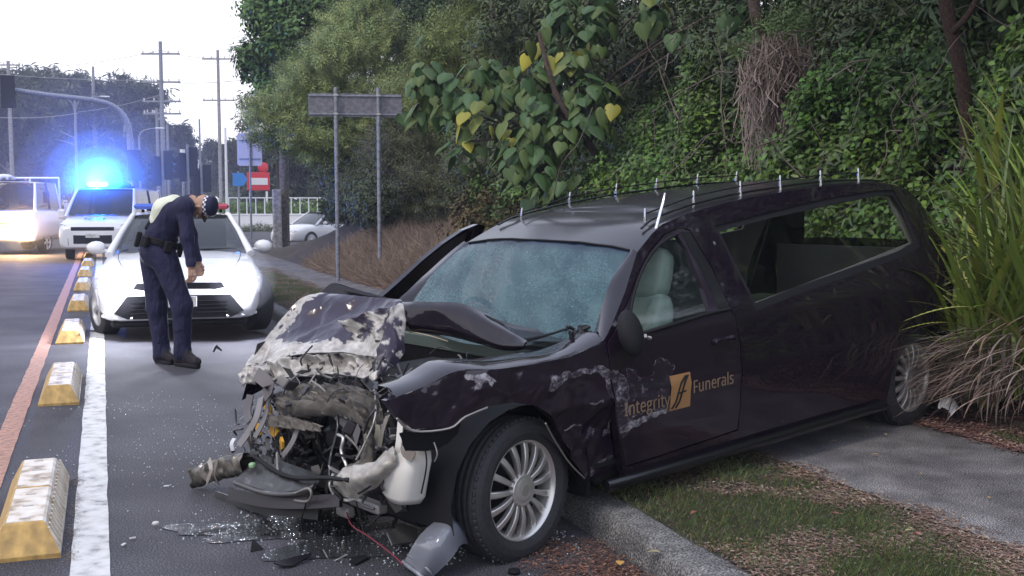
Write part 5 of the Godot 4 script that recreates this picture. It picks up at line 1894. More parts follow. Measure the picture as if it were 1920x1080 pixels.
func hearse_cabin(h: Node3D):
	for sd in [1.0, -1.0]:
		var s := Node3D.new()
		s.name = "front_seat"
		h.add_child(s, true)
		var tilt := Basis(Vector3.RIGHT, -0.24)
		put("backrest", cushion(Vector3(sd * 0.40, 0.83, -1.22), Vector3(0.50, 0.52, 0.15), tilt, 0.45), M.seat, s)
		put("bolster", cushion(Vector3(sd * 0.40 + 0.21, 0.81, -1.18), Vector3(0.11, 0.50, 0.17), tilt, 0.6), M.seat, s)
		put("bolster", cushion(Vector3(sd * 0.40 - 0.21, 0.81, -1.18), Vector3(0.11, 0.50, 0.17), tilt, 0.6), M.seat, s)
		put("headrest", cushion(Vector3(sd * 0.40, 1.17, -1.29), Vector3(0.42, 0.30, 0.16), tilt, 0.5), M.seat, s)
		put("seat_cushion", cushion(Vector3(sd * 0.40, 0.52, -0.95), Vector3(0.52, 0.17, 0.55), Basis(), 0.45), M.seat, s)
	var b := MB.new()
	b.box(Vector3(0, 0.80, -0.62), Vector3(1.5, 0.16, 0.28), 0.05)
	put("dashboard", b, M.interior, h)
	b = MB.new()
	var ring := []
	for i in 25:
		var an := TAU * i / 24
		ring.append(Vector3(-0.40 + cos(an) * 0.18, 0.86 + sin(an) * 0.16, -0.86 + sin(an) * 0.08))
	b.tube(ring, 0.014, 7)
	put("steering_wheel", b, M.black, h)
	b = MB.new()
	b.box(Vector3(0, 0.70, -2.85), Vector3(1.5, 0.05, 2.35), 0.01)
	put("coffin_deck", b, M.interior, h)
	for x in [-0.34, 0.0, 0.34]:
		b = MB.new()
		b.box(Vector3(x, 0.735, -2.85), Vector3(0.05, 0.02, 2.2), 0.006)
		put("deck_rail", b, M.chrome, h)
	b = MB.new()
	b.box(Vector3(0.42, 0.86, -1.95), Vector3(0.05, 0.05, 0.25), 0.015)
	b.box(Vector3(0.2, 0.80, -2.1), Vector3(0.34, 0.03, 0.08), 0.01)
	put("coffin_stop", b, M.chrome, h)
	# pale lining of the load space, with its own rounded openings
	for sd in [-1.0, 1.0]:
		b = MB.new()
		var hole := pv([-2.20, 1.44, -3.62, 1.52, -3.66, 1.26, -2.9, 1.19, -2.5, 1.17, -2.33, 1.20, -2.24, 1.28]) if sd < 0 else pv([-1.70, 1.385, -3.66, 1.52, -3.68, 1.19, -2.7, 1.08, -1.74, 0.98])
		b.panel(pv([-1.55, 0.72, -1.55, 1.45, -2.2, 1.50, -3.5, 1.56, -3.9, 1.5, -3.95, 0.72]), [hole], func(a: float, y: float) -> float: return half_width(a, y) - 0.055, 0.1, sd, 0.015)
		put("side_lining", b, M.lining, h)
	b = MB.new()
	b.surf([PackedVector3Array([Vector3(0.55, 1.42, -1.3), Vector3(0, 1.44, -1.3), Vector3(-0.55, 1.42, -1.3)]), PackedVector3Array([Vector3(0.53, 1.50, -2.2), Vector3(0, 1.53, -2.2), Vector3(-0.53, 1.50, -2.2)]), PackedVector3Array([Vector3(0.5, 1.55, -3.8), Vector3(0, 1.58, -3.8), Vector3(-0.5, 1.55, -3.8)])], false, true)
	put("headlining", b, M.lining, h)
	b = MB.new()
	b.box(Vector3(0, 0.98, -1.58), Vector3(1.4, 0.7, 0.03), 0.01)
	put("partition", b, M.interior, h)
	b = MB.new()
	b.box(Vector3(0, 0.90, -4.10), Vector3(1.3, 0.44, 0.02), 0.005)
	put("tailgate_lining", b, M.lining, h)
	b = MB.new()
	b.box(Vector3(0, 0.33, -1.3), Vector3(1.7, 0.04, 1.7), 0.01)
	put("floor_pan", b, M.black, h)

# ------------------------------------------------------------------ its crushed front end
func sheet_colours(rows: Array, bare: Callable, paint := Color(0.024, 0.017, 0.036), primer := Color(0.40, 0.375, 0.345)) -> Array:
	var n := FastNoiseLite.new()
	n.frequency = 13.0
	n.seed = 31
	n.fractal_octaves = 5
	var cols := []
	for i in rows.size():
		var rc := []
		for j in rows[i].size():
			var p: Vector3 = rows[i][j]
			var v: float = bare.call(float(j) / (rows[i].size() - 1), float(i) / (rows.size() - 1)) + 0.34 * n.get_noise_3dv(p)
			var g := 0.95 + 0.55 * n.get_noise_3dv(p * 1.9 + Vector3(4, 2, 1)) + 0.4 * n.get_noise_3dv(p * 0.4)
			rc.append(paint.lerp(primer * g, smooth(0.48, 0.52, v)))
		cols.append(rc)
	return cols

func sheet_metal(ctrl: Array, nu: int, nv: int, amp: float, freq: float, sharp: float, seed_: int, bare: Callable, flip := false, facet := 0.035) -> MB:
	var rows := crumple(patch(ctrl, nu, nv), amp, freq, sharp, seed_, facet)
	var cols := sheet_colours(rows, bare)
	var b := MB.new()
	b.surf(rows, false, flip, cols)
	# its inner face, a little behind
	var back := []
	for r in rows:
		var q := PackedVector3Array()
		for p in r: q.append(p + Vector3(0, -0.006, -0.006))
		back.append(q)
	b.surf(back, false, not flip, cols)
	return b

func bent_bar(path: Array, w: float, t: float, m: Color, b: MB):
	# a flat strip of metal that follows a path
	b.c = m
	var pts := curve(path, 4)
	var rows := []
	for i in pts.size():
		var d: Vector3 = (pts[mini(i + 1, pts.size() - 1)] - pts[maxi(i - 1, 0)]).normalized()
		var s := d.cross(Vector3(0.25, 0.35, 0.9).normalized()).normalized() * w / 2
		var n := s.cross(d).normalized() * t / 2
		rows.append(PackedVector3Array([pts[i] - s - n, pts[i] + s - n, pts[i] + s + n, pts[i] - s + n]))
	for k in 4:
		var two := []
		for r in rows: two.append(PackedVector3Array([r[k], r[(k + 1) % 4]]))
		b.surf(two)

func hearse_front(h: Node3D):
	rng.seed = 62
	# bonnet: the broad front fold, far half
	var b := sheet_metal([
		[Vector3(-0.800, 1.105, 0.005), Vector3(-0.660, 1.098, -0.045), Vector3(-0.420, 1.097, -0.093), Vector3(-0.200, 1.099, -0.111)],
		[Vector3(-0.860, 1.071, 0.120), Vector3(-0.660, 1.063, 0.018), Vector3(-0.420, 1.060, -0.064), Vector3(-0.170, 1.077, -0.075)],
		[Vector3(-0.900, 0.934, 0.250), Vector3(-0.660, 0.927, 0.165), Vector3(-0.420, 0.969, 0.048), Vector3(-0.130, 0.993, -0.006)],
		[Vector3(-0.920, 0.792, 0.358), Vector3(-0.640, 0.852, 0.285), Vector3(-0.380, 0.866, 0.145), Vector3(-0.080, 0.883, 0.077)],
		[Vector3(-0.920, 0.729, 0.412), Vector3(-0.600, 0.812, 0.335), Vector3(-0.340, 0.842, 0.184), Vector3(-0.050, 0.824, 0.123)]], 150, 110, 0.022, 3.4, 0.45, 21,
		func(u, v): return 0.16 + 0.50 * smooth(0.56, 0.74, v) + 0.46 * smooth(0.26, 0.05, u) + 0.34 * smooth(0.72, 0.90, u) * smooth(0.1, 0.4, v))
	var bon := put("bonnet", b, M.bonnet, h)
	# the rolled lip below it
	b = sheet_metal([
		[Vector3(-0.920, 0.734, 0.412), Vector3(-0.600, 0.805, 0.367), Vector3(-0.340, 0.838, 0.235), Vector3(-0.050, 0.844, 0.132)],
		[Vector3(-0.950, 0.694, 0.443), Vector3(-0.630, 0.777, 0.395), Vector3(-0.380, 0.806, 0.238), Vector3(-0.100, 0.818, 0.137)],
		[Vector3(-0.950, 0.667, 0.454), Vector3(-0.630, 0.728, 0.411), Vector3(-0.380, 0.762, 0.240), Vector3(-0.100, 0.783, 0.158)],
		[Vector3(-0.900, 0.639, 0.460), Vector3(-0.570, 0.701, 0.402), Vector3(-0.300, 0.748, 0.271), Vector3(-0.050, 0.736, 0.200)]], 100, 36, 0.045, 7.0, 0.6, 5,
		func(_u, _v): return 0.62)
	put("bonnet_lip", b, M.wreck, bon)
	# the torn peak where the sheet folds over itself
	b = sheet_metal([
		[Vector3(-0.170, 1.087, -0.082), Vector3(-0.140, 1.072, -0.090), Vector3(-0.110, 1.024, -0.090)],
		[Vector3(-0.120, 1.008, 0.023), Vector3(-0.090, 0.976, -0.000), Vector3(-0.080, 0.955, -0.042)],
		[Vector3(-0.080, 0.913, 0.108), Vector3(-0.030, 0.888, 0.079), Vector3(-0.030, 0.874, 0.015)],
		[Vector3(-0.050, 0.828, 0.170), Vector3(0.000, 0.808, 0.136), Vector3(0.000, 0.804, 0.072)],
		[Vector3(-0.040, 0.718, 0.214), Vector3(0.000, 0.730, 0.190), Vector3(0.010, 0.760, 0.164)]], 30, 60, 0.03, 6.0, 0.6, 44,
		func(u, v): return 0.42 + 0.30 * smooth(0.35, 0.05, v) + 0.3 * smooth(0.7, 0.9, v) * smooth(0.6, 0.2, u))
	put("bonnet_fold", b, M.wreck, bon)
	b = sheet_metal([
		[Vector3(-0.400, 0.980, 0.126), Vector3(-0.260, 1.030, 0.018), Vector3(-0.165, 1.079, -0.058)],
		[Vector3(-0.360, 0.936, 0.105), Vector3(-0.200, 0.966, 0.046), Vector3(-0.130, 1.024, -0.031)],
		[Vector3(-0.330, 0.886, 0.085), Vector3(-0.160, 0.902, 0.076), Vector3(-0.080, 0.904, 0.033)]], 30, 24, 0.05, 7.0, 0.7, 71,
		func(u, _v): return 0.52 + 0.10 * sin(u * 14.0))
	put("bonnet_fold", b, M.wreck, bon)
	var none := func(_u, _v): return 0.0
	# its near half, bent down from the peak towards the screen
	b = sheet_metal([
		[Vector3(-0.200, 1.081, -0.117), Vector3(0.000, 1.094, -0.133), Vector3(0.200, 1.089, -0.215), Vector3(0.360, 1.014, -0.286), Vector3(0.560, 0.939, -0.314)],
		[Vector3(-0.160, 1.065, -0.087), Vector3(0.060, 1.067, -0.121), Vector3(0.250, 1.058, -0.187), Vector3(0.420, 0.993, -0.234), Vector3(0.600, 0.938, -0.271)],
		[Vector3(-0.110, 0.998, -0.075), Vector3(0.110, 1.005, -0.133), Vector3(0.310, 0.982, -0.176), Vector3(0.460, 0.941, -0.218), Vector3(0.620, 0.929, -0.239)],
		[Vector3(-0.100, 0.953, -0.093), Vector3(0.130, 0.951, -0.149), Vector3(0.330, 0.929, -0.178), Vector3(0.480, 0.903, -0.212), Vector3(0.620, 0.914, -0.232)],
		[Vector3(-0.140, 0.933, -0.134), Vector3(0.090, 0.926, -0.186), Vector3(0.290, 0.904, -0.216), Vector3(0.450, 0.883, -0.237), Vector3(0.600, 0.901, -0.242)]], 60, 30, 0.012, 3.0, 0.4, 9,
		none, false, 0.008)
	put("bonnet_half", b, M.paint, bon)
	b = MB.new()
	b.c = Color(0.36, 0.30, 0.22)
	b.tube(curve([Vector3(-0.120, 0.933, -0.106), Vector3(0.000, 0.925, -0.126), Vector3(0.100, 0.895, -0.184)], 4), 0.004, 5)
	put("bare_edge", b, M.vc, bon)
	# scuttle plate below the screen
	b = MB.new()
	b.surf(patch([
		[Vector3(0.220, 1.062, -0.232), Vector3(0.320, 0.981, -0.407), Vector3(0.500, 0.935, -0.567), Vector3(0.740, 0.951, -0.614)],
		[Vector3(0.280, 1.025, -0.267), Vector3(0.380, 0.956, -0.389), Vector3(0.560, 0.918, -0.527), Vector3(0.780, 0.942, -0.587)],
		[Vector3(0.400, 0.986, -0.285), Vector3(0.520, 0.930, -0.315), Vector3(0.660, 0.919, -0.431), Vector3(0.820, 0.935, -0.553)]], 24, 8))
	put("scuttle", b, M.roof_paint, h)
	b = MB.new()
	b.c = Color(0.016, 0.016, 0.02)
	for k in 2: b.tube(curve([Vector3(0.580, 0.930, -0.278) + Vector3(0, 0.01 * k, 0), Vector3(0.580, 0.937, -0.472) + Vector3(0, 0.012, 0), Vector3(0.660, 0.981, -0.660) + Vector3(0, 0.02, 0)], 3), 0.007, 5)
	for k in 12: b.box(Vector3(0.740, 0.952, -0.479) + Vector3(R(-0.08, 0.05), R(-0.02, 0.03), R(-0.06, 0.08)), Vector3(R(0.02, 0.05), 0.012, R(0.02, 0.06)), 0.002, Basis(Vector3(R(-1, 1), R(-1, 1), R(-1, 1)).normalized(), R(0, 3)))
	put("wiper", b, M.vc, h)
	# far wing tip standing up behind the bonnet
	b = MB.new()
	b.surf(patch([[Vector3(-0.920, 1.052, -0.030), Vector3(-0.940, 1.133, -0.160), Vector3(-0.940, 1.093, -0.295)], [Vector3(-0.900, 1.032, -0.122), Vector3(-0.920, 1.046, -0.279), Vector3(-0.900, 1.000, -0.565)]], 12, 6))
	b.surf(patch([[Vector3(-0.950, 1.048, -0.048), Vector3(-0.970, 1.127, -0.178), Vector3(-0.970, 1.087, -0.314)], [Vector3(-0.930, 1.028, -0.141), Vector3(-0.950, 1.042, -0.299), Vector3(-0.930, 0.996, -0.586)]], 12, 6), false, true)
	put("right_wing", b, M.paint, h)
	b = MB.new()
	b.surf(patch([[Vector3(-0.90, 0.98, -0.5), Vector3(-0.91, 0.93, -0.1), Vector3(-0.90, 0.85, 0.35)], [Vector3(-0.92, 0.6, -0.5), Vector3(-0.93, 0.66, 0.0), Vector3(-0.92, 0.55, 0.45)]], 10, 6), false, true)
	put("right_wing", b, M.paint, h)
	# engine bay: dark mass, then what shows in front of it
	b = MB.new()
	b.box(Vector3(0.02, 0.55, -0.12), Vector3(0.62, 0.42, 0.55), 0.06)
	b.box(Vector3(0.1, 0.72, 0.0), Vector3(0.4, 0.14, 0.34), 0.05)
	b.box(Vector3(-0.5, 0.45, -0.1), Vector3(0.3, 0.35, 0.6), 0.05)
	b.box(Vector3(0.52, 0.48, -0.1), Vector3(0.25, 0.4, 0.5), 0.05)
	b.box(Vector3(0.0, 0.22, 0.05), Vector3(1.2, 0.1, 0.7), 0.03)
	var bay := put("engine_block", b, M.black, h)
	var beige := Color(0.20, 0.18, 0.155)
	var grey := Color(0.13, 0.122, 0.118)
	var pale := Color(0.46, 0.43, 0.38)
	# crushed radiator frame round the fan
	b = MB.new()
	b.c = beige
	var ring := [Vector3(-0.395, 0.571, 0.450), Vector3(-0.092, 0.631, 0.460), Vector3(0.113, 0.640, 0.440), Vector3(0.304, 0.601, 0.450), Vector3(0.355, 0.513, 0.460), Vector3(0.336, 0.427, 0.480), Vector3(0.239, 0.372, 0.520)]
	var rows := []
	for q in curve(ring, 6):
		var row := PackedVector3Array()
		for k in 10:
			var an := TAU * k / 10
			row.append(q + Vector3(cos(an) * 0.035, sin(an) * 0.045, sin(an + 0.8) * 0.03))
		rows.append(row)
	rows = crumple(rows, 0.05, 14.0, 0.6, 15)
	b.surf(rows, true, false, sheet_colours(rows, func(_u, _v): return 0.7, grey, beige))
	put("radiator_frame", b, M.fibre, bay)
	b = MB.new()
	rows = crumple(patch([[Vector3(-0.528, 0.655, 0.360), Vector3(-0.250, 0.708, 0.360), Vector3(0.028, 0.737, 0.350), Vector3(0.259, 0.734, 0.360)], [Vector3(-0.583, 0.589, 0.420), Vector3(-0.155, 0.660, 0.420), Vector3(0.187, 0.698, 0.420), Vector3(0.385, 0.667, 0.400)], [Vector3(-0.446, 0.507, 0.440), Vector3(-0.100, 0.582, 0.440), Vector3(0.161, 0.598, 0.420), Vector3(0.364, 0.552, 0.400)]], 70, 30), 0.08, 9.0, 0.65, 27)
	b.surf(rows, false, false, sheet_colours(rows, func(_u, _v): return 0.55, grey, beige))
	put("crushed_radiator", b, M.fibre, bay)
	b = MB.new()
	rows = crumple(patch([[Vector3(-0.510, 0.541, 0.500), Vector3(-0.231, 0.562, 0.500), Vector3(0.016, 0.564, 0.500)], [Vector3(-0.496, 0.486, 0.520), Vector3(-0.201, 0.517, 0.520), Vector3(-0.006, 0.529, 0.500)]], 40, 12), 0.05, 10.0, 0.6, 39)
	b.surf(rows, false, false, sheet_colours(rows, func(_u, _v): return 0.7, grey, beige))
	put("radiator_tank", b, M.fibre, bay)
	# fan in its dark mouth
	var fan := Node3D.new()
	fan.name = "cooling_fan"
	fan.position = Vector3(-0.123, 0.458, 0.360)
	bay.add_child(fan, true)
	b = MB.new()
	b.x = Transform3D(Basis(Vector3.RIGHT, PI / 2), Vector3.ZERO)
	b.lathe([Vector2(0.0, 0.03), Vector2(0.045, 0.03), Vector2(0.05, 0.0)], 16)
	b.lathe([Vector2(0.115, -0.03), Vector2(0.135, -0.03), Vector2(0.135, 0.03), Vector2(0.115, 0.03)], 24, true)
	put("fan_hub", b, M.black, fan)
	for k in 7:
		b = MB.new()
		b.box(Vector3(0.08, 0, 0), Vector3(0.075, 0.045, 0.005), 0.001, Basis(Vector3.RIGHT, 0.5))
		var bl := put("fan_blade", b, M.black_gloss, fan)
		bl.rotation.z = TAU * k / 7
	# tray and lower crossmember
	b = MB.new()
	rows = crumple(patch([[Vector3(-0.509, 0.347, 0.560), Vector3(-0.250, 0.351, 0.560), Vector3(0.013, 0.339, 0.540)], [Vector3(-0.553, 0.281, 0.630), Vector3(-0.164, 0.313, 0.640), Vector3(0.112, 0.333, 0.600)], [Vector3(-0.561, 0.228, 0.700), Vector3(-0.112, 0.266, 0.700), Vector3(0.131, 0.328, 0.640)]], 36, 18), 0.015, 5.0, 0.5, 52)
	b.surf(rows, false, false, sheet_colours(rows, func(_u, _v): return 0.35, Color(0.022, 0.02, 0.023), Color(0.10, 0.09, 0.088)))
	put("condenser_tray", b, M.wreck, bay)
	b = MB.new()
	b.c = Color(0.06, 0.055, 0.055)
	b.tube(curve([Vector3(-0.529, 0.228, 0.710), Vector3(-0.200, 0.242, 0.710), Vector3(0.052, 0.288, 0.680), Vector3(0.148, 0.334, 0.650)], 4), 0.012, 6)
	b.c = Color(0.03, 0.028, 0.032)
	bent_bar([Vector3(-0.646, 0.142, 0.680), Vector3(-0.261, 0.183, 0.680), Vector3(0.062, 0.243, 0.660), Vector3(0.323, 0.300, 0.620)], 0.06, 0.02, Color(0.02, 0.018, 0.02), b)
	bent_bar([Vector3(-0.900, 0.065, 0.640), Vector3(-0.550, 0.079, 0.620), Vector3(0.030, 0.153, 0.560)], 0.05, 0.02, Color(0.02, 0.02, 0.022), b)
	put("lower_crossmember", b, M.wreck, bay)
	b = MB.new()
	b.c = Color(0.17, 0.155, 0.145)
	b.tube(curve([Vector3(0.036, 0.287, 0.690), Vector3(0.177, 0.341, 0.700), Vector3(0.202, 0.317, 0.700), Vector3(0.144, 0.272, 0.690), Vector3(0.014, 0.247, 0.680)], 4), 0.007, 6)
	put("tow_loop", b, M.wreck, bay)
	# crash beam stub that sticks out on the far side
	b = MB.new()
	b.c = Color(0.26, 0.235, 0.185)
	var path := [Vector3(-0.563, 0.301, 0.600), Vector3(-0.764, 0.247, 0.620), Vector3(-0.928, 0.194, 0.640), Vector3(-1.087, 0.141, 0.660)]
	rows = []
	var pp := curve(path, 9)
	for i in pp.size():
		var row := PackedVector3Array()
		for k in 16:
			var an := TAU * (k + 0.5) / 16
			var sq := 1.0 / maxf(absf(cos(an)), absf(sin(an)))
			row.append(pp[i] + Vector3(0, sin(an) * sq * 0.054, cos(an) * sq * 0.045) * (1.0 + 0.12 * sin(i * 1.9 + k)))
		rows.append(row)
	rows = crumple(rows, 0.035, 9.0, 0.6, 61, 0.035)
	b.surf(rows, true, false, sheet_colours(rows, func(_u, _v): return 0.52, Color(0.05, 0.044, 0.038), Color(0.16, 0.144, 0.12)))
	put("crash_beam", b, M.wreck, bay)
	b = MB.new()
	bent_bar([Vector3(-0.829, 0.288, 0.700), Vector3(-0.724, 0.265, 0.740), Vector3(-0.827, 0.170, 0.720)], 0.03, 0.004, Color(0.33, 0.29, 0.25), b)
	bent_bar([Vector3(-0.686, 0.319, 0.720), Vector3(-0.711, 0.243, 0.730), Vector3(-0.733, 0.176, 0.700)], 0.02, 0.004, Color(0.20, 0.18, 0.15), b)
	put("torn_flange", b, M.wreck, bay)
	# lamp shell, washer bottle and the white brackets on the near side
	b = MB.new()
	rows = crumple(patch([[Vector3(0.231, 0.385, 0.580), Vector3(0.402, 0.466, 0.620), Vector3(0.563, 0.518, 0.600), Vector3(0.648, 0.584, 0.540)], [Vector3(0.248, 0.358, 0.620), Vector3(0.439, 0.419, 0.660), Vector3(0.610, 0.466, 0.640), Vector3(0.700, 0.544, 0.570)], [Vector3(0.292, 0.308, 0.600), Vector3(0.429, 0.332, 0.620), Vector3(0.562, 0.393, 0.600), Vector3(0.655, 0.479, 0.550)]], 30, 18), 0.03, 6.0, 0.5, 77)
	b.surf(rows, false, false, sheet_colours(rows, func(u, _v): return 0.74 + 0.1 * u, Color(0.11, 0.10, 0.09), Color(0.34, 0.315, 0.28)))
	put("headlamp_shell", b, M.wreck, bay)
	b = MB.new()
	b.c = Color(0.5, 0.48, 0.44)
	b.tube(curve([Vector3(0.232, 0.395, 0.600), Vector3(0.267, 0.366, 0.640), Vector3(0.271, 0.313, 0.620), Vector3(0.326, 0.296, 0.600), Vector3(0.415, 0.324, 0.600)], 4), 0.008, 6)
	put("lamp_rim", b, M.wreck, bay)
	rows = []
	var tank := [[Vector3(0.638, 0.340, 0.500), 0.082, 0.05], [Vector3(0.636, 0.370, 0.500), 0.105, 0.066], [Vector3(0.640, 0.430, 0.500), 0.115, 0.072], [Vector3(0.668, 0.487, 0.500), 0.106, 0.07], [Vector3(0.691, 0.531, 0.490), 0.088, 0.066], [Vector3(0.707, 0.574, 0.480), 0.062, 0.055], [Vector3(0.725, 0.609, 0.480), 0.050, 0.045], [Vector3(0.726, 0.619, 0.480), 0.030, 0.03]]
	for q in tank:
		var row := PackedVector3Array()
		for k in 20:
			var an := -TAU * k / 20
			row.append(q[0] + Vector3(signf(cos(an)) * pow(absf(cos(an)), 0.6) * q[1], 0.004 * sin(an * 3), signf(sin(an)) * pow(absf(sin(an)), 0.6) * q[2]))
		rows.append(row)
	var low := PackedVector3Array()
	var cap := PackedVector3Array()
	for k in 20:
		low.append(tank[0][0] + Vector3(0, -0.004, 0))
		cap.append(tank[7][0] + Vector3(0, 0.004, 0))
	rows.push_front(low)
	rows.append(cap)
	b = MB.new()
	b.surf(rows, true)
	put("washer_bottle", b, M.white_plastic, bay)
	b = MB.new()
	bent_bar([Vector3(0.639, 0.699, 0.500), Vector3(0.659, 0.603, 0.530), Vector3(0.644, 0.528, 0.540), Vector3(0.649, 0.462, 0.530)], 0.030, 0.006, Color(0.62, 0.60, 0.56), b)
	put("bracket", b, M.wreck, bay)
	b = MB.new()
	bent_bar([Vector3(0.731, 0.739, 0.520), Vector3(0.810, 0.741, 0.550), Vector3(0.770, 0.688, 0.540)], 0.05, 0.006, Color(0.50, 0.50, 0.50), b)
	put("bracket", b, M.wreck, bay)
	b = MB.new()
	bent_bar([Vector3(0.745, 0.629, 0.530), Vector3(0.746, 0.590, 0.560), Vector3(0.791, 0.566, 0.550)], 0.045, 0.005, Color(0.16, 0.13, 0.11), b)
	put("bracket", b, M.wreck, bay)
	var bars := [[[Vector3(0.222, 0.711, 0.360), Vector3(0.356, 0.629, 0.420), Vector3(0.353, 0.533, 0.440), Vector3(0.307, 0.450, 0.460)], 0.045, Color(0.28, 0.265, 0.225)], [[Vector3(0.414, 0.717, 0.380), Vector3(0.418, 0.618, 0.440), Vector3(0.407, 0.522, 0.460)], 0.022, Color(0.17, 0.155, 0.13)], [[Vector3(0.174, 0.698, 0.400), Vector3(0.177, 0.642, 0.440), Vector3(0.172, 0.605, 0.450)], 0.02, Color(0.40, 0.38, 0.35)], [[Vector3(0.207, 0.705, 0.380), Vector3(0.262, 0.593, 0.440), Vector3(0.310, 0.480, 0.460)], 0.02, Color(0.20, 0.19, 0.17)], [[Vector3(-0.602, 0.619, 0.500), Vector3(-0.543, 0.540, 0.560), Vector3(-0.574, 0.454, 0.600), Vector3(-0.601, 0.393, 0.640)], 0.04, Color(0.17, 0.155, 0.155)], [[Vector3(-0.555, 0.614, 0.480), Vector3(-0.504, 0.529, 0.540), Vector3(-0.501, 0.444, 0.600)], 0.03, Color(0.12, 0.11, 0.112)], [[Vector3(-0.717, 0.617, 0.500), Vector3(-0.704, 0.539, 0.530), Vector3(-0.647, 0.495, 0.550)], 0.05, Color(0.09, 0.08, 0.085)], [[Vector3(-0.644, 0.422, 0.640), Vector3(-0.637, 0.399, 0.660), Vector3(-0.629, 0.365, 0.660)], 0.025, Color(0.55, 0.55, 0.57)], [[Vector3(-0.318, 0.371, 0.550), Vector3(-0.270, 0.441, 0.520), Vector3(-0.270, 0.515, 0.480)], 0.03, Color(0.14, 0.125, 0.12)], [[Vector3(-0.607, 0.747, 0.520), Vector3(-0.510, 0.695, 0.500), Vector3(-0.572, 0.632, 0.500)], 0.07, Color(0.14, 0.125, 0.125)]]
	for q in bars:
		b = MB.new()
		bent_bar(q[0], q[1], 0.006, q[2], b)
		put("bent_bracket", b, M.wreck, bay)
	b = MB.new()
	b.tube(curve([Vector3(0.126, 0.544, 0.500), Vector3(0.203, 0.543, 0.520), Vector3(0.196, 0.486, 0.530), Vector3(0.244, 0.439, 0.540), Vector3(0.260, 0.412, 0.540)], 4), 0.008, 7)
	put("coolant_pipe", b, M.alloy, bay)
	b = MB.new()
	b.tube(curve([Vector3(-0.485, 0.355, 0.620), Vector3(-0.214, 0.329, 0.640), Vector3(-0.012, 0.338, 0.640), Vector3(0.228, 0.388, 0.640), Vector3(0.461, 0.428, 0.660)], 4), 0.011, 7)
	put("hose", b, M.black, bay)
	b = MB.new()
	b.tube(curve([Vector3(-0.017, 0.688, 0.420), Vector3(0.097, 0.573, 0.480), Vector3(0.116, 0.436, 0.540), Vector3(0.280, 0.364, 0.640), Vector3(0.324, 0.309, 0.620)], 4), 0.008, 7)
	put("hose", b, M.black_gloss, bay)
	b = MB.new()
	b.tube(curve([Vector3(0.414, 0.507, 0.500), Vector3(0.597, 0.579, 0.560), Vector3(0.647, 0.541, 0.580), Vector3(0.586, 0.433, 0.620), Vector3(0.497, 0.372, 0.640)], 4), 0.006, 7)
	put("hose", b, M.black_gloss, bay)
	b = MB.new()
	b.tube(curve([Vector3(0.197, 0.768, 0.340), Vector3(0.384, 0.665, 0.460), Vector3(0.360, 0.525, 0.520), Vector3(0.335, 0.471, 0.540)], 4), 0.005, 6)
	put("hose", b, M.steel, bay)
	for q in [Vector3(-0.611, 0.453, 0.520), Vector3(-0.490, 0.466, 0.500), Vector3(-0.372, 0.421, 0.520), Vector3(-0.609, 0.555, 0.460)]:
		b = MB.new()
		b.prism(pv([-0.026, -0.03, 0.024, -0.034, 0.03, 0.0, 0.005, 0.032, -0.03, 0.012]), 0.012, Transform3D(Basis(Vector3.UP, R(-0.5, 0.5)) * Basis(Vector3(0, 0, 1), R(-1, 1)), q))
		put("yellow_fragment", b, M.yellow, bay)
	b = MB.new()
	b.box(Vector3(-0.448, 0.321, 0.650), Vector3(0.03, 0.025, 0.03), 0.006, Basis(Vector3.UP, 0.5))
	put("green_connector", b, mat(0.25, 0.42, 0.22, 0.4), bay)
	# hundreds of small torn pieces: clips, wires, fins
	b = MB.new()
	for i in 230:
		var p := Vector3(R(-0.78, 0.62), R(0.30, 0.78), 0.0)
		p.z = 0.20 + R(0.0, 0.25) + 0.22 * smooth(0.75, 0.3, p.y) * R(0.5, 1.0)
		if p.x > -0.26 and p.x < 0.06 and p.y > 0.34 and p.y < 0.60: continue
		var g := R(0.4, 1.3)
		var w := R(0, 1)
		b.c = Color(0.035 * g, 0.033 * g, 0.036 * g) if w < 0.68 else (Color(0.17 * g, 0.155 * g, 0.145 * g) if w < 0.94 else Color(0.5 * g, 0.48 * g, 0.46 * g))
		if R(0, 1) < 0.5:
			b.box(p, Vector3(R(0.01, 0.09), R(0.008, 0.06), R(0.004, 0.03)), 0.003, Basis(Vector3(R(-1, 1), R(-1, 1), R(-1, 1)).normalized(), R(0, 3)))
		else:
			var e := Vector3(R(-0.14, 0.14), R(-0.14, 0.14), R(-0.05, 0.07))
			b.tube(curve([p, p + e * 0.5 + Vector3(R(-0.04, 0.04), R(-0.04, 0.04), R(0, 0.04)), p + e], 3), R(0.002, 0.007), 5)
	for i in 420:
		var p := Vector3(R(-0.78, 0.64), R(0.26, 0.78), 0.0)
		p.z = 0.16 + R(0.0, 0.26) + 0.24 * smooth(0.75, 0.3, p.y) * R(0.4, 1.0)
		if p.x > -0.24 and p.x < 0.04 and p.y > 0.36 and p.y < 0.58: continue
		var g := R(0.3, 1.2)
		b.c = Color(0.03 * g, 0.028 * g, 0.031 * g) if R(0, 1) < 0.78 else Color(0.15 * g, 0.138 * g, 0.13 * g)
		var u := Vector3(R(-1, 1), R(-1, 1), R(-0.5, 0.5)).normalized() * R(0.02, 0.10)
		var w := Vector3(R(-1, 1), R(-1, 1), R(-0.5, 0.5)).normalized() * R(0.01, 0.05)
		b.tri(p, p + u, p + w)
		b.tri(p + u, p + u * 0.9 + w * 1.3, p + w)
	put("torn_pieces", b, M.wreck, bay).set_meta("kind", "stuff")
	b = MB.new()
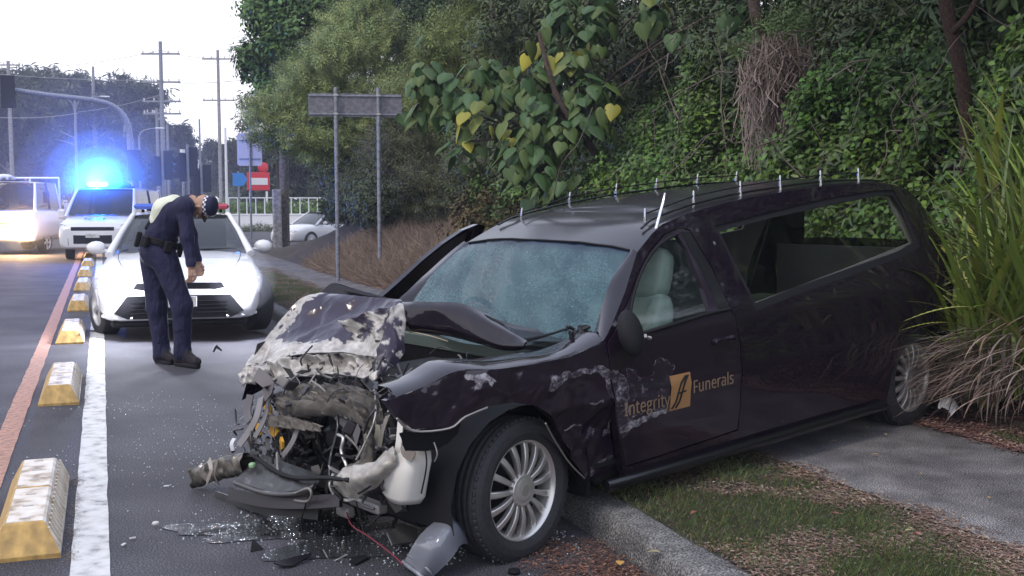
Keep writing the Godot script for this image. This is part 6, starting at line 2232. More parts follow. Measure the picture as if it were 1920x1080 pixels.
	for i in 60:
		var p := Vector3(R(0.0, 0.72), R(0.62, 0.86), R(-0.35, 0.25))
		var g := R(0.3, 1.2)
		b.c = Color(0.05 * g, 0.046 * g, 0.05 * g) if R(0, 1) < 0.85 else Color(0.3 * g, 0.28 * g, 0.26 * g)
		var e := Vector3(R(-0.2, 0.2), R(-0.06, 0.06), R(-0.2, 0.2))
		b.tube(curve([p, p + e * 0.5 + Vector3(0, R(-0.04, 0.04), 0), p + e], 3), R(0.003, 0.008), 5)
	put("torn_pieces", b, M.wreck, bay).set_meta("kind", "stuff")
	# wires hanging to the road
	var wires := [[[Vector3(0.176, 0.359, 0.660), Vector3(0.122, 0.265, 0.680), Vector3(0.026, 0.125, 0.660), Vector3(0.091, 0.051, 0.660), Vector3(0.281, 0.084, 0.700)], M.black], [[Vector3(0.266, 0.219, 0.560), Vector3(0.338, 0.178, 0.580), Vector3(0.496, 0.172, 0.600), Vector3(0.685, 0.153, 0.620), Vector3(0.783, 0.125, 0.620)], M.red_wire], [[Vector3(0.382, 0.298, 0.580), Vector3(0.410, 0.219, 0.580), Vector3(0.469, 0.153, 0.600), Vector3(0.493, 0.109, 0.640)], M.black], [[Vector3(0.315, 0.097, 0.720), Vector3(0.349, 0.047, 0.700), Vector3(0.476, 0.109, 0.700)], M.steel], [[Vector3(0.862, 0.643, 0.500), Vector3(0.887, 0.592, 0.500), Vector3(0.867, 0.554, 0.500)], M.steel], [[Vector3(0.770, 0.613, 0.480), Vector3(0.811, 0.532, 0.500), Vector3(0.765, 0.397, 0.500)], M.black]]
	for q in wires:
		b = MB.new()
		b.tube(curve(q[0], 5), 0.0035, 5)
		put("hanging_wire", b, q[1], h)
	b = MB.new()
	b.box(Vector3(0.225, 0.210, 0.540), Vector3(0.10, 0.05, 0.05), 0.01)
	b.box(Vector3(0.353, 0.261, 0.500), Vector3(0.24, 0.045, 0.06), 0.01)
	put("bumper_mount", b, M.steel, bay)

# ------------------------------------------------------------------ other vehicles; each faces +Z
func shell_of(stations: Array) -> MB:
	# [z, half width, underside, top, crown]
	var b := MB.new()
	var rows := []
	for s in stations:
		var w: float = s[1]
		var y0: float = s[2]
		var y1: float = s[3]
		var hh := y1 - y0
		var half := [Vector2(0, y0), Vector2(w * 0.80, y0), Vector2(w * 0.93, y0 + hh * 0.06), Vector2(w * 0.985, y0 + hh * 0.25), Vector2(w, y0 + hh * 0.55), Vector2(w * 0.985, y0 + hh * 0.78), Vector2(w * 0.95, y0 + hh * 0.92), Vector2(w * 0.86, y1), Vector2(w * 0.5, y1 + s[4] * 0.75), Vector2(0, y1 + s[4])]
		var row := PackedVector3Array()
		for p in half: row.append(Vector3(p.x, p.y, s[0]))
		for i in range(half.size() - 2, 0, -1): row.append(Vector3(-half[i].x, half[i].y, s[0]))
		rows.append(row)
	var cap := PackedVector3Array()
	var mid := PackedVector3Array()
	for p in rows[0]: cap.append(Vector3(p.x * 0.9, lerpf(p.y, (stations[0][2] + stations[0][3]) / 2, 0.1), p.z - 0.02))
	for p in rows[0]: mid.append(Vector3(0, (stations[0][2] + stations[0][3]) / 2, stations[0][0] - 0.03))
	rows.push_front(cap)
	rows.push_front(mid)
	var last: PackedVector3Array = rows[-1]
	var n := stations.size() - 1
	var c2 := PackedVector3Array()
	var m2 := PackedVector3Array()
	for p in last:
		c2.append(Vector3(p.x * 0.93, lerpf(p.y, (stations[n][2] + stations[n][3]) / 2, 0.1), p.z + 0.02))
		m2.append(Vector3(0, (stations[n][2] + stations[n][3]) / 2, stations[n][0] + 0.03))
	rows.append(c2)
	rows.append(m2)
	b.surf(rows, true)
	return b

func road_wheel(parent: Node3D, at: Vector3, r: float, w: float, outer: float, steer := 0.0):
	var o := Node3D.new()
	o.name = "wheel"
	o.position = at
	o.rotation.y = steer + (0.0 if outer > 0 else PI)
	parent.add_child(o, true)
	var flip := Transform3D(Basis(Vector3(0, 0, 1), -PI / 2), Vector3.ZERO)
	var b := MB.new()
	b.x = flip
	b.lathe([Vector2(r * 0.66, -w * 0.48), Vector2(r * 0.9, -w * 0.5), Vector2(r, -w * 0.38), Vector2(r, w * 0.38), Vector2(r * 0.9, w * 0.5), Vector2(r * 0.70, w * 0.48), Vector2(r * 0.66, w * 0.42)], 28)
	put("tyre", b, M.rubber, o)
	b = MB.new()
	b.x = flip
	b.lathe([Vector2(r * 0.63, w * 0.2), Vector2(r * 0.67, w * 0.44), Vector2(r * 0.70, w * 0.46)], 28)
	for k in 5:
		var bs := Basis(Vector3.UP, TAU * k / 5.0)
		b.box(bs * Vector3(r * 0.34, w * 0.34, 0), Vector3(r * 0.66, 0.025, r * 0.16), 0.006, bs)
	b.lathe([Vector2(r * 0.16, w * 0.3), Vector2(r * 0.15, w * 0.42), Vector2(0, w * 0.43)], 16)
	put("rim", b, M.alloy, o)
	b = MB.new()
	b.x = flip
	b.lathe([Vector2(r * 0.66, w * 0.12), Vector2(0, w * 0.12)], 20)
	put("brake_disc", b, M.black, o)

# glass house on a body: lower and upper corner heights and depths
func cabin_of(t: Node3D, wb: float, wt: float, yb: float, yt: float, zf: float, zft: float, zrt: float, zr: float, paint: Material, pane: Material):
	var at := func(x: float, v: float, front: bool) -> Vector3:
		var z := lerpf(zf, zft, v) if front else lerpf(zr, zrt, v)
		return Vector3(x * lerpf(wb, wt, v), lerpf(yb, yt, v), z)
	var rows := []
	for i in 7:
		var r := PackedVector3Array()
		for j in 13:
			var q := (j - 6) / 6.0
			r.append(at.call(-q * 0.95, i / 6.0, true) + Vector3(0, 0.02 * sin(PI * i / 6.0), 0.10 * (1 - q * q) * (1 - 0.4 * i / 6.0)))
		rows.append(r)
	var b := MB.new()
	b.surf(rows)
	put("windscreen", b, pane, t)
	rows = []
	for i in 5:
		var r := PackedVector3Array()
		for j in 9:
			var q := (j - 4) / 4.0
			r.append(at.call(q * 0.93, i / 4.0, false) + Vector3(0, 0, -0.06 * (1 - q * q)))
		rows.append(r)
	b = MB.new()
	b.surf(rows)
	put("rear_window", b, pane, t)
	for sd in [1.0, -1.0]:
		b = MB.new()
		b.surf([PackedVector3Array([at.call(sd * 0.985, 0.02, false), at.call(sd * 0.985, 0.02, true)]), PackedVector3Array([at.call(sd * 0.985, 0.97, false), at.call(sd * 0.985, 0.97, true)])], false, sd < 0)
		put("side_window", b, pane, t)
		for fr in [true, false]:
			b = MB.new()
			b.tube([at.call(sd * 0.975, -0.06, fr), at.call(sd * 0.98, 0.5, fr) + Vector3(0, 0.012, 0), at.call(sd * 0.97, 1.0, fr)], [0.052, 0.040, 0.036], 7)
			put("pillar", b, paint, t)
		b = MB.new()
		var zm := (zft + zrt) / 2
		b.tube([Vector3(sd * wb * 0.985, yb, zm), Vector3(sd * wt * 0.985, yt, zm)], 0.035, 6)
		put("pillar", b, M.black, t)
	rows = []
	for i in 9:
		var v := i / 8.0
		var r := PackedVector3Array()
		for j in 13:
			var q := (j - 6) / 6.0
			r.append(Vector3(-q * wt * 1.0, yt + 0.055 * (1 - pow(absf(q), 3)) * sin(PI * lerpf(0.12, 0.88, v)) - 0.012 * absf(pow(q, 5)), lerpf(zft + 0.06, zrt - 0.06, v) + 0.05 * (1 - q * q) * (1 - 2 * v)))
		rows.append(r)
	b = MB.new()
	b.surf(rows)
	put("roof", b, paint, t)
	b = MB.new()
	b.box(Vector3(0, yb - 0.02, (zf + zr) / 2), Vector3(wb * 1.8, 0.05, absf(zf - zr) * 0.8), 0.02)
	for sd in [1.0, -1.0]:
		b.box(Vector3(sd * wb * 0.42, lerpf(yb, yt, 0.35), lerpf(zf, zr, 0.45)), Vector3(wb * 0.5, (yt - yb) * 0.9, 0.14), 0.06, Basis(Vector3.RIGHT, -0.2))
	put("seats", b, M.black, t)

func mist(at: Vector3, size: Vector3, dense: float):
	# drizzle hanging in the lamps' light
	var o := FogVolume.new()
	o.name = numbered("road_mist")
	o.shape = RenderingServer.FOG_VOLUME_SHAPE_ELLIPSOID
	o.size = size
	o.position = at
	var fm := FogMaterial.new()
	fm.density = dense
	fm.albedo = Color(0.95, 0.96, 1.0)
	o.material = fm
	o.set_meta("kind", "stuff")
	add_child(o)

func build_police_car():
	var t := thing("police_car", "white police sedan with headlights on and red-and-blue roof bar, behind the officer", "police car", Vector3(1.0, -0.06, -14.85), deg_to_rad(-5.0))
	put("body", shell_of([[-2.4, 0.78, 0.34, 0.88, 0.02], [-2.25, 0.85, 0.26, 0.98, 0.03], [-1.5, 0.915, 0.22, 1.0, 0.03], [-0.4, 0.925, 0.2, 0.96, 0.03], [0.6, 0.925, 0.2, 0.945, 0.04], [0.95, 0.925, 0.2, 0.93, 0.055], [1.5, 0.92, 0.21, 0.875, 0.07], [1.95, 0.90, 0.22, 0.80, 0.075], [2.15, 0.86, 0.22, 0.73, 0.07], [2.27, 0.78, 0.24, 0.64, 0.05], [2.33, 0.66, 0.28, 0.56, 0.03]]), M.white_car, t)
	cabin_of(t, 0.845, 0.615, 0.95, 1.40, 1.05, 0.28, -0.85, -1.75, M.white_car, M.glass_car)
	for sd in [1.0, -1.0]:
		road_wheel(t, Vector3(sd * 0.86, 0.34, 1.42), 0.345, 0.23, sd, 0.35)
		road_wheel(t, Vector3(sd * 0.80, 0.33, -1.42), 0.33, 0.22, sd)
		var b := MB.new()
		b.ball(Vector3(sd * 1.01, 1.0, 0.72), Vector3(0.12, 0.085, 0.08), 14)
		b.box(Vector3(sd * 0.91, 0.965, 0.74), Vector3(0.1, 0.04, 0.06), 0.015)
		put("wing_mirror", b, M.white_car, t)
		b = MB.new()
		b.ball(Vector3(sd * 0.70, 0.665, 2.10), Vector3(0.20, 0.075, 0.17), 14, Basis(Vector3.UP, sd * 0.55))
		var lamp := put("headlight", b, M.headlamp_housing, t)
		for k in 2:
			b = MB.new()
			b.ball(Vector3(sd * (0.64 + 0.13 * k), 0.668, 2.235 - 0.075 * k), Vector3(0.06, 0.045, 0.045), 12)
			put("headlight_bulb", b, M.head_glow, lamp)
		for q in [[0.26, 0.45], [0.45, 0.14], [0.75, 0.035]]: mist(t.transform * Vector3(sd * 0.69, 0.68, 2.36), Vector3.ONE * q[0], q[1])
		omni("headlight_beam", Vector3(sd * 0.69, 0.67, 2.36), Color(0.92, 0.93, 1.0), 3.2, 0.08, t)
		b = MB.new()
		b.prism(pv([-0.16, -0.06, 0.14, -0.08, 0.18, 0.10, -0.06, 0.10]), 0.04, Transform3D(Basis(Vector3.UP, sd * 0.5) * Basis.from_scale(Vector3(sd, 1, 1)), Vector3(sd * 0.69, 0.42, 2.19)))
		put("fog_light_recess", b, M.black, t)
		b = MB.new()
		b.tube(curve([Vector3(sd * 0.50, 0.275, 2.36), Vector3(sd * 0.68, 0.275, 2.28), Vector3(sd * 0.84, 0.285, 2.10)], 3), 0.022, 7)
		put("bumper_lip", b, M.white_car, t)
		b = MB.new()
		b.ball(Vector3(sd * 0.86, 0.50, 2.02), Vector3(0.03, 0.02, 0.05), 8)
		put("side_reflector", b, M.red_lens, t)
		b = MB.new()
		b.box(Vector3(sd * 0.932, 0.66, -0.2), Vector3(0.008, 0.14, 2.2), 0.002)
		put("blue_checked_band", b, M.police_blue, t)
	var b := MB.new()
	b.prism(pv([-0.56, 0.52, 0.56, 0.52, 0.70, 0.33, 0.56, 0.265, -0.56, 0.265, -0.70, 0.33]), 0.05, Transform3D(Basis(), Vector3(0, 0, 2.345)))
	var gr := put("lower_grille", b, M.black, t)
	for k in 4:
		b = MB.new()
		b.box(Vector3(0, 0.325 + 0.043 * k, 2.374), Vector3(1.04, 0.010, 0.012), 0.003)
		put("grille_bar", b, M.black_gloss, gr)
	b = MB.new()
	b.prism(pv([-0.46, 0.66, 0.46, 0.66, 0.50, 0.60, 0.30, 0.565, -0.30, 0.565, -0.50, 0.60]), 0.05, Transform3D(Basis(), Vector3(0, 0, 2.305)))
	put("upper_grille", b, M.black_gloss, t)
	b = MB.new()
	b.box(Vector3(0, 0.45, 2.385), Vector3(0.37, 0.12, 0.012), 0.004)
	put("number_plate", b, M.line_white, t)
	b = MB.new()
	b.tube([Vector3(-0.05, 0.60, 2.345), Vector3(0, 0.632, 2.35), Vector3(0.05, 0.60, 2.345), Vector3(0, 0.585, 2.35), Vector3(-0.05, 0.60, 2.345)], 0.008, 6)
	put("badge", b, M.chrome, t)
	for sd in [1.0, -1.0]:
		b = MB.new()
		b.tube(curve([Vector3(sd * 0.62, 0.992, 0.98), Vector3(sd * 0.70, 0.955, 1.4), Vector3(sd * 0.64, 0.85, 1.95), Vector3(sd * 0.46, 0.735, 2.24)], 4), 0.005, 5)
		put("bonnet_gap", b, M.black, t)
	b = MB.new()
	b.box(Vector3(0, 0.20, 2.0), Vector3(1.5, 0.08, 0.5), 0.03)
	put("undertray", b, M.black, t)
	b = MB.new()
	b.box(Vector3(0, 1.465, -0.2), Vector3(0.9, 0.03, 0.2), 0.01)
	b.tube([Vector3(-0.5, 1.43, -0.2), Vector3(-0.5, 1.47, -0.2)], 0.02)
	b.tube([Vector3(0.5, 1.43, -0.2), Vector3(0.5, 1.47, -0.2)], 0.02)
	var bar := put("light_bar", b, M.black, t)
	b = MB.new()
	b.box(Vector3(-0.32, 1.51, -0.2), Vector3(0.58, 0.075, 0.27), 0.03)
	put("blue_lens", b, M.blue_lens, bar)
	b = MB.new()
	b.box(Vector3(0.32, 1.51, -0.2), Vector3(0.58, 0.075, 0.27), 0.03)
	put("red_lens", b, M.red_bar_lens, bar)
	b = MB.new()
	b.box(Vector3(0, 1.512, -0.2), Vector3(0.10, 0.08, 0.26), 0.02)
	put("bar_centre", b, M.white_plastic, bar)
	b = MB.new()
	b.tube([Vector3(0.62, 0.985, 1.02), Vector3(0.2, 0.985, 1.12)], 0.008)
	b.tube([Vector3(-0.02, 0.985, 1.13), Vector3(-0.5, 0.985, 1.06)], 0.008)
	put("wiper", b, M.black, t)

func build_van():
	var at: Vector3 = Vector3(0.356, -0.045, -30.284)
	var t := thing("police_van", "white police van with glaring blue roof beacon, behind the police sedan", "van", Vector3(at.x, -0.03, at.z - 2.4), deg_to_rad(-14))
	put("body", shell_of([[-2.6, 0.92, 0.35, 1.2, 0.0], [-2.5, 0.95, 0.3, 1.22, 0.0], [0.9, 0.96, 0.28, 1.22, 0.0], [1.5, 0.955, 0.28, 1.17, 0.03], [2.1, 0.93, 0.28, 1.06, 0.05], [2.35, 0.88, 0.3, 0.95, 0.04], [2.42, 0.80, 0.34, 0.86, 0.02]]), M.white_car, t)
	cabin_of(t, 0.90, 0.78, 1.18, 1.90, 1.62, 0.92, -2.35, -2.5, M.white_car, M.glass_car)
	for sd in [1.0, -1.0]:
		road_wheel(t, Vector3(sd * 0.84, 0.33, 1.5), 0.33, 0.22, sd, 0.2)
		road_wheel(t, Vector3(sd * 0.84, 0.33, -1.6), 0.33, 0.22, sd)
		var b := MB.new()
		b.box(Vector3(sd * 1.10, 1.22, 1.25), Vector3(0.2, 0.26, 0.1), 0.04)
		b.box(Vector3(sd * 0.98, 1.18, 1.28), Vector3(0.1, 0.05, 0.06), 0.015)
		put("wing_mirror", b, M.white_car, t)
		b = MB.new()
		b.prism(pv([-0.13, -0.16, 0.13, -0.13, 0.16, 0.20, -0.05, 0.14]), 0.06, Transform3D(Basis(Vector3.UP, sd * 0.5) * Basis.from_scale(Vector3(sd, 1, 1)), Vector3(sd * 0.74, 0.80, 2.33)))
		put("headlight", b, M.headlamp_housing, t)
		b = MB.new()
		b.prism(pv([-0.10, -0.10, 0.10, -0.08, 0.06, 0.09, -0.10, 0.09]), 0.05, Transform3D(Basis(Vector3.UP, sd * 0.45) * Basis.from_scale(Vector3(sd, 1, 1)), Vector3(sd * 0.70, 0.50, 2.38)))
		put("fog_light_recess", b, M.black, t)
		b = MB.new()
		b.box(Vector3(sd * 0.965, 0.95, -0.6), Vector3(0.01, 0.2, 3.4), 0.002)
		put("blue_checked_band", b, M.police_blue, t)
	var b := MB.new()
	b.box(Vector3(0, 0.84, 2.435), Vector3(1.1, 0.10, 0.03), 0.01)
	put("upper_grille", b, M.black, t)
	b = MB.new()
	b.box(Vector3(0, 0.56, 2.435), Vector3(1.0, 0.24, 0.03), 0.02)
	put("lower_grille", b, M.black, t)
	b = MB.new()
	b.box(Vector3(0, 0.66, 2.455), Vector3(0.36, 0.11, 0.012), 0.004)
	put("number_plate", b, M.line_white, t)
	# checked band and lettering on the bonnet
	var slope := Transform3D(Basis(Vector3.RIGHT, -1.22), Vector3(0, 1.175, 2.0))
	for i in 10:
		for j in 2:
			if (i + j) % 2: continue
			b = MB.new()
			b.box(Vector3(-0.50 + i * 0.11, 0.05 - 0.055 * j, 0.012), Vector3(0.108, 0.053, 0.006), 0.001)
			put("blue_check", b, M.police_blue, t).transform = slope
	letters("POLICE", 0.17, M.police_blue, t, Transform3D(slope.basis, Vector3(0, 1.10, 2.19)), "lettering", 0.01)
	# beacon: its lit half is the one that glares
	b = MB.new()
	b.box(Vector3(0, 1.965, 0.45), Vector3(1.3, 0.05, 0.24), 0.015)
	var bar := put("light_bar", b, M.black, t)
	b = MB.new()
	b.box(Vector3(-0.34, 2.04, 0.45), Vector3(0.5, 0.12, 0.26), 0.04)
	put("beacon_lens", b, M.beacon_glow, bar)
	b = MB.new()
	b.box(Vector3(0.30, 2.04, 0.45), Vector3(0.6, 0.10, 0.26), 0.04)
	put("blue_lens", b, M.blue_lens, bar)
	for q in [[1.0, 0.35], [1.5, 0.16], [2.2, 0.07], [3.2, 0.032], [4.6, 0.015], [6.6, 0.007], [9.5, 0.0035]]: mist(Vector3(at.x - 0.25, 2.12, at.z - 1.75), Vector3(q[0], q[0] * 0.9, q[0]), q[1])
	omni("beacon_light", Vector3(-0.34, 2.06, 0.66), Color(0.05, 0.42, 1.0), 85.0, 0.18, t)

func build_truck():
	var at: Vector3 = Vector3(-2.395, -0.024, -34.661)
	var t := thing("light_truck", "white light truck with dazzling headlights, oncoming at the left edge", "truck", Vector3(at.x, -0.03, at.z - 1.0), deg_to_rad(-20))
	put("body", shell_of([[-4.0, 0.95, 0.7, 1.0, 0.0], [-1.0, 0.95, 0.6, 1.1, 0.0], [-0.9, 1.0, 0.4, 1.35, 0.0], [0.7, 1.0, 0.38, 1.35, 0.0], [0.92, 0.99, 0.38, 1.33, 0.0], [1.0, 0.93, 0.42, 1.28, 0.0]]), M.white_car, t)
	cabin_of(t, 0.97, 0.86, 1.33, 2.12, 0.93, 0.62, -0.8, -0.88, M.white_car, M.glass_car)
	for sd in [1.0, -1.0]:
		road_wheel(t, Vector3(sd * 0.84, 0.36, 0.1), 0.36, 0.22, sd)
		road_wheel(t, Vector3(sd * 0.84, 0.36, -2.7), 0.36, 0.3, sd)
		var b := MB.new()
		b.box(Vector3(sd * 1.20, 1.68, 0.72), Vector3(0.19, 0.40, 0.09), 0.04)
		b.tube([Vector3(sd * 1.0, 1.95, 0.7), Vector3(sd * 1.2, 1.92, 0.72)], 0.015)
		b.tube([Vector3(sd * 1.0, 1.4, 0.7), Vector3(sd * 1.2, 1.46, 0.72)], 0.015)
		put("wing_mirror", b, M.black, t)
		b = MB.new()
		b.box(Vector3(sd * 0.68, 0.78, 1.0), Vector3(0.40, 0.24, 0.08), 0.04)
		var lamp := put("headlight", b, M.headlamp_housing, t)
		b = MB.new()
		b.ball(Vector3(sd * 0.68, 0.78, 1.05), Vector3(0.15, 0.10, 0.05), 14)
		put("headlight_bulb", b, M.warm_glow, lamp)
		for q in [[0.5, 0.4], [0.9, 0.10], [1.4, 0.025]]: mist(t.transform * Vector3(sd * 0.68, 0.80, 1.25), Vector3.ONE * q[0], q[1] * (1.0 if sd > 0 else 0.5))
		omni("headlight_beam", Vector3(sd * 0.68, 0.78, 1.22), Color(1.0, 0.80, 0.55), 18.0 if sd > 0 else 6.0, 0.12, t)
		b = MB.new()
		b.box(Vector3(sd * 0.5, 2.22, 0.45), Vector3(0.05, 0.07, 0.05), 0.015)
		put("marker_lamp", b, M.amber, t)
	var b := MB.new()
	b.box(Vector3(0, 0.93, 1.03), Vector3(0.9, 0.05, 0.02), 0.008)
	b.box(Vector3(0, 0.82, 1.03), Vector3(0.9, 0.05, 0.02), 0.008)
	put("grille_bar", b, M.black, t)
	b = MB.new()
	b.box(Vector3(0, 0.50, 1.06), Vector3(2.0, 0.2, 0.12), 0.04)
	put("bumper", b, M.white_car, t)
	b = MB.new()
	b.box(Vector3(0.0, 0.54, 1.13), Vector3(0.37, 0.12, 0.012), 0.004)
	put("number_plate", b, M.line_white, t)
	b = MB.new()
	b.box(Vector3(-0.2, 2.19, 0.45), Vector3(1.1, 0.03, 0.16), 0.01)
	var rack := put("roof_rack", b, M.black, t)
	for k in 5:
		b = MB.new()
		b.ball(Vector3(-0.62 + 0.2 * k, 2.25, 0.5), Vector3(0.06, 0.06, 0.04), 10)
		put("spot_lamp", b, M.steel, rack)
	b = MB.new()
	b.ball(Vector3(-0.2, 2.30, 0.35), Vector3(0.28, 0.09, 0.12), 12)
	put("beacon_cover", b, M.white_plastic, rack)
	for e in [[-0.5, -1.0, 0.10], [0.5, -1.0, 0.10], [-0.5, 1.0, 0.10]]: pass
	b = MB.new()
	b.box(Vector3(0, 1.08, -2.6), Vector3(2.0, 0.12, 2.9), 0.02)
	for x in [-1.0, 1.0]: b.box(Vector3(x * 0.98, 1.32, -2.6), Vector3(0.04, 0.4, 2.9), 0.01)
	for x in [-0.9, 0.0, 0.9]: b.tube([Vector3(x, 1.1, -1.0), Vector3(x, 2.3, -1.0)], 0.03)
	b.tube([Vector3(-0.9, 2.3, -1.0), Vector3(0.9, 2.3, -1.0)], 0.03)
	put("tray", b, M.white_car, t)
	b = MB.new()
	b.tube([Vector3(-0.7, 1.36, 0.99), Vector3(0.1, 1.42, 1.0)], 0.012)
	b.tube([Vector3(0.2, 1.36, 0.99), Vector3(0.75, 1.42, 0.96)], 0.012)
	put("wiper", b, M.black, t)
	for k in 2:
		b = MB.new()
		b.ball(Vector3(-0.42 + 0.84 * k, 1.50, 0.3), Vector3(0.22, 0.22, 0.16), 12)
		put("seat_cover", b, M.lining, t)

func small_car(called: String, label: String, at: Vector3, turn: float, paint: Material):
	var t := thing(called, label, "car", at, turn)
	put("body", shell_of([[-2.1, 0.75, 0.34, 0.85, 0.02], [-1.95, 0.83, 0.26, 0.95, 0.03], [-0.4, 0.88, 0.2, 0.93, 0.03], [0.8, 0.88, 0.2, 0.9, 0.05], [1.5, 0.86, 0.21, 0.82, 0.06], [1.95, 0.80, 0.23, 0.70, 0.05], [2.1, 0.70, 0.26, 0.6, 0.03]]), paint, t)
	cabin_of(t, 0.81, 0.62, 0.91, 1.38, 0.95, 0.25, -1.2, -1.9, paint, M.glass_car)
	for sd in [1.0, -1.0]:
		road_wheel(t, Vector3(sd * 0.78, 0.32, 1.28), 0.32, 0.22, sd)
		road_wheel(t, Vector3(sd * 0.78, 0.32, -1.28), 0.32, 0.22, sd)
		var b := MB.new()
		b.ball(Vector3(sd * 0.62, 0.64, 1.95), Vector3(0.18, 0.08, 0.12), 10, Basis(Vector3.UP, sd * 0.5))
		put("headlight", b, M.headlamp_housing, t)
		b = MB.new()
		b.ball(Vector3(sd * 0.96, 0.96, 0.66), Vector3(0.11, 0.08, 0.07), 10)
		put("wing_mirror", b, paint, t)
	var b := MB.new()
	b.prism(pv([-0.5, 0.48, 0.5, 0.48, 0.55, 0.3, -0.55, 0.3]), 0.05, Transform3D(Basis(), Vector3(0, 0, 2.11)))
	put("grille", b, M.black, t)

func build_other_cars():
	var p: Vector3 = Vector3(8.499, -0.144, -43.868)
	small_car("parked_car", "white car half hidden by the olive tree, beyond the tall pole", Vector3(p.x, -0.28, p.z), deg_to_rad(-62), M.white_car)
	p = Vector3(-1.294, -0.054, -51.912)
	small_car("distant_car", "pale car far back, seen between truck and police van", Vector3(p.x, -0.04, p.z), deg_to_rad(-20), mat(0.5, 0.5, 0.52, 0.4, 0.0, 0.6))

# ------------------------------------------------------------------ the officer
# bones: [from, to, radius, radius, colour]; joined with a smooth minimum and meshed as surface nets
func flesh(out: MB, bones: Array, cell: float, k: float):
	var lo: Vector3 = bones[0][0]
	var hi := lo
	for q in bones:
		var m: float = maxf(q[2], q[3]) + cell * 3
		lo = lo.min(q[0] - Vector3.ONE * m).min(q[1] - Vector3.ONE * m)
		hi = hi.max(q[0] + Vector3.ONE * m).max(q[1] + Vector3.ONE * m)
	var nx := int((hi.x - lo.x) / cell) + 2
	var ny := int((hi.y - lo.y) / cell) + 2
	var nz := int((hi.z - lo.z) / cell) + 2
	var f := PackedFloat32Array()
	f.resize(nx * ny * nz)
	f.fill(1.0)
	var dist := func(p: Vector3, q: Array) -> float:
		var ab: Vector3 = q[1] - q[0]
		var t := clampf((p - q[0]).dot(ab) / maxf(ab.length_squared(), 1e-8), 0, 1)
		return p.distance_to(q[0] + ab * t) - lerpf(q[2], q[3], t)
	for q in bones:
		var m: float = maxf(q[2], q[3]) + k + cell * 2
		var b0: Vector3 = ((q[0] as Vector3).min(q[1]) - Vector3.ONE * m - lo) / cell
		var b1: Vector3 = ((q[0] as Vector3).max(q[1]) + Vector3.ONE * m - lo) / cell
		var A: Vector3 = q[0]
		var ab: Vector3 = q[1] - q[0]
		var l2 := maxf(ab.length_squared(), 1e-8)
		for ix in range(maxi(0, int(b0.x)), mini(nx, int(b1.x) + 1)):
			for iy in range(maxi(0, int(b0.y)), mini(ny, int(b1.y) + 1)):
				var at := (ix * ny + iy) * nz
				for iz in range(maxi(0, int(b0.z)), mini(nz, int(b1.z) + 1)):
					var p := lo + Vector3(ix, iy, iz) * cell
					var t := clampf((p - A).dot(ab) / l2, 0, 1)
					var d := p.distance_to(A + ab * t) - lerpf(q[2], q[3], t)
					var g := f[at + iz]
					var h := maxf(k - absf(d - g), 0.0) / k
					f[at + iz] = minf(d, g) - h * h * k * 0.25
	var ids := {}
	var ps := PackedVector3Array()
	var ns := PackedVector3Array()
	var cs := PackedColorArray()
	var sy := nz
	var sx := ny * nz
	var offs := [0, sx, sy, sx + sy, 1, sx + 1, sy + 1, sx + sy + 1]
	var corner := [Vector3(0, 0, 0), Vector3(1, 0, 0), Vector3(0, 1, 0), Vector3(1, 1, 0), Vector3(0, 0, 1), Vector3(1, 0, 1), Vector3(0, 1, 1), Vector3(1, 1, 1)]
	var edges := [[0, 1], [2, 3], [4, 5], [6, 7], [0, 2], [1, 3], [4, 6], [5, 7], [0, 4], [1, 5], [2, 6], [3, 7]]
	for ix in nx - 1:
		for iy in ny - 1:
			for iz in nz - 1:
				var at := ix * sx + iy * sy + iz
				var first := f[at] < 0
				var mixed := false
				for o in offs:
					if (f[at + o] < 0) != first:
						mixed = true
						break
				if not mixed: continue
				var sum := Vector3.ZERO
				var n := 0
				for e in edges:
					var a := f[at + offs[e[0]]]
					var b := f[at + offs[e[1]]]
					if (a < 0) != (b < 0):
						sum += (corner[e[0]] as Vector3).lerp(corner[e[1]], a / (a - b))
						n += 1
				var p := lo + (Vector3(ix, iy, iz) + sum / n) * cell
				var g := Vector3(f[at + sx] + f[at + sx + sy] + f[at + sx + 1] + f[at + sx + sy + 1] - f[at] - f[at + sy] - f[at + 1] - f[at + sy + 1], f[at + sy] + f[at + sx + sy] + f[at + sy + 1] + f[at + sx + sy + 1] - f[at] - f[at + sx] - f[at + 1] - f[at + sx + 1], f[at + 1] + f[at + sx + 1] + f[at + sy + 1] + f[at + sx + sy + 1] - f[at] - f[at + sx] - f[at + sy] - f[at + sx + sy])
				var best := 1e9
				var col := Color.WHITE
				for q in bones:
					var d: float = dist.call(p, q)
					if d < best:
						best = d
						col = q[4]
				ids[at] = ps.size()
				ps.append(p)
				ns.append(g.normalized())
				cs.append(col)
	var quad := func(a: int, b: int, c: int, d: int, flip: bool):
		if not (ids.has(a) and ids.has(b) and ids.has(c) and ids.has(d)): return
		var q := [ids[a], ids[b], ids[c], ids[d]]
		if flip: q.reverse()
		out.t3(ps[q[0]], ps[q[1]], ps[q[2]], ns[q[0]], ns[q[1]], ns[q[2]], Vector2.ZERO, Vector2.ZERO, Vector2.ZERO, cs[q[0]], cs[q[1]], cs[q[2]])
		out.t3(ps[q[0]], ps[q[2]], ps[q[3]], ns[q[0]], ns[q[2]], ns[q[3]], Vector2.ZERO, Vector2.ZERO, Vector2.ZERO, cs[q[0]], cs[q[2]], cs[q[3]])
	for at in ids.keys():
		var a := f[at]
		if (a < 0) != (f[at + sx] < 0): quad.call(at, at - sy, at - sy - 1, at - 1, a > 0)
		if (a < 0) != (f[at + sy] < 0): quad.call(at, at - 1, at - 1 - sx, at - sx, a > 0)
		if (a < 0) != (f[at + 1] < 0): quad.call(at, at - sx, at - sx - sy, at - sy, a > 0)

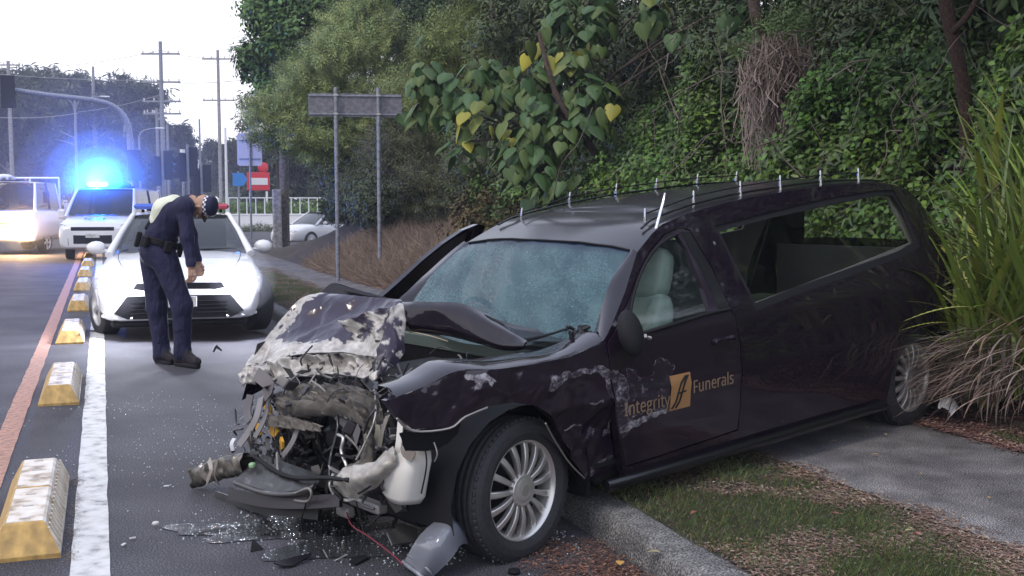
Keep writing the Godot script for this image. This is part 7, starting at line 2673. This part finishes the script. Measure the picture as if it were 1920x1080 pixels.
func hand_bones(wrist: Vector3, dir: Vector3, palm_n: Vector3, thumb_side: Vector3, skin: Color) -> Array:
	var o := []
	var d := dir.normalized()
	var s := thumb_side.normalized()
	var n := palm_n.normalized()
	for i in 4:
		var off := s * (0.033 - 0.022 * i)
		var k := wrist + d * 0.095 + off
		o.append([wrist + d * 0.015 + off * 0.6, k, 0.014, 0.0115, skin])
		var ln: float = [0.072, 0.080, 0.074, 0.058][i]
		var m := k + (d * 0.9 + n * 0.35).normalized() * ln * 0.5
		var e := m + (d * 0.7 + n * 0.75).normalized() * ln * 0.32
		o.append([k, m, 0.0098, 0.009, skin])
		o.append([m, e, 0.009, 0.0085, skin])
		o.append([e, e + (d * 0.4 + n).normalized() * ln * 0.26, 0.0085, 0.0075, skin])
	var t0 := wrist + d * 0.03 + s * 0.030 + n * 0.008
	var t1 := t0 + (d * 0.7 + s * 0.6 + n * 0.3).normalized() * 0.042
	o.append([t0, t1, 0.014, 0.0105, skin])
	o.append([t1, t1 + (d + s * 0.1 + n * 0.4).normalized() * 0.032, 0.0105, 0.0085, skin])
	return o

func build_officer():
	var base := Vector3(0.66, -0.055, -10.45)
	var t := thing("person", "police officer in navy uniform and reflective vest, bending forward over the road", "person", base)
	var navy := Color(0.008, 0.010, 0.040)
	var skin := Color(0.42, 0.26, 0.19)
	var boot := Color(0.012, 0.011, 0.012)
	var P := func(v: Vector3) -> Vector3: return v - base
	var pel: Vector3 = P.call(Vector3(0.560, 1.031, -10.732))
	var hipA: Vector3 = P.call(Vector3(0.530, 0.944, -10.851))
	var hipB: Vector3 = P.call(Vector3(0.619, 0.955, -10.602))
	var kneeA: Vector3 = P.call(Vector3(0.547, 0.494, -10.823))
	var kneeB: Vector3 = P.call(Vector3(0.758, 0.531, -10.506))
	var ankA: Vector3 = P.call(Vector3(0.580, 0.072, -10.810))
	var ankB: Vector3 = P.call(Vector3(0.756, 0.087, -10.550))
	var toeA: Vector3 = P.call(Vector3(0.660, -0.000, -10.694))
	var toeB: Vector3 = P.call(Vector3(0.873, -0.001, -10.398))
	var heelA: Vector3 = P.call(Vector3(0.550, -0.004, -10.843))
	var heelB: Vector3 = P.call(Vector3(0.723, 0.009, -10.605))
	var waist: Vector3 = P.call(Vector3(0.607, 1.205, -10.714))
	var chest: Vector3 = P.call(Vector3(0.712, 1.388, -10.674))
	var neck: Vector3 = P.call(Vector3(0.865, 1.510, -10.594))
	var shL: Vector3 = P.call(Vector3(0.808, 1.459, -10.830))
	var shR: Vector3 = P.call(Vector3(0.798, 1.460, -10.437))
	var elR: Vector3 = P.call(Vector3(0.808, 1.173, -10.348))
	var wrR: Vector3 = P.call(Vector3(0.832, 0.937, -10.285))
	var elL: Vector3 = P.call(Vector3(0.876, 1.189, -10.825))
	var wrL: Vector3 = P.call(Vector3(0.923, 0.953, -10.722))
	var lat := (shL - shR).normalized()
	var body := [
		[pel - lat * 0.07, pel + lat * 0.07, 0.15, 0.15, navy], [pel, waist, 0.158, 0.152, navy],
		[waist - lat * 0.06, chest - lat * 0.08, 0.138, 0.145, navy], [waist + lat * 0.06, chest + lat * 0.08, 0.138, 0.145, navy],
		[chest - lat * 0.08, chest.lerp(neck, 0.45) - lat * 0.09, 0.142, 0.11, navy], [chest + lat * 0.08, chest.lerp(neck, 0.45) + lat * 0.09, 0.142, 0.11, navy],
		[shL, shR, 0.085, 0.085, navy], [chest.lerp(neck, 0.5), neck, 0.08, 0.058, navy],
		[hipA, kneeA, 0.128, 0.096, navy], [hipB, kneeB, 0.128, 0.096, navy], [kneeA, ankA, 0.094, 0.078, navy], [kneeB, ankB, 0.094, 0.078, navy],
		[ankA, ankA + Vector3(0, -0.02, 0), 0.062, 0.06, boot], [ankB, ankB + Vector3(0, -0.02, 0), 0.062, 0.06, boot],
		[heelA, toeA, 0.042, 0.036, boot], [heelB, toeB, 0.042, 0.036, boot], [ankA, toeA, 0.05, 0.03, boot], [ankB, toeB, 0.05, 0.03, boot], [ankA, heelA, 0.05, 0.042, boot], [ankB, heelB, 0.05, 0.042, boot],
		[shR, elR, 0.078, 0.058, navy], [elR, wrR, 0.058, 0.042, navy], [shL, elL, 0.078, 0.058, navy], [elL, wrL, 0.058, 0.042, navy],
		[wrR, wrR + (wrR - elR).normalized() * 0.03, 0.030, 0.026, skin], [wrL, wrL + (wrL - elL).normalized() * 0.03, 0.030, 0.026, skin]]
	# head: crown points ahead, face looks down at the road
	var up: Vector3 = (P.call(Vector3(1.005, 1.500, -10.518)) - neck).normalized()
	var fwd: Vector3 = (Vector3(0.45, -1.0, 0.15) - up * up.dot(Vector3(0.45, -1.0, 0.15))).normalized()
	var hs: Vector3 = up.cross(fwd).normalized()
	var hc: Vector3 = neck + up * 0.135 + fwd * 0.035
	body.append([neck, hc, 0.058, 0.06, skin])
	var b := MB.new()
	flesh(b, body, 0.0145, 0.045)
	var hair := Color(0.03, 0.022, 0.018)
	var head := [[hc - fwd * 0.025, hc + fwd * 0.02, 0.083, 0.080, skin], [hc - up * 0.06 + fwd * 0.035, hc - up * 0.095 + fwd * 0.055, 0.055, 0.042, skin], [hc - up * 0.07 - hs * 0.035, hc - up * 0.10 + fwd * 0.045, 0.035, 0.032, skin], [hc - up * 0.07 + hs * 0.035, hc - up * 0.10 + fwd * 0.045, 0.035, 0.032, skin],
		[hc - up * 0.015 + fwd * 0.098, hc - up * 0.045 + fwd * 0.112, 0.010, 0.014, skin], [hc - up * 0.078 + fwd * 0.092 - hs * 0.02, hc - up * 0.078 + fwd * 0.092 + hs * 0.02, 0.010, 0.010, Color(0.36, 0.16, 0.13)],
		[hc + hs * 0.083 - up * 0.01, hc + hs * 0.086 - up * 0.05, 0.012, 0.009, skin], [hc - hs * 0.083 - up * 0.01, hc - hs * 0.086 - up * 0.05, 0.012, 0.009, skin],
		[hc + hs * 0.033 - up * 0.012 + fwd * 0.088, hc + hs * 0.034 - up * 0.012 + fwd * 0.088, 0.010, 0.010, Color(0.05, 0.04, 0.04)], [hc - hs * 0.033 - up * 0.012 + fwd * 0.088, hc - hs * 0.034 - up * 0.012 + fwd * 0.088, 0.010, 0.010, Color(0.05, 0.04, 0.04)],
		[hc - fwd * 0.06 - up * 0.02, hc - fwd * 0.05 - up * 0.075, 0.050, 0.034, hair]]
	flesh(b, head, 0.006, 0.014)
	flesh(b, hand_bones(wrR + (wrR - elR).normalized() * 0.02, wrR - elR, Vector3(-0.7, 0, -0.3), Vector3(0.9, 0, -0.2), skin), 0.0045, 0.007)
	flesh(b, hand_bones(wrL + (wrL - elL).normalized() * 0.02, wrL - elL, Vector3(-0.6, 0, 0.4), Vector3(0.9, 0, 0.2), skin), 0.0045, 0.007)
	var who := put("body", b, M.cloth, t)
	t.position += Vector3(-0.07, 0, -0.02)
	# vest over the back and chest, with its reflective bands
	b = MB.new()
	var yel := Color(0.66, 0.68, 0.55)
	var vest := [[waist.lerp(chest, 0.5) - lat * 0.05, chest - lat * 0.06, 0.10, 0.118, yel], [waist.lerp(chest, 0.5) + lat * 0.05, chest + lat * 0.06, 0.10, 0.118, yel], [chest - lat * 0.06, chest.lerp(neck, 0.5) - lat * 0.06, 0.118, 0.09, yel], [chest + lat * 0.06, chest.lerp(neck, 0.5) + lat * 0.06, 0.118, 0.09, yel]]
	var back_n := (Vector3(-0.6, 0.75, 0.0) - (chest - waist).normalized() * (chest - waist).normalized().dot(Vector3(-0.6, 0.75, 0.0))).normalized()
	for q in vest:
		q[0] += back_n * 0.082
		q[1] += back_n * 0.082
		q[2] *= 0.97
		q[3] *= 0.97
	flesh(b, vest, 0.014, 0.04)
	put("reflective_vest", b, M.cloth, who)
	# belt with its pouches
	b = MB.new()
	var ax := (waist - pel).normalized()
	var bn := lat.cross(ax).normalized()
	var bc := pel.lerp(waist, 0.55)
	var ring := []
	for j in 33:
		var an := TAU * j / 32
		ring.append(bc + lat * cos(an) * 0.215 + bn * sin(an) * 0.168)
	for o in [-0.018, 0.0, 0.018]:
		var rr := []
		for p in ring: rr.append(p + ax * o)
		b.tube(rr, 0.012, 6, false)
	put("duty_belt", b, M.black, who)
	for j in [3, 8, 14, 20, 24, 28]:
		b = MB.new()
		var p: Vector3 = ring[j]
		var n := (p - bc).normalized()
		b.box(p + n * 0.03 - ax * 0.025, Vector3(0.075, 0.11 if j % 8 else 0.15, 0.05), 0.012, Basis(n.cross(ax).normalized(), ax, n).orthonormalized())
		put("belt_pouch", b, M.black, who)
	b = MB.new()
	b.box(waist.lerp(chest, 0.1) + back_n * 0.15 - lat * 0.05, Vector3(0.07, 0.12, 0.04), 0.01, Basis(lat, (chest - waist).normalized(), back_n).orthonormalized())
	put("radio", b, M.black, who)
	# cap with its chequered band
	var cb := Basis(hs, up, hs.cross(up)).orthonormalized()
	b = MB.new()
	b.x = Transform3D(cb, hc + up * 0.03 - fwd * 0.004)
	b.lathe([Vector2(0.092, -0.01), Vector2(0.094, 0.035), Vector2(0.098, 0.05), Vector2(0.088, 0.075), Vector2(0.055, 0.092), Vector2(0.0, 0.097)], 24)
	put("cap", b, M.navy, who)
	var row1 := PackedVector3Array()
	var row2 := PackedVector3Array()
	for j in 13:
		var an := lerpf(-1.0, 1.0, j / 12.0)
		row1.append(hc + up * 0.022 + fwd * (cos(an) * 0.09) + hs * sin(an) * 0.092)
		row2.append(hc + up * 0.008 + fwd * (cos(an) * 0.09 + 0.065 * cos(an * 1.5)) + hs * sin(an) * 0.092)
	b = MB.new()
	b.surf([row1, row2])
	put("cap_peak", b, M.black_gloss, who)
	b = MB.new()
	b.x = Transform3D(cb, hc + up * 0.03 - fwd * 0.004)
	for i in 26:
		for k in 2:
			b.c = Color(0.75, 0.75, 0.78) if (i + k) % 2 else Color(0.02, 0.03, 0.10)
			var bs := Basis(Vector3.UP, TAU * i / 26.0)
			b.box(bs * Vector3(0.0945, 0.002 + 0.015 * k, 0), Vector3(0.006, 0.015, 0.0229), 0.0, bs)
	put("chequered_band", b, M.vc, who)
	for q in [[heelA, toeA], [heelB, toeB]]:
		b = MB.new()
		var a: Vector3 = q[0]
		var e: Vector3 = q[1]
		a.y = 0.012
		e.y = 0.012
		b.tube([a - (e - a) * 0.16, a, a.lerp(e, 0.6), e, e + (e - a) * 0.12], [0.028, 0.04, 0.043, 0.04, 0.022], 10)
		put("boot_sole", b, M.black, who)

# ------------------------------------------------------------------ separators, signs, debris
func build_separators():
	rng.seed = 90
	# a long low block of two cast halves: yellow ends and flanks, worn white top
	var white := MB.new()
	var yel := MB.new()
	var feet := MB.new()
	for half in 2:
		var z0 := -0.70 + half * 0.702
		var z1 := z0 + 0.698
		var hw0 := 0.145
		var hw1 := 0.085
		var y1 := 0.150
		var zi0 := z0 + (0.075 if half == 0 else 0.0)
		var zi1 := z1 - (0.075 if half == 1 else 0.0)
		var c := 0.012
		white.quad(Vector3(-hw1 + c, y1, zi1 - c), Vector3(hw1 - c, y1, zi1 - c), Vector3(hw1 - c, y1, zi0 + c), Vector3(-hw1 + c, y1, zi0 + c))
		for s in [-1.0, 1.0]:
			var tgt := yel if s < 0 else white
			var a := [Vector3(s * hw0, 0.0, z0), Vector3(s * hw0, 0.0, z1), Vector3(s * hw0, 0.022, z1), Vector3(s * hw0, 0.022, z0)]
			tgt.quad_out(a, Vector3(0, 0.05, (z0 + z1) / 2))
			tgt.quad_out([Vector3(s * hw0, 0.022, z0), Vector3(s * hw0, 0.022, z1), Vector3(s * hw1, y1 - 0.008, zi1), Vector3(s * hw1, y1 - 0.008, zi0)], Vector3(0, 0.02, (z0 + z1) / 2))
			tgt.quad_out([Vector3(s * hw1, y1 - 0.008, zi0), Vector3(s * hw1, y1 - 0.008, zi1), Vector3(s * (hw1 - c), y1, zi1 - c), Vector3(s * (hw1 - c), y1, zi0 + c)], Vector3(0, 0.0, (z0 + z1) / 2))
		for e in [[z0, zi0, 1.0], [z1, zi1, -1.0]]:
			yel.quad_out([Vector3(-hw0, 0, e[0]), Vector3(hw0, 0, e[0]), Vector3(hw0, 0.022, e[0]), Vector3(-hw0, 0.022, e[0])], Vector3(0, 0.05, (z0 + z1) / 2))
			yel.quad_out([Vector3(-hw0, 0.022, e[0]), Vector3(hw0, 0.022, e[0]), Vector3(hw1, y1 - 0.008, e[1]), Vector3(-hw1, y1 - 0.008, e[1])], Vector3(0, 0.02, (z0 + z1) / 2))
			yel.quad_out([Vector3(-hw1, y1 - 0.008, e[1]), Vector3(hw1, y1 - 0.008, e[1]), Vector3(hw1 - c, y1, e[1] + c * e[2]), Vector3(-hw1 + c, y1, e[1] + c * e[2])], Vector3(0, 0.0, (z0 + z1) / 2))
		for k in 3:
			feet.box(Vector3(0.0, y1 + 0.001, z0 + 0.14 + 0.21 * k), Vector3(0.045, 0.006, 0.012), 0.002)
		for k in 9:
			white.box(Vector3(0.119, 0.083, z0 + 0.05 + 0.075 * k), Vector3(0.012, 0.10, 0.012), 0.003, Basis(Vector3(0, 0, 1), 0.42))
	var z := -5.62
	var words := ["nearest yellow-and-white lane separator, cut by the picture's lower left edge", "second nearest lane separator, beside the wide white line", "third lane separator, left of the officer's boots", "fourth lane separator, at the police sedan's front wheel", "fifth lane separator, beside the police sedan's bonnet", "sixth lane separator, beside the police sedan's screen", "seventh lane separator, in front of the police van", "farthest lane separator, by the van's wheel"]
	var first: Node3D = null
	for i in 8:
		var t: Node3D
		if first == null:
			t = thing("lane_separator", words[0], "lane separator", Vector3.ZERO, 0.0, "lane separators along the white line")
			put("top_cover", white, M.sep_white, t)
			put("yellow_base", yel, M.sep_yellow, t)
			put("bolt_cover", feet, M.steel, t).set_meta("kind", "stuff")
			first = t
		else:
			t = first.duplicate()
			t.name = numbered("lane_separator")
			add_child(t)
			tag(t, words[i], "lane separator", "lane separators along the white line")
		t.position = Vector3(-0.352 + 0.01 * sin(i * 2.2), road_y(-0.21), z)
		t.rotation.y = 0.012 * sin(i * 3.1)
		z -= 3.76
	# dirt and grit that gathers along the blocks
	var xf := []
	var cols := []
	for i in 900:
		var k := rng.randi() % 3
		var zz := -5.62 - 3.76 * k + R(-0.75, 0.8)
		var x := -0.19 + absf(rng.randfn()) * 0.025
		xf.append(Transform3D(Basis(Vector3.UP, R(0, TAU)).scaled(Vector3.ONE * R(0.12, 0.42)), Vector3(x, road_y(x) + 0.003, zz)))
		cols.append(Color(0.7, 0.75, 0.8) * tint(0.4, 1.1, 0.1))
	many("road_grit", null, twig("litter"), M.dry, xf, cols)

func plate(w: float, h: float, r: float) -> PackedVector2Array:
	var p := PackedVector2Array()
	for q in [[1, 1, 0.0], [-1, 1, PI / 2], [-1, -1, PI], [1, -1, PI * 1.5]]:
		for k in 5:
			var an: float = q[2] + PI / 2 * k / 4
			p.append(Vector2(q[0] * (w / 2 - r) + cos(an) * r, q[1] * (h / 2 - r) + sin(an) * r))
	return p

func build_signs():
	# two-post direction board, seen from behind
	var g := Vector3(4.45, 0.06, -19.6)
	var t := thing("direction_sign", "back of a wide grey street sign on two tall galvanised posts", "sign", g)
	var l: Vector3 = Vector3(4.098, 1.796, -19.743)
	var r: Vector3 = Vector3(4.853, 1.798, -19.560)
	for p in [l, r]:
		var b := MB.new()
		b.tube([Vector3(p.x - g.x, -0.1, p.z - g.z), Vector3(p.x - g.x, 3.55, p.z - g.z)], 0.038, 12)
		b.ball(Vector3(p.x - g.x, 3.55, p.z - g.z), Vector3(0.04, 0.015, 0.04), 10)
		put("post", b, M.galv, t)
	var axis := (r - l).normalized()
	var mid: Vector3 = (Vector3(3.638, 3.306, -19.919) + Vector3(5.259, 3.300, -19.458)) / 2 - g
	var bas := Basis(Vector3(axis.x, 0, axis.z).normalized(), Vector3.UP, Vector3(axis.x, 0, axis.z).normalized().cross(Vector3.UP))
	var off := bas.z * -0.06
	var b := MB.new()
	b.prism(plate(1.72, 0.43, 0.02), 0.006, Transform3D(bas, mid + off))
	put("sign_board", b, M.sign_back, t)
	for y in [-0.17, 0.17]:
		b = MB.new()
		b.box(mid + off + bas.z * 0.014 + Vector3(0, y, 0), Vector3(1.70, 0.035, 0.02), 0.004, bas)
		b.box(mid + off + bas.z * 0.026 + Vector3(0, y, 0), Vector3(1.70, 0.010, 0.012), 0.002, bas)
		put("sign_rail", b, M.galv, t)
		for p in [l, r]:
			b = MB.new()
			var c := Vector3(p.x - g.x, mid.y + y, p.z - g.z)
			b.box(c + bas.z * 0.028, Vector3(0.09, 0.035, 0.03), 0.006, bas)
			put("clamp", b, M.steel, t)
	# single sign at the corner, also from behind
	var sp: Vector3 = Vector3(4.607, 0.040, -36.031)
	t = thing("square_sign", "back of a pale rounded square sign on a single thin post", "sign", sp)
	b = MB.new()
	b.tube([Vector3(0, -0.1, 0), Vector3(0, 4.05, 0)], 0.035, 10)
	put("post", b, M.galv, t)
	b = MB.new()
	b.prism(plate(0.80, 1.06, 0.08), 0.006, Transform3D(Basis(Vector3.UP, deg_to_rad(-15)), Vector3(0.0, 3.20, -0.06)))
	put("sign_board", b, M.sign_pale, t)
	for y in [2.9, 3.5]:
		b = MB.new()
		b.box(Vector3(0, y, -0.04), Vector3(0.7, 0.04, 0.03), 0.006, Basis(Vector3.UP, deg_to_rad(-15)))
		put("sign_rail", b, M.galv, t)

func shard(poly: PackedVector2Array, thick: float, bend: float) -> MB:
	var b := MB.new()
	b.prism(poly, thick)
	for i in b.v.size():
		var p := b.v[i]
		b.v[i] = Vector3(p.x, p.z + bend * (p.x * p.x + 0.5 * p.y * p.x), -p.y)
		var q := b.n[i]
		b.n[i] = Vector3(q.x, q.z, -q.y)
	return b

func loose(called: String, label: String, category: String, mb: MB, m: Material, at: Vector3, turn: float, tilt := 0.0, group := "") -> MeshInstance3D:
	var o := put(called, mb, m)
	o.position = at
	o.rotation = Vector3(tilt, turn, 0)
	tag(o, label, category, group)
	return o

func build_debris():
	rng.seed = 91
	# the clear lens and housing that came off the left headlamp
	var p: Vector3 = Vector3(1.330, -0.090, -4.500)
	var t := thing("lamp_lens", "broken grey headlamp cover leaning against the front tyre", "car part", p)
	var b := MB.new()
	var rows := patch([[Vector3(1.178, -0.044, -4.368) - p, Vector3(1.242, 0.085, -4.322) - p, Vector3(1.366, 0.144, -4.349) - p, Vector3(1.440, 0.089, -4.353) - p], [Vector3(1.210, -0.062, -4.248) - p, Vector3(1.261, 0.077, -4.186) - p, Vector3(1.363, 0.133, -4.233) - p, Vector3(1.430, 0.068, -4.293) - p], [Vector3(1.245, -0.109, -4.256) - p, Vector3(1.323, -0.002, -4.184) - p, Vector3(1.394, 0.040, -4.242) - p, Vector3(1.449, 0.019, -4.307) - p]], 24, 14)
	b.surf(rows)
	put("cover", b, M.lens_grey, t)
	b = MB.new()
	b.tube(curve([Vector3(1.174, -0.048, -4.370) - p, Vector3(1.208, -0.063, -4.239) - p, Vector3(1.242, -0.110, -4.247) - p], 4), 0.012, 6)
	b.tube(curve([Vector3(1.191, -0.012, -4.352) - p, Vector3(1.234, -0.032, -4.218) - p, Vector3(1.274, -0.089, -4.235) - p], 4), 0.006, 6)
	put("cover_rim", b, M.galv, t)
	# broken glass and droplets
	b = MB.new()
	b.box(Vector3.ZERO, Vector3(0.006, 0.004, 0.005), 0.001)
	var chip := b.mesh()
	var xf := []
	var cols := []
	var spots := [[Vector3(1.172, -0.080, -4.909), 0.55, 420], [Vector3(1.548, -0.100, -4.744), 0.35, 300], [Vector3(0.604, -0.050, -5.159), 0.35, 180], [Vector3(0.924, -0.050, -7.469), 1.1, 240], [Vector3(0.368, -0.040, -6.503), 1.0, 160], [Vector3(1.985, -0.100, -4.665), 0.3, 160], [Vector3(0.146, -0.040, -8.549), 0.7, 90]]
	for s in spots:
		for i in s[2]:
			var q: Vector3 = s[0] + Vector3(rng.randfn(), 0, rng.randfn()) * s[1] * 0.5
			if q.x > 2.1: continue
			q.y = road_y(q.x) + 0.003
			xf.append(Transform3D(Basis(Vector3(R(-1, 1), 1, R(-1, 1)).normalized(), R(0, TAU)).scaled(Vector3.ONE * R(0.5, 1.6)), q))
			cols.append(Color.WHITE * R(0.6, 1.0))
	many("glass_fragments", null, chip, M.chip, xf, cols)
	# fluid that ran out under the engine
	for s in [[Vector3(0.588, -0.040, -5.130), 0.30, 0.16, 3], [Vector3(1.148, -0.080, -4.918), 0.55, 0.30, 8], [Vector3(0.928, -0.070, -5.104), 0.4, 0.18, 5]]:
		b = MB.new()
		var n := 40
		for i in n:
			var a0 := TAU * i / n
			var a1 := TAU * (i + 1) / n
			var f := func(a: float) -> Vector3:
				var rr := 1.0 + 0.35 * sin(a * 3 + s[3]) + 0.18 * sin(a * 7 + 2 * s[3])
				var q: Vector3 = s[0] + Vector3(cos(a) * s[1] * rr, 0, sin(a) * s[2] * rr)
				q.y = road_y(q.x) + 0.0045
				return q
			var c: Vector3 = s[0]
			c.y = road_y(c.x) + 0.0045
			b.tri(c, f.call(a1), f.call(a0))
		var o := struct("spilled_fluid", b, M.wet)
	# loose pieces
	loose("plastic_shard", "black curved plastic piece on the road, in front of the crushed radiator", "debris", shard(pv([-0.085, 0.02, -0.05, 0.035, 0.02, 0.03, 0.10, 0.012, 0.085, -0.004, 0.03, -0.012, -0.02, -0.03, -0.06, -0.018]), 0.006, 1.2), M.black_gloss, Vector3(0.731, -0.065, -4.547) + Vector3(0, 0.014, 0), 0.4, 0.2)
	loose("plastic_shard", "small dark triangular piece on the road, left of the hanging wire", "debris", shard(pv([-0.035, -0.015, 0.03, -0.012, -0.01, 0.045]), 0.005, 0.5), M.black, Vector3(0.610, -0.060, -4.791) + Vector3(0, 0.012, 0), 0.2, 0.9)
	loose("plastic_shard", "small forked black fragment on the road, right of the officer's boots", "debris", shard(pv([-0.05, -0.03, -0.03, -0.035, 0.0, 0.01, 0.04, -0.03, 0.05, -0.02, 0.01, 0.05, -0.01, 0.04]), 0.006, 0.2), M.black, Vector3(1.094, -0.050, -11.512) + Vector3(0, 0.015, 0), 0.1, 0.8)
	loose("plastic_shard", "dark flattened piece on the road, under the hanging wires", "debris", shard(pv([-0.06, -0.02, 0.05, -0.025, 0.06, 0.01, 0.0, 0.03, -0.05, 0.015]), 0.012, 0.4), M.black, Vector3(1.010, -0.080, -4.516) + Vector3(0, 0.012, 0), 0.8, 0.1)
	loose("plastic_shard", "grey piece of bumper standing on the road by the lamp cover", "debris", shard(pv([-0.09, -0.04, 0.06, -0.06, 0.10, 0.0, 0.04, 0.05, -0.07, 0.03]), 0.01, 0.6), M.steel, Vector3(1.263, -0.080, -4.736) + Vector3(0, 0.035, 0), 0.5, 0.7)
	b = MB.new()
	b.lathe([Vector2(0.0, 0.0), Vector2(0.026, 0.0), Vector2(0.027, 0.016), Vector2(0.024, 0.02), Vector2(0.0, 0.021)], 20)
	loose("round_cap", "small round black cap on the road at the lower edge", "debris", b, M.black, Vector3(1.616, -0.095, -4.184), 0.0)
	b = MB.new()
	b.ball(Vector3(0, 0.01, 0), Vector3(0.02, 0.012, 0.015), 8)
	loose("pebble", "lone white pebble on the road, left of the hearse", "stone", b, M.line_white, Vector3(0.199, -0.035, -5.262), 0.3)
	for q in [[Vector3(0.089, -0.035, -5.088), 0.4, "pale chip of plastic on the road, nearest the white line"], [Vector3(0.050, -0.035, -5.004), 1.2, "pale chip of plastic, just left of a like one"], [Vector3(0.286, -0.035, -5.979), 0.1, "pale chip of plastic on the road, farthest from the camera"]]:
		loose("plastic_chip", q[2], "debris", shard(pv([-0.016, -0.006, 0.014, -0.008, 0.018, 0.004, -0.008, 0.009]), 0.004, 0.0), M.line_white, q[0] + Vector3(0, 0.004, 0), q[1])
	loose("dark_rag", "small dark rag lying on the white line", "debris", shard(pv([-0.07, -0.02, 0.02, -0.035, 0.08, 0.0, 0.03, 0.03, -0.04, 0.025]), 0.012, 1.5), M.soil, Vector3(-0.102, -0.035, -13.583) + Vector3(0, 0.01, 0), 0.3)
	loose("crumpled_paper", "crumpled white paper at the foot of the strap-leaf clump", "litter", crumpled(0.085), M.paper, Vector3(5.225, 0.100, -5.497) + Vector3(0, 0.03, 0), 0.5)
	loose("crumpled_paper", "scrap of bright foil on the road, behind the front wheel", "litter", crumpled(0.03), M.chrome, Vector3(2.287, -0.090, -4.846) + Vector3(0, 0.02, 0), 0.1)
	# single fallen leaves one can tell apart
	var leaves := [[Vector3(2.077, -0.085, -4.092), 0.075, 3, "yellow-brown fallen leaf in the gutter by the kerb"], [Vector3(4.110, 0.045, -4.888), 0.04, 3, "small orange leaf on the footpath, near the path's middle"], [Vector3(4.107, 0.045, -5.254), 0.05, 2, "pale leaf on the footpath, nearest the hearse sill"], [Vector3(4.557, 0.045, -5.507), 0.055, 2, "pale leaf on the footpath before the rear wheel"], [Vector3(4.532, 0.045, -5.298), 0.04, 2, "pale leaf on the footpath, right of the rear tyre"], [Vector3(4.032, 0.045, -3.959), 0.03, 3, "tiny yellow leaf on the footpath, near the right edge"], [Vector3(4.050, 0.045, -4.448), 0.022, 3, "tiny yellow leaf on the footpath, in its middle"], [Vector3(2.514, 0.060, -4.210), 0.05, 4, "reddish leaf on the verge grass, near the kerb"], [Vector3(3.118, 0.060, -3.969), 0.045, 4, "reddish leaf on the verge grass, in its middle"], [Vector3(3.256, 0.060, -3.594), 0.03, 5, "pink petal on the verge, by the path edge"], [Vector3(3.257, 0.060, -3.634), 0.05, 2, "pale narrow leaf on the verge, beside a pink petal"], [Vector3(2.891, 0.060, -4.647), 0.02, 6, "white fleck of litter on the verge grass"], [Vector3(2.160, 0.000, -3.942), 0.06, 2, "pale leaf leaning on the kerb face"]]
	for q in leaves:
		b = MB.new()
		var col: Color = [Color.WHITE, Color.WHITE, Color(0.36, 0.30, 0.17), Color(0.50, 0.29, 0.07), Color(0.30, 0.11, 0.07), Color(0.65, 0.12, 0.18), Color(0.8, 0.8, 0.8)][q[2]]
		blade(b, Vector3(-q[1] / 2, 0.01, 0), Vector3(1, 0.08, 0).normalized(), Vector3.UP, q[1], q[1] * 0.5, 0.15, col, 5, 0.35)
		loose("fallen_leaf", q[3], "leaf", b, M.dry, q[0] + Vector3(0, 0.004, 0), R(0, TAU), 0.0, "single fallen leaves")

func crumpled(size: float) -> MB:
	var b := MB.new()
	var rows := patch([[Vector3(-1, 0.1, -0.6), Vector3(0, 0.7, -0.7), Vector3(1, 0.1, -0.5)], [Vector3(-0.9, 0.3, 0), Vector3(0.1, 0.9, 0), Vector3(0.9, 0.4, 0.1)], [Vector3(-1, -0.3, 0.5), Vector3(0, 0.2, 0.6), Vector3(1.1, -0.2, 0.5)]], 14, 12)
	for i in rows.size():
		for j in rows[i].size(): rows[i][j] = rows[i][j] * size + Vector3(0, 0.3, 0) * size * dents.get_noise_2d(i * 0.25, j * 0.25)
	b.surf(rows)
	return b
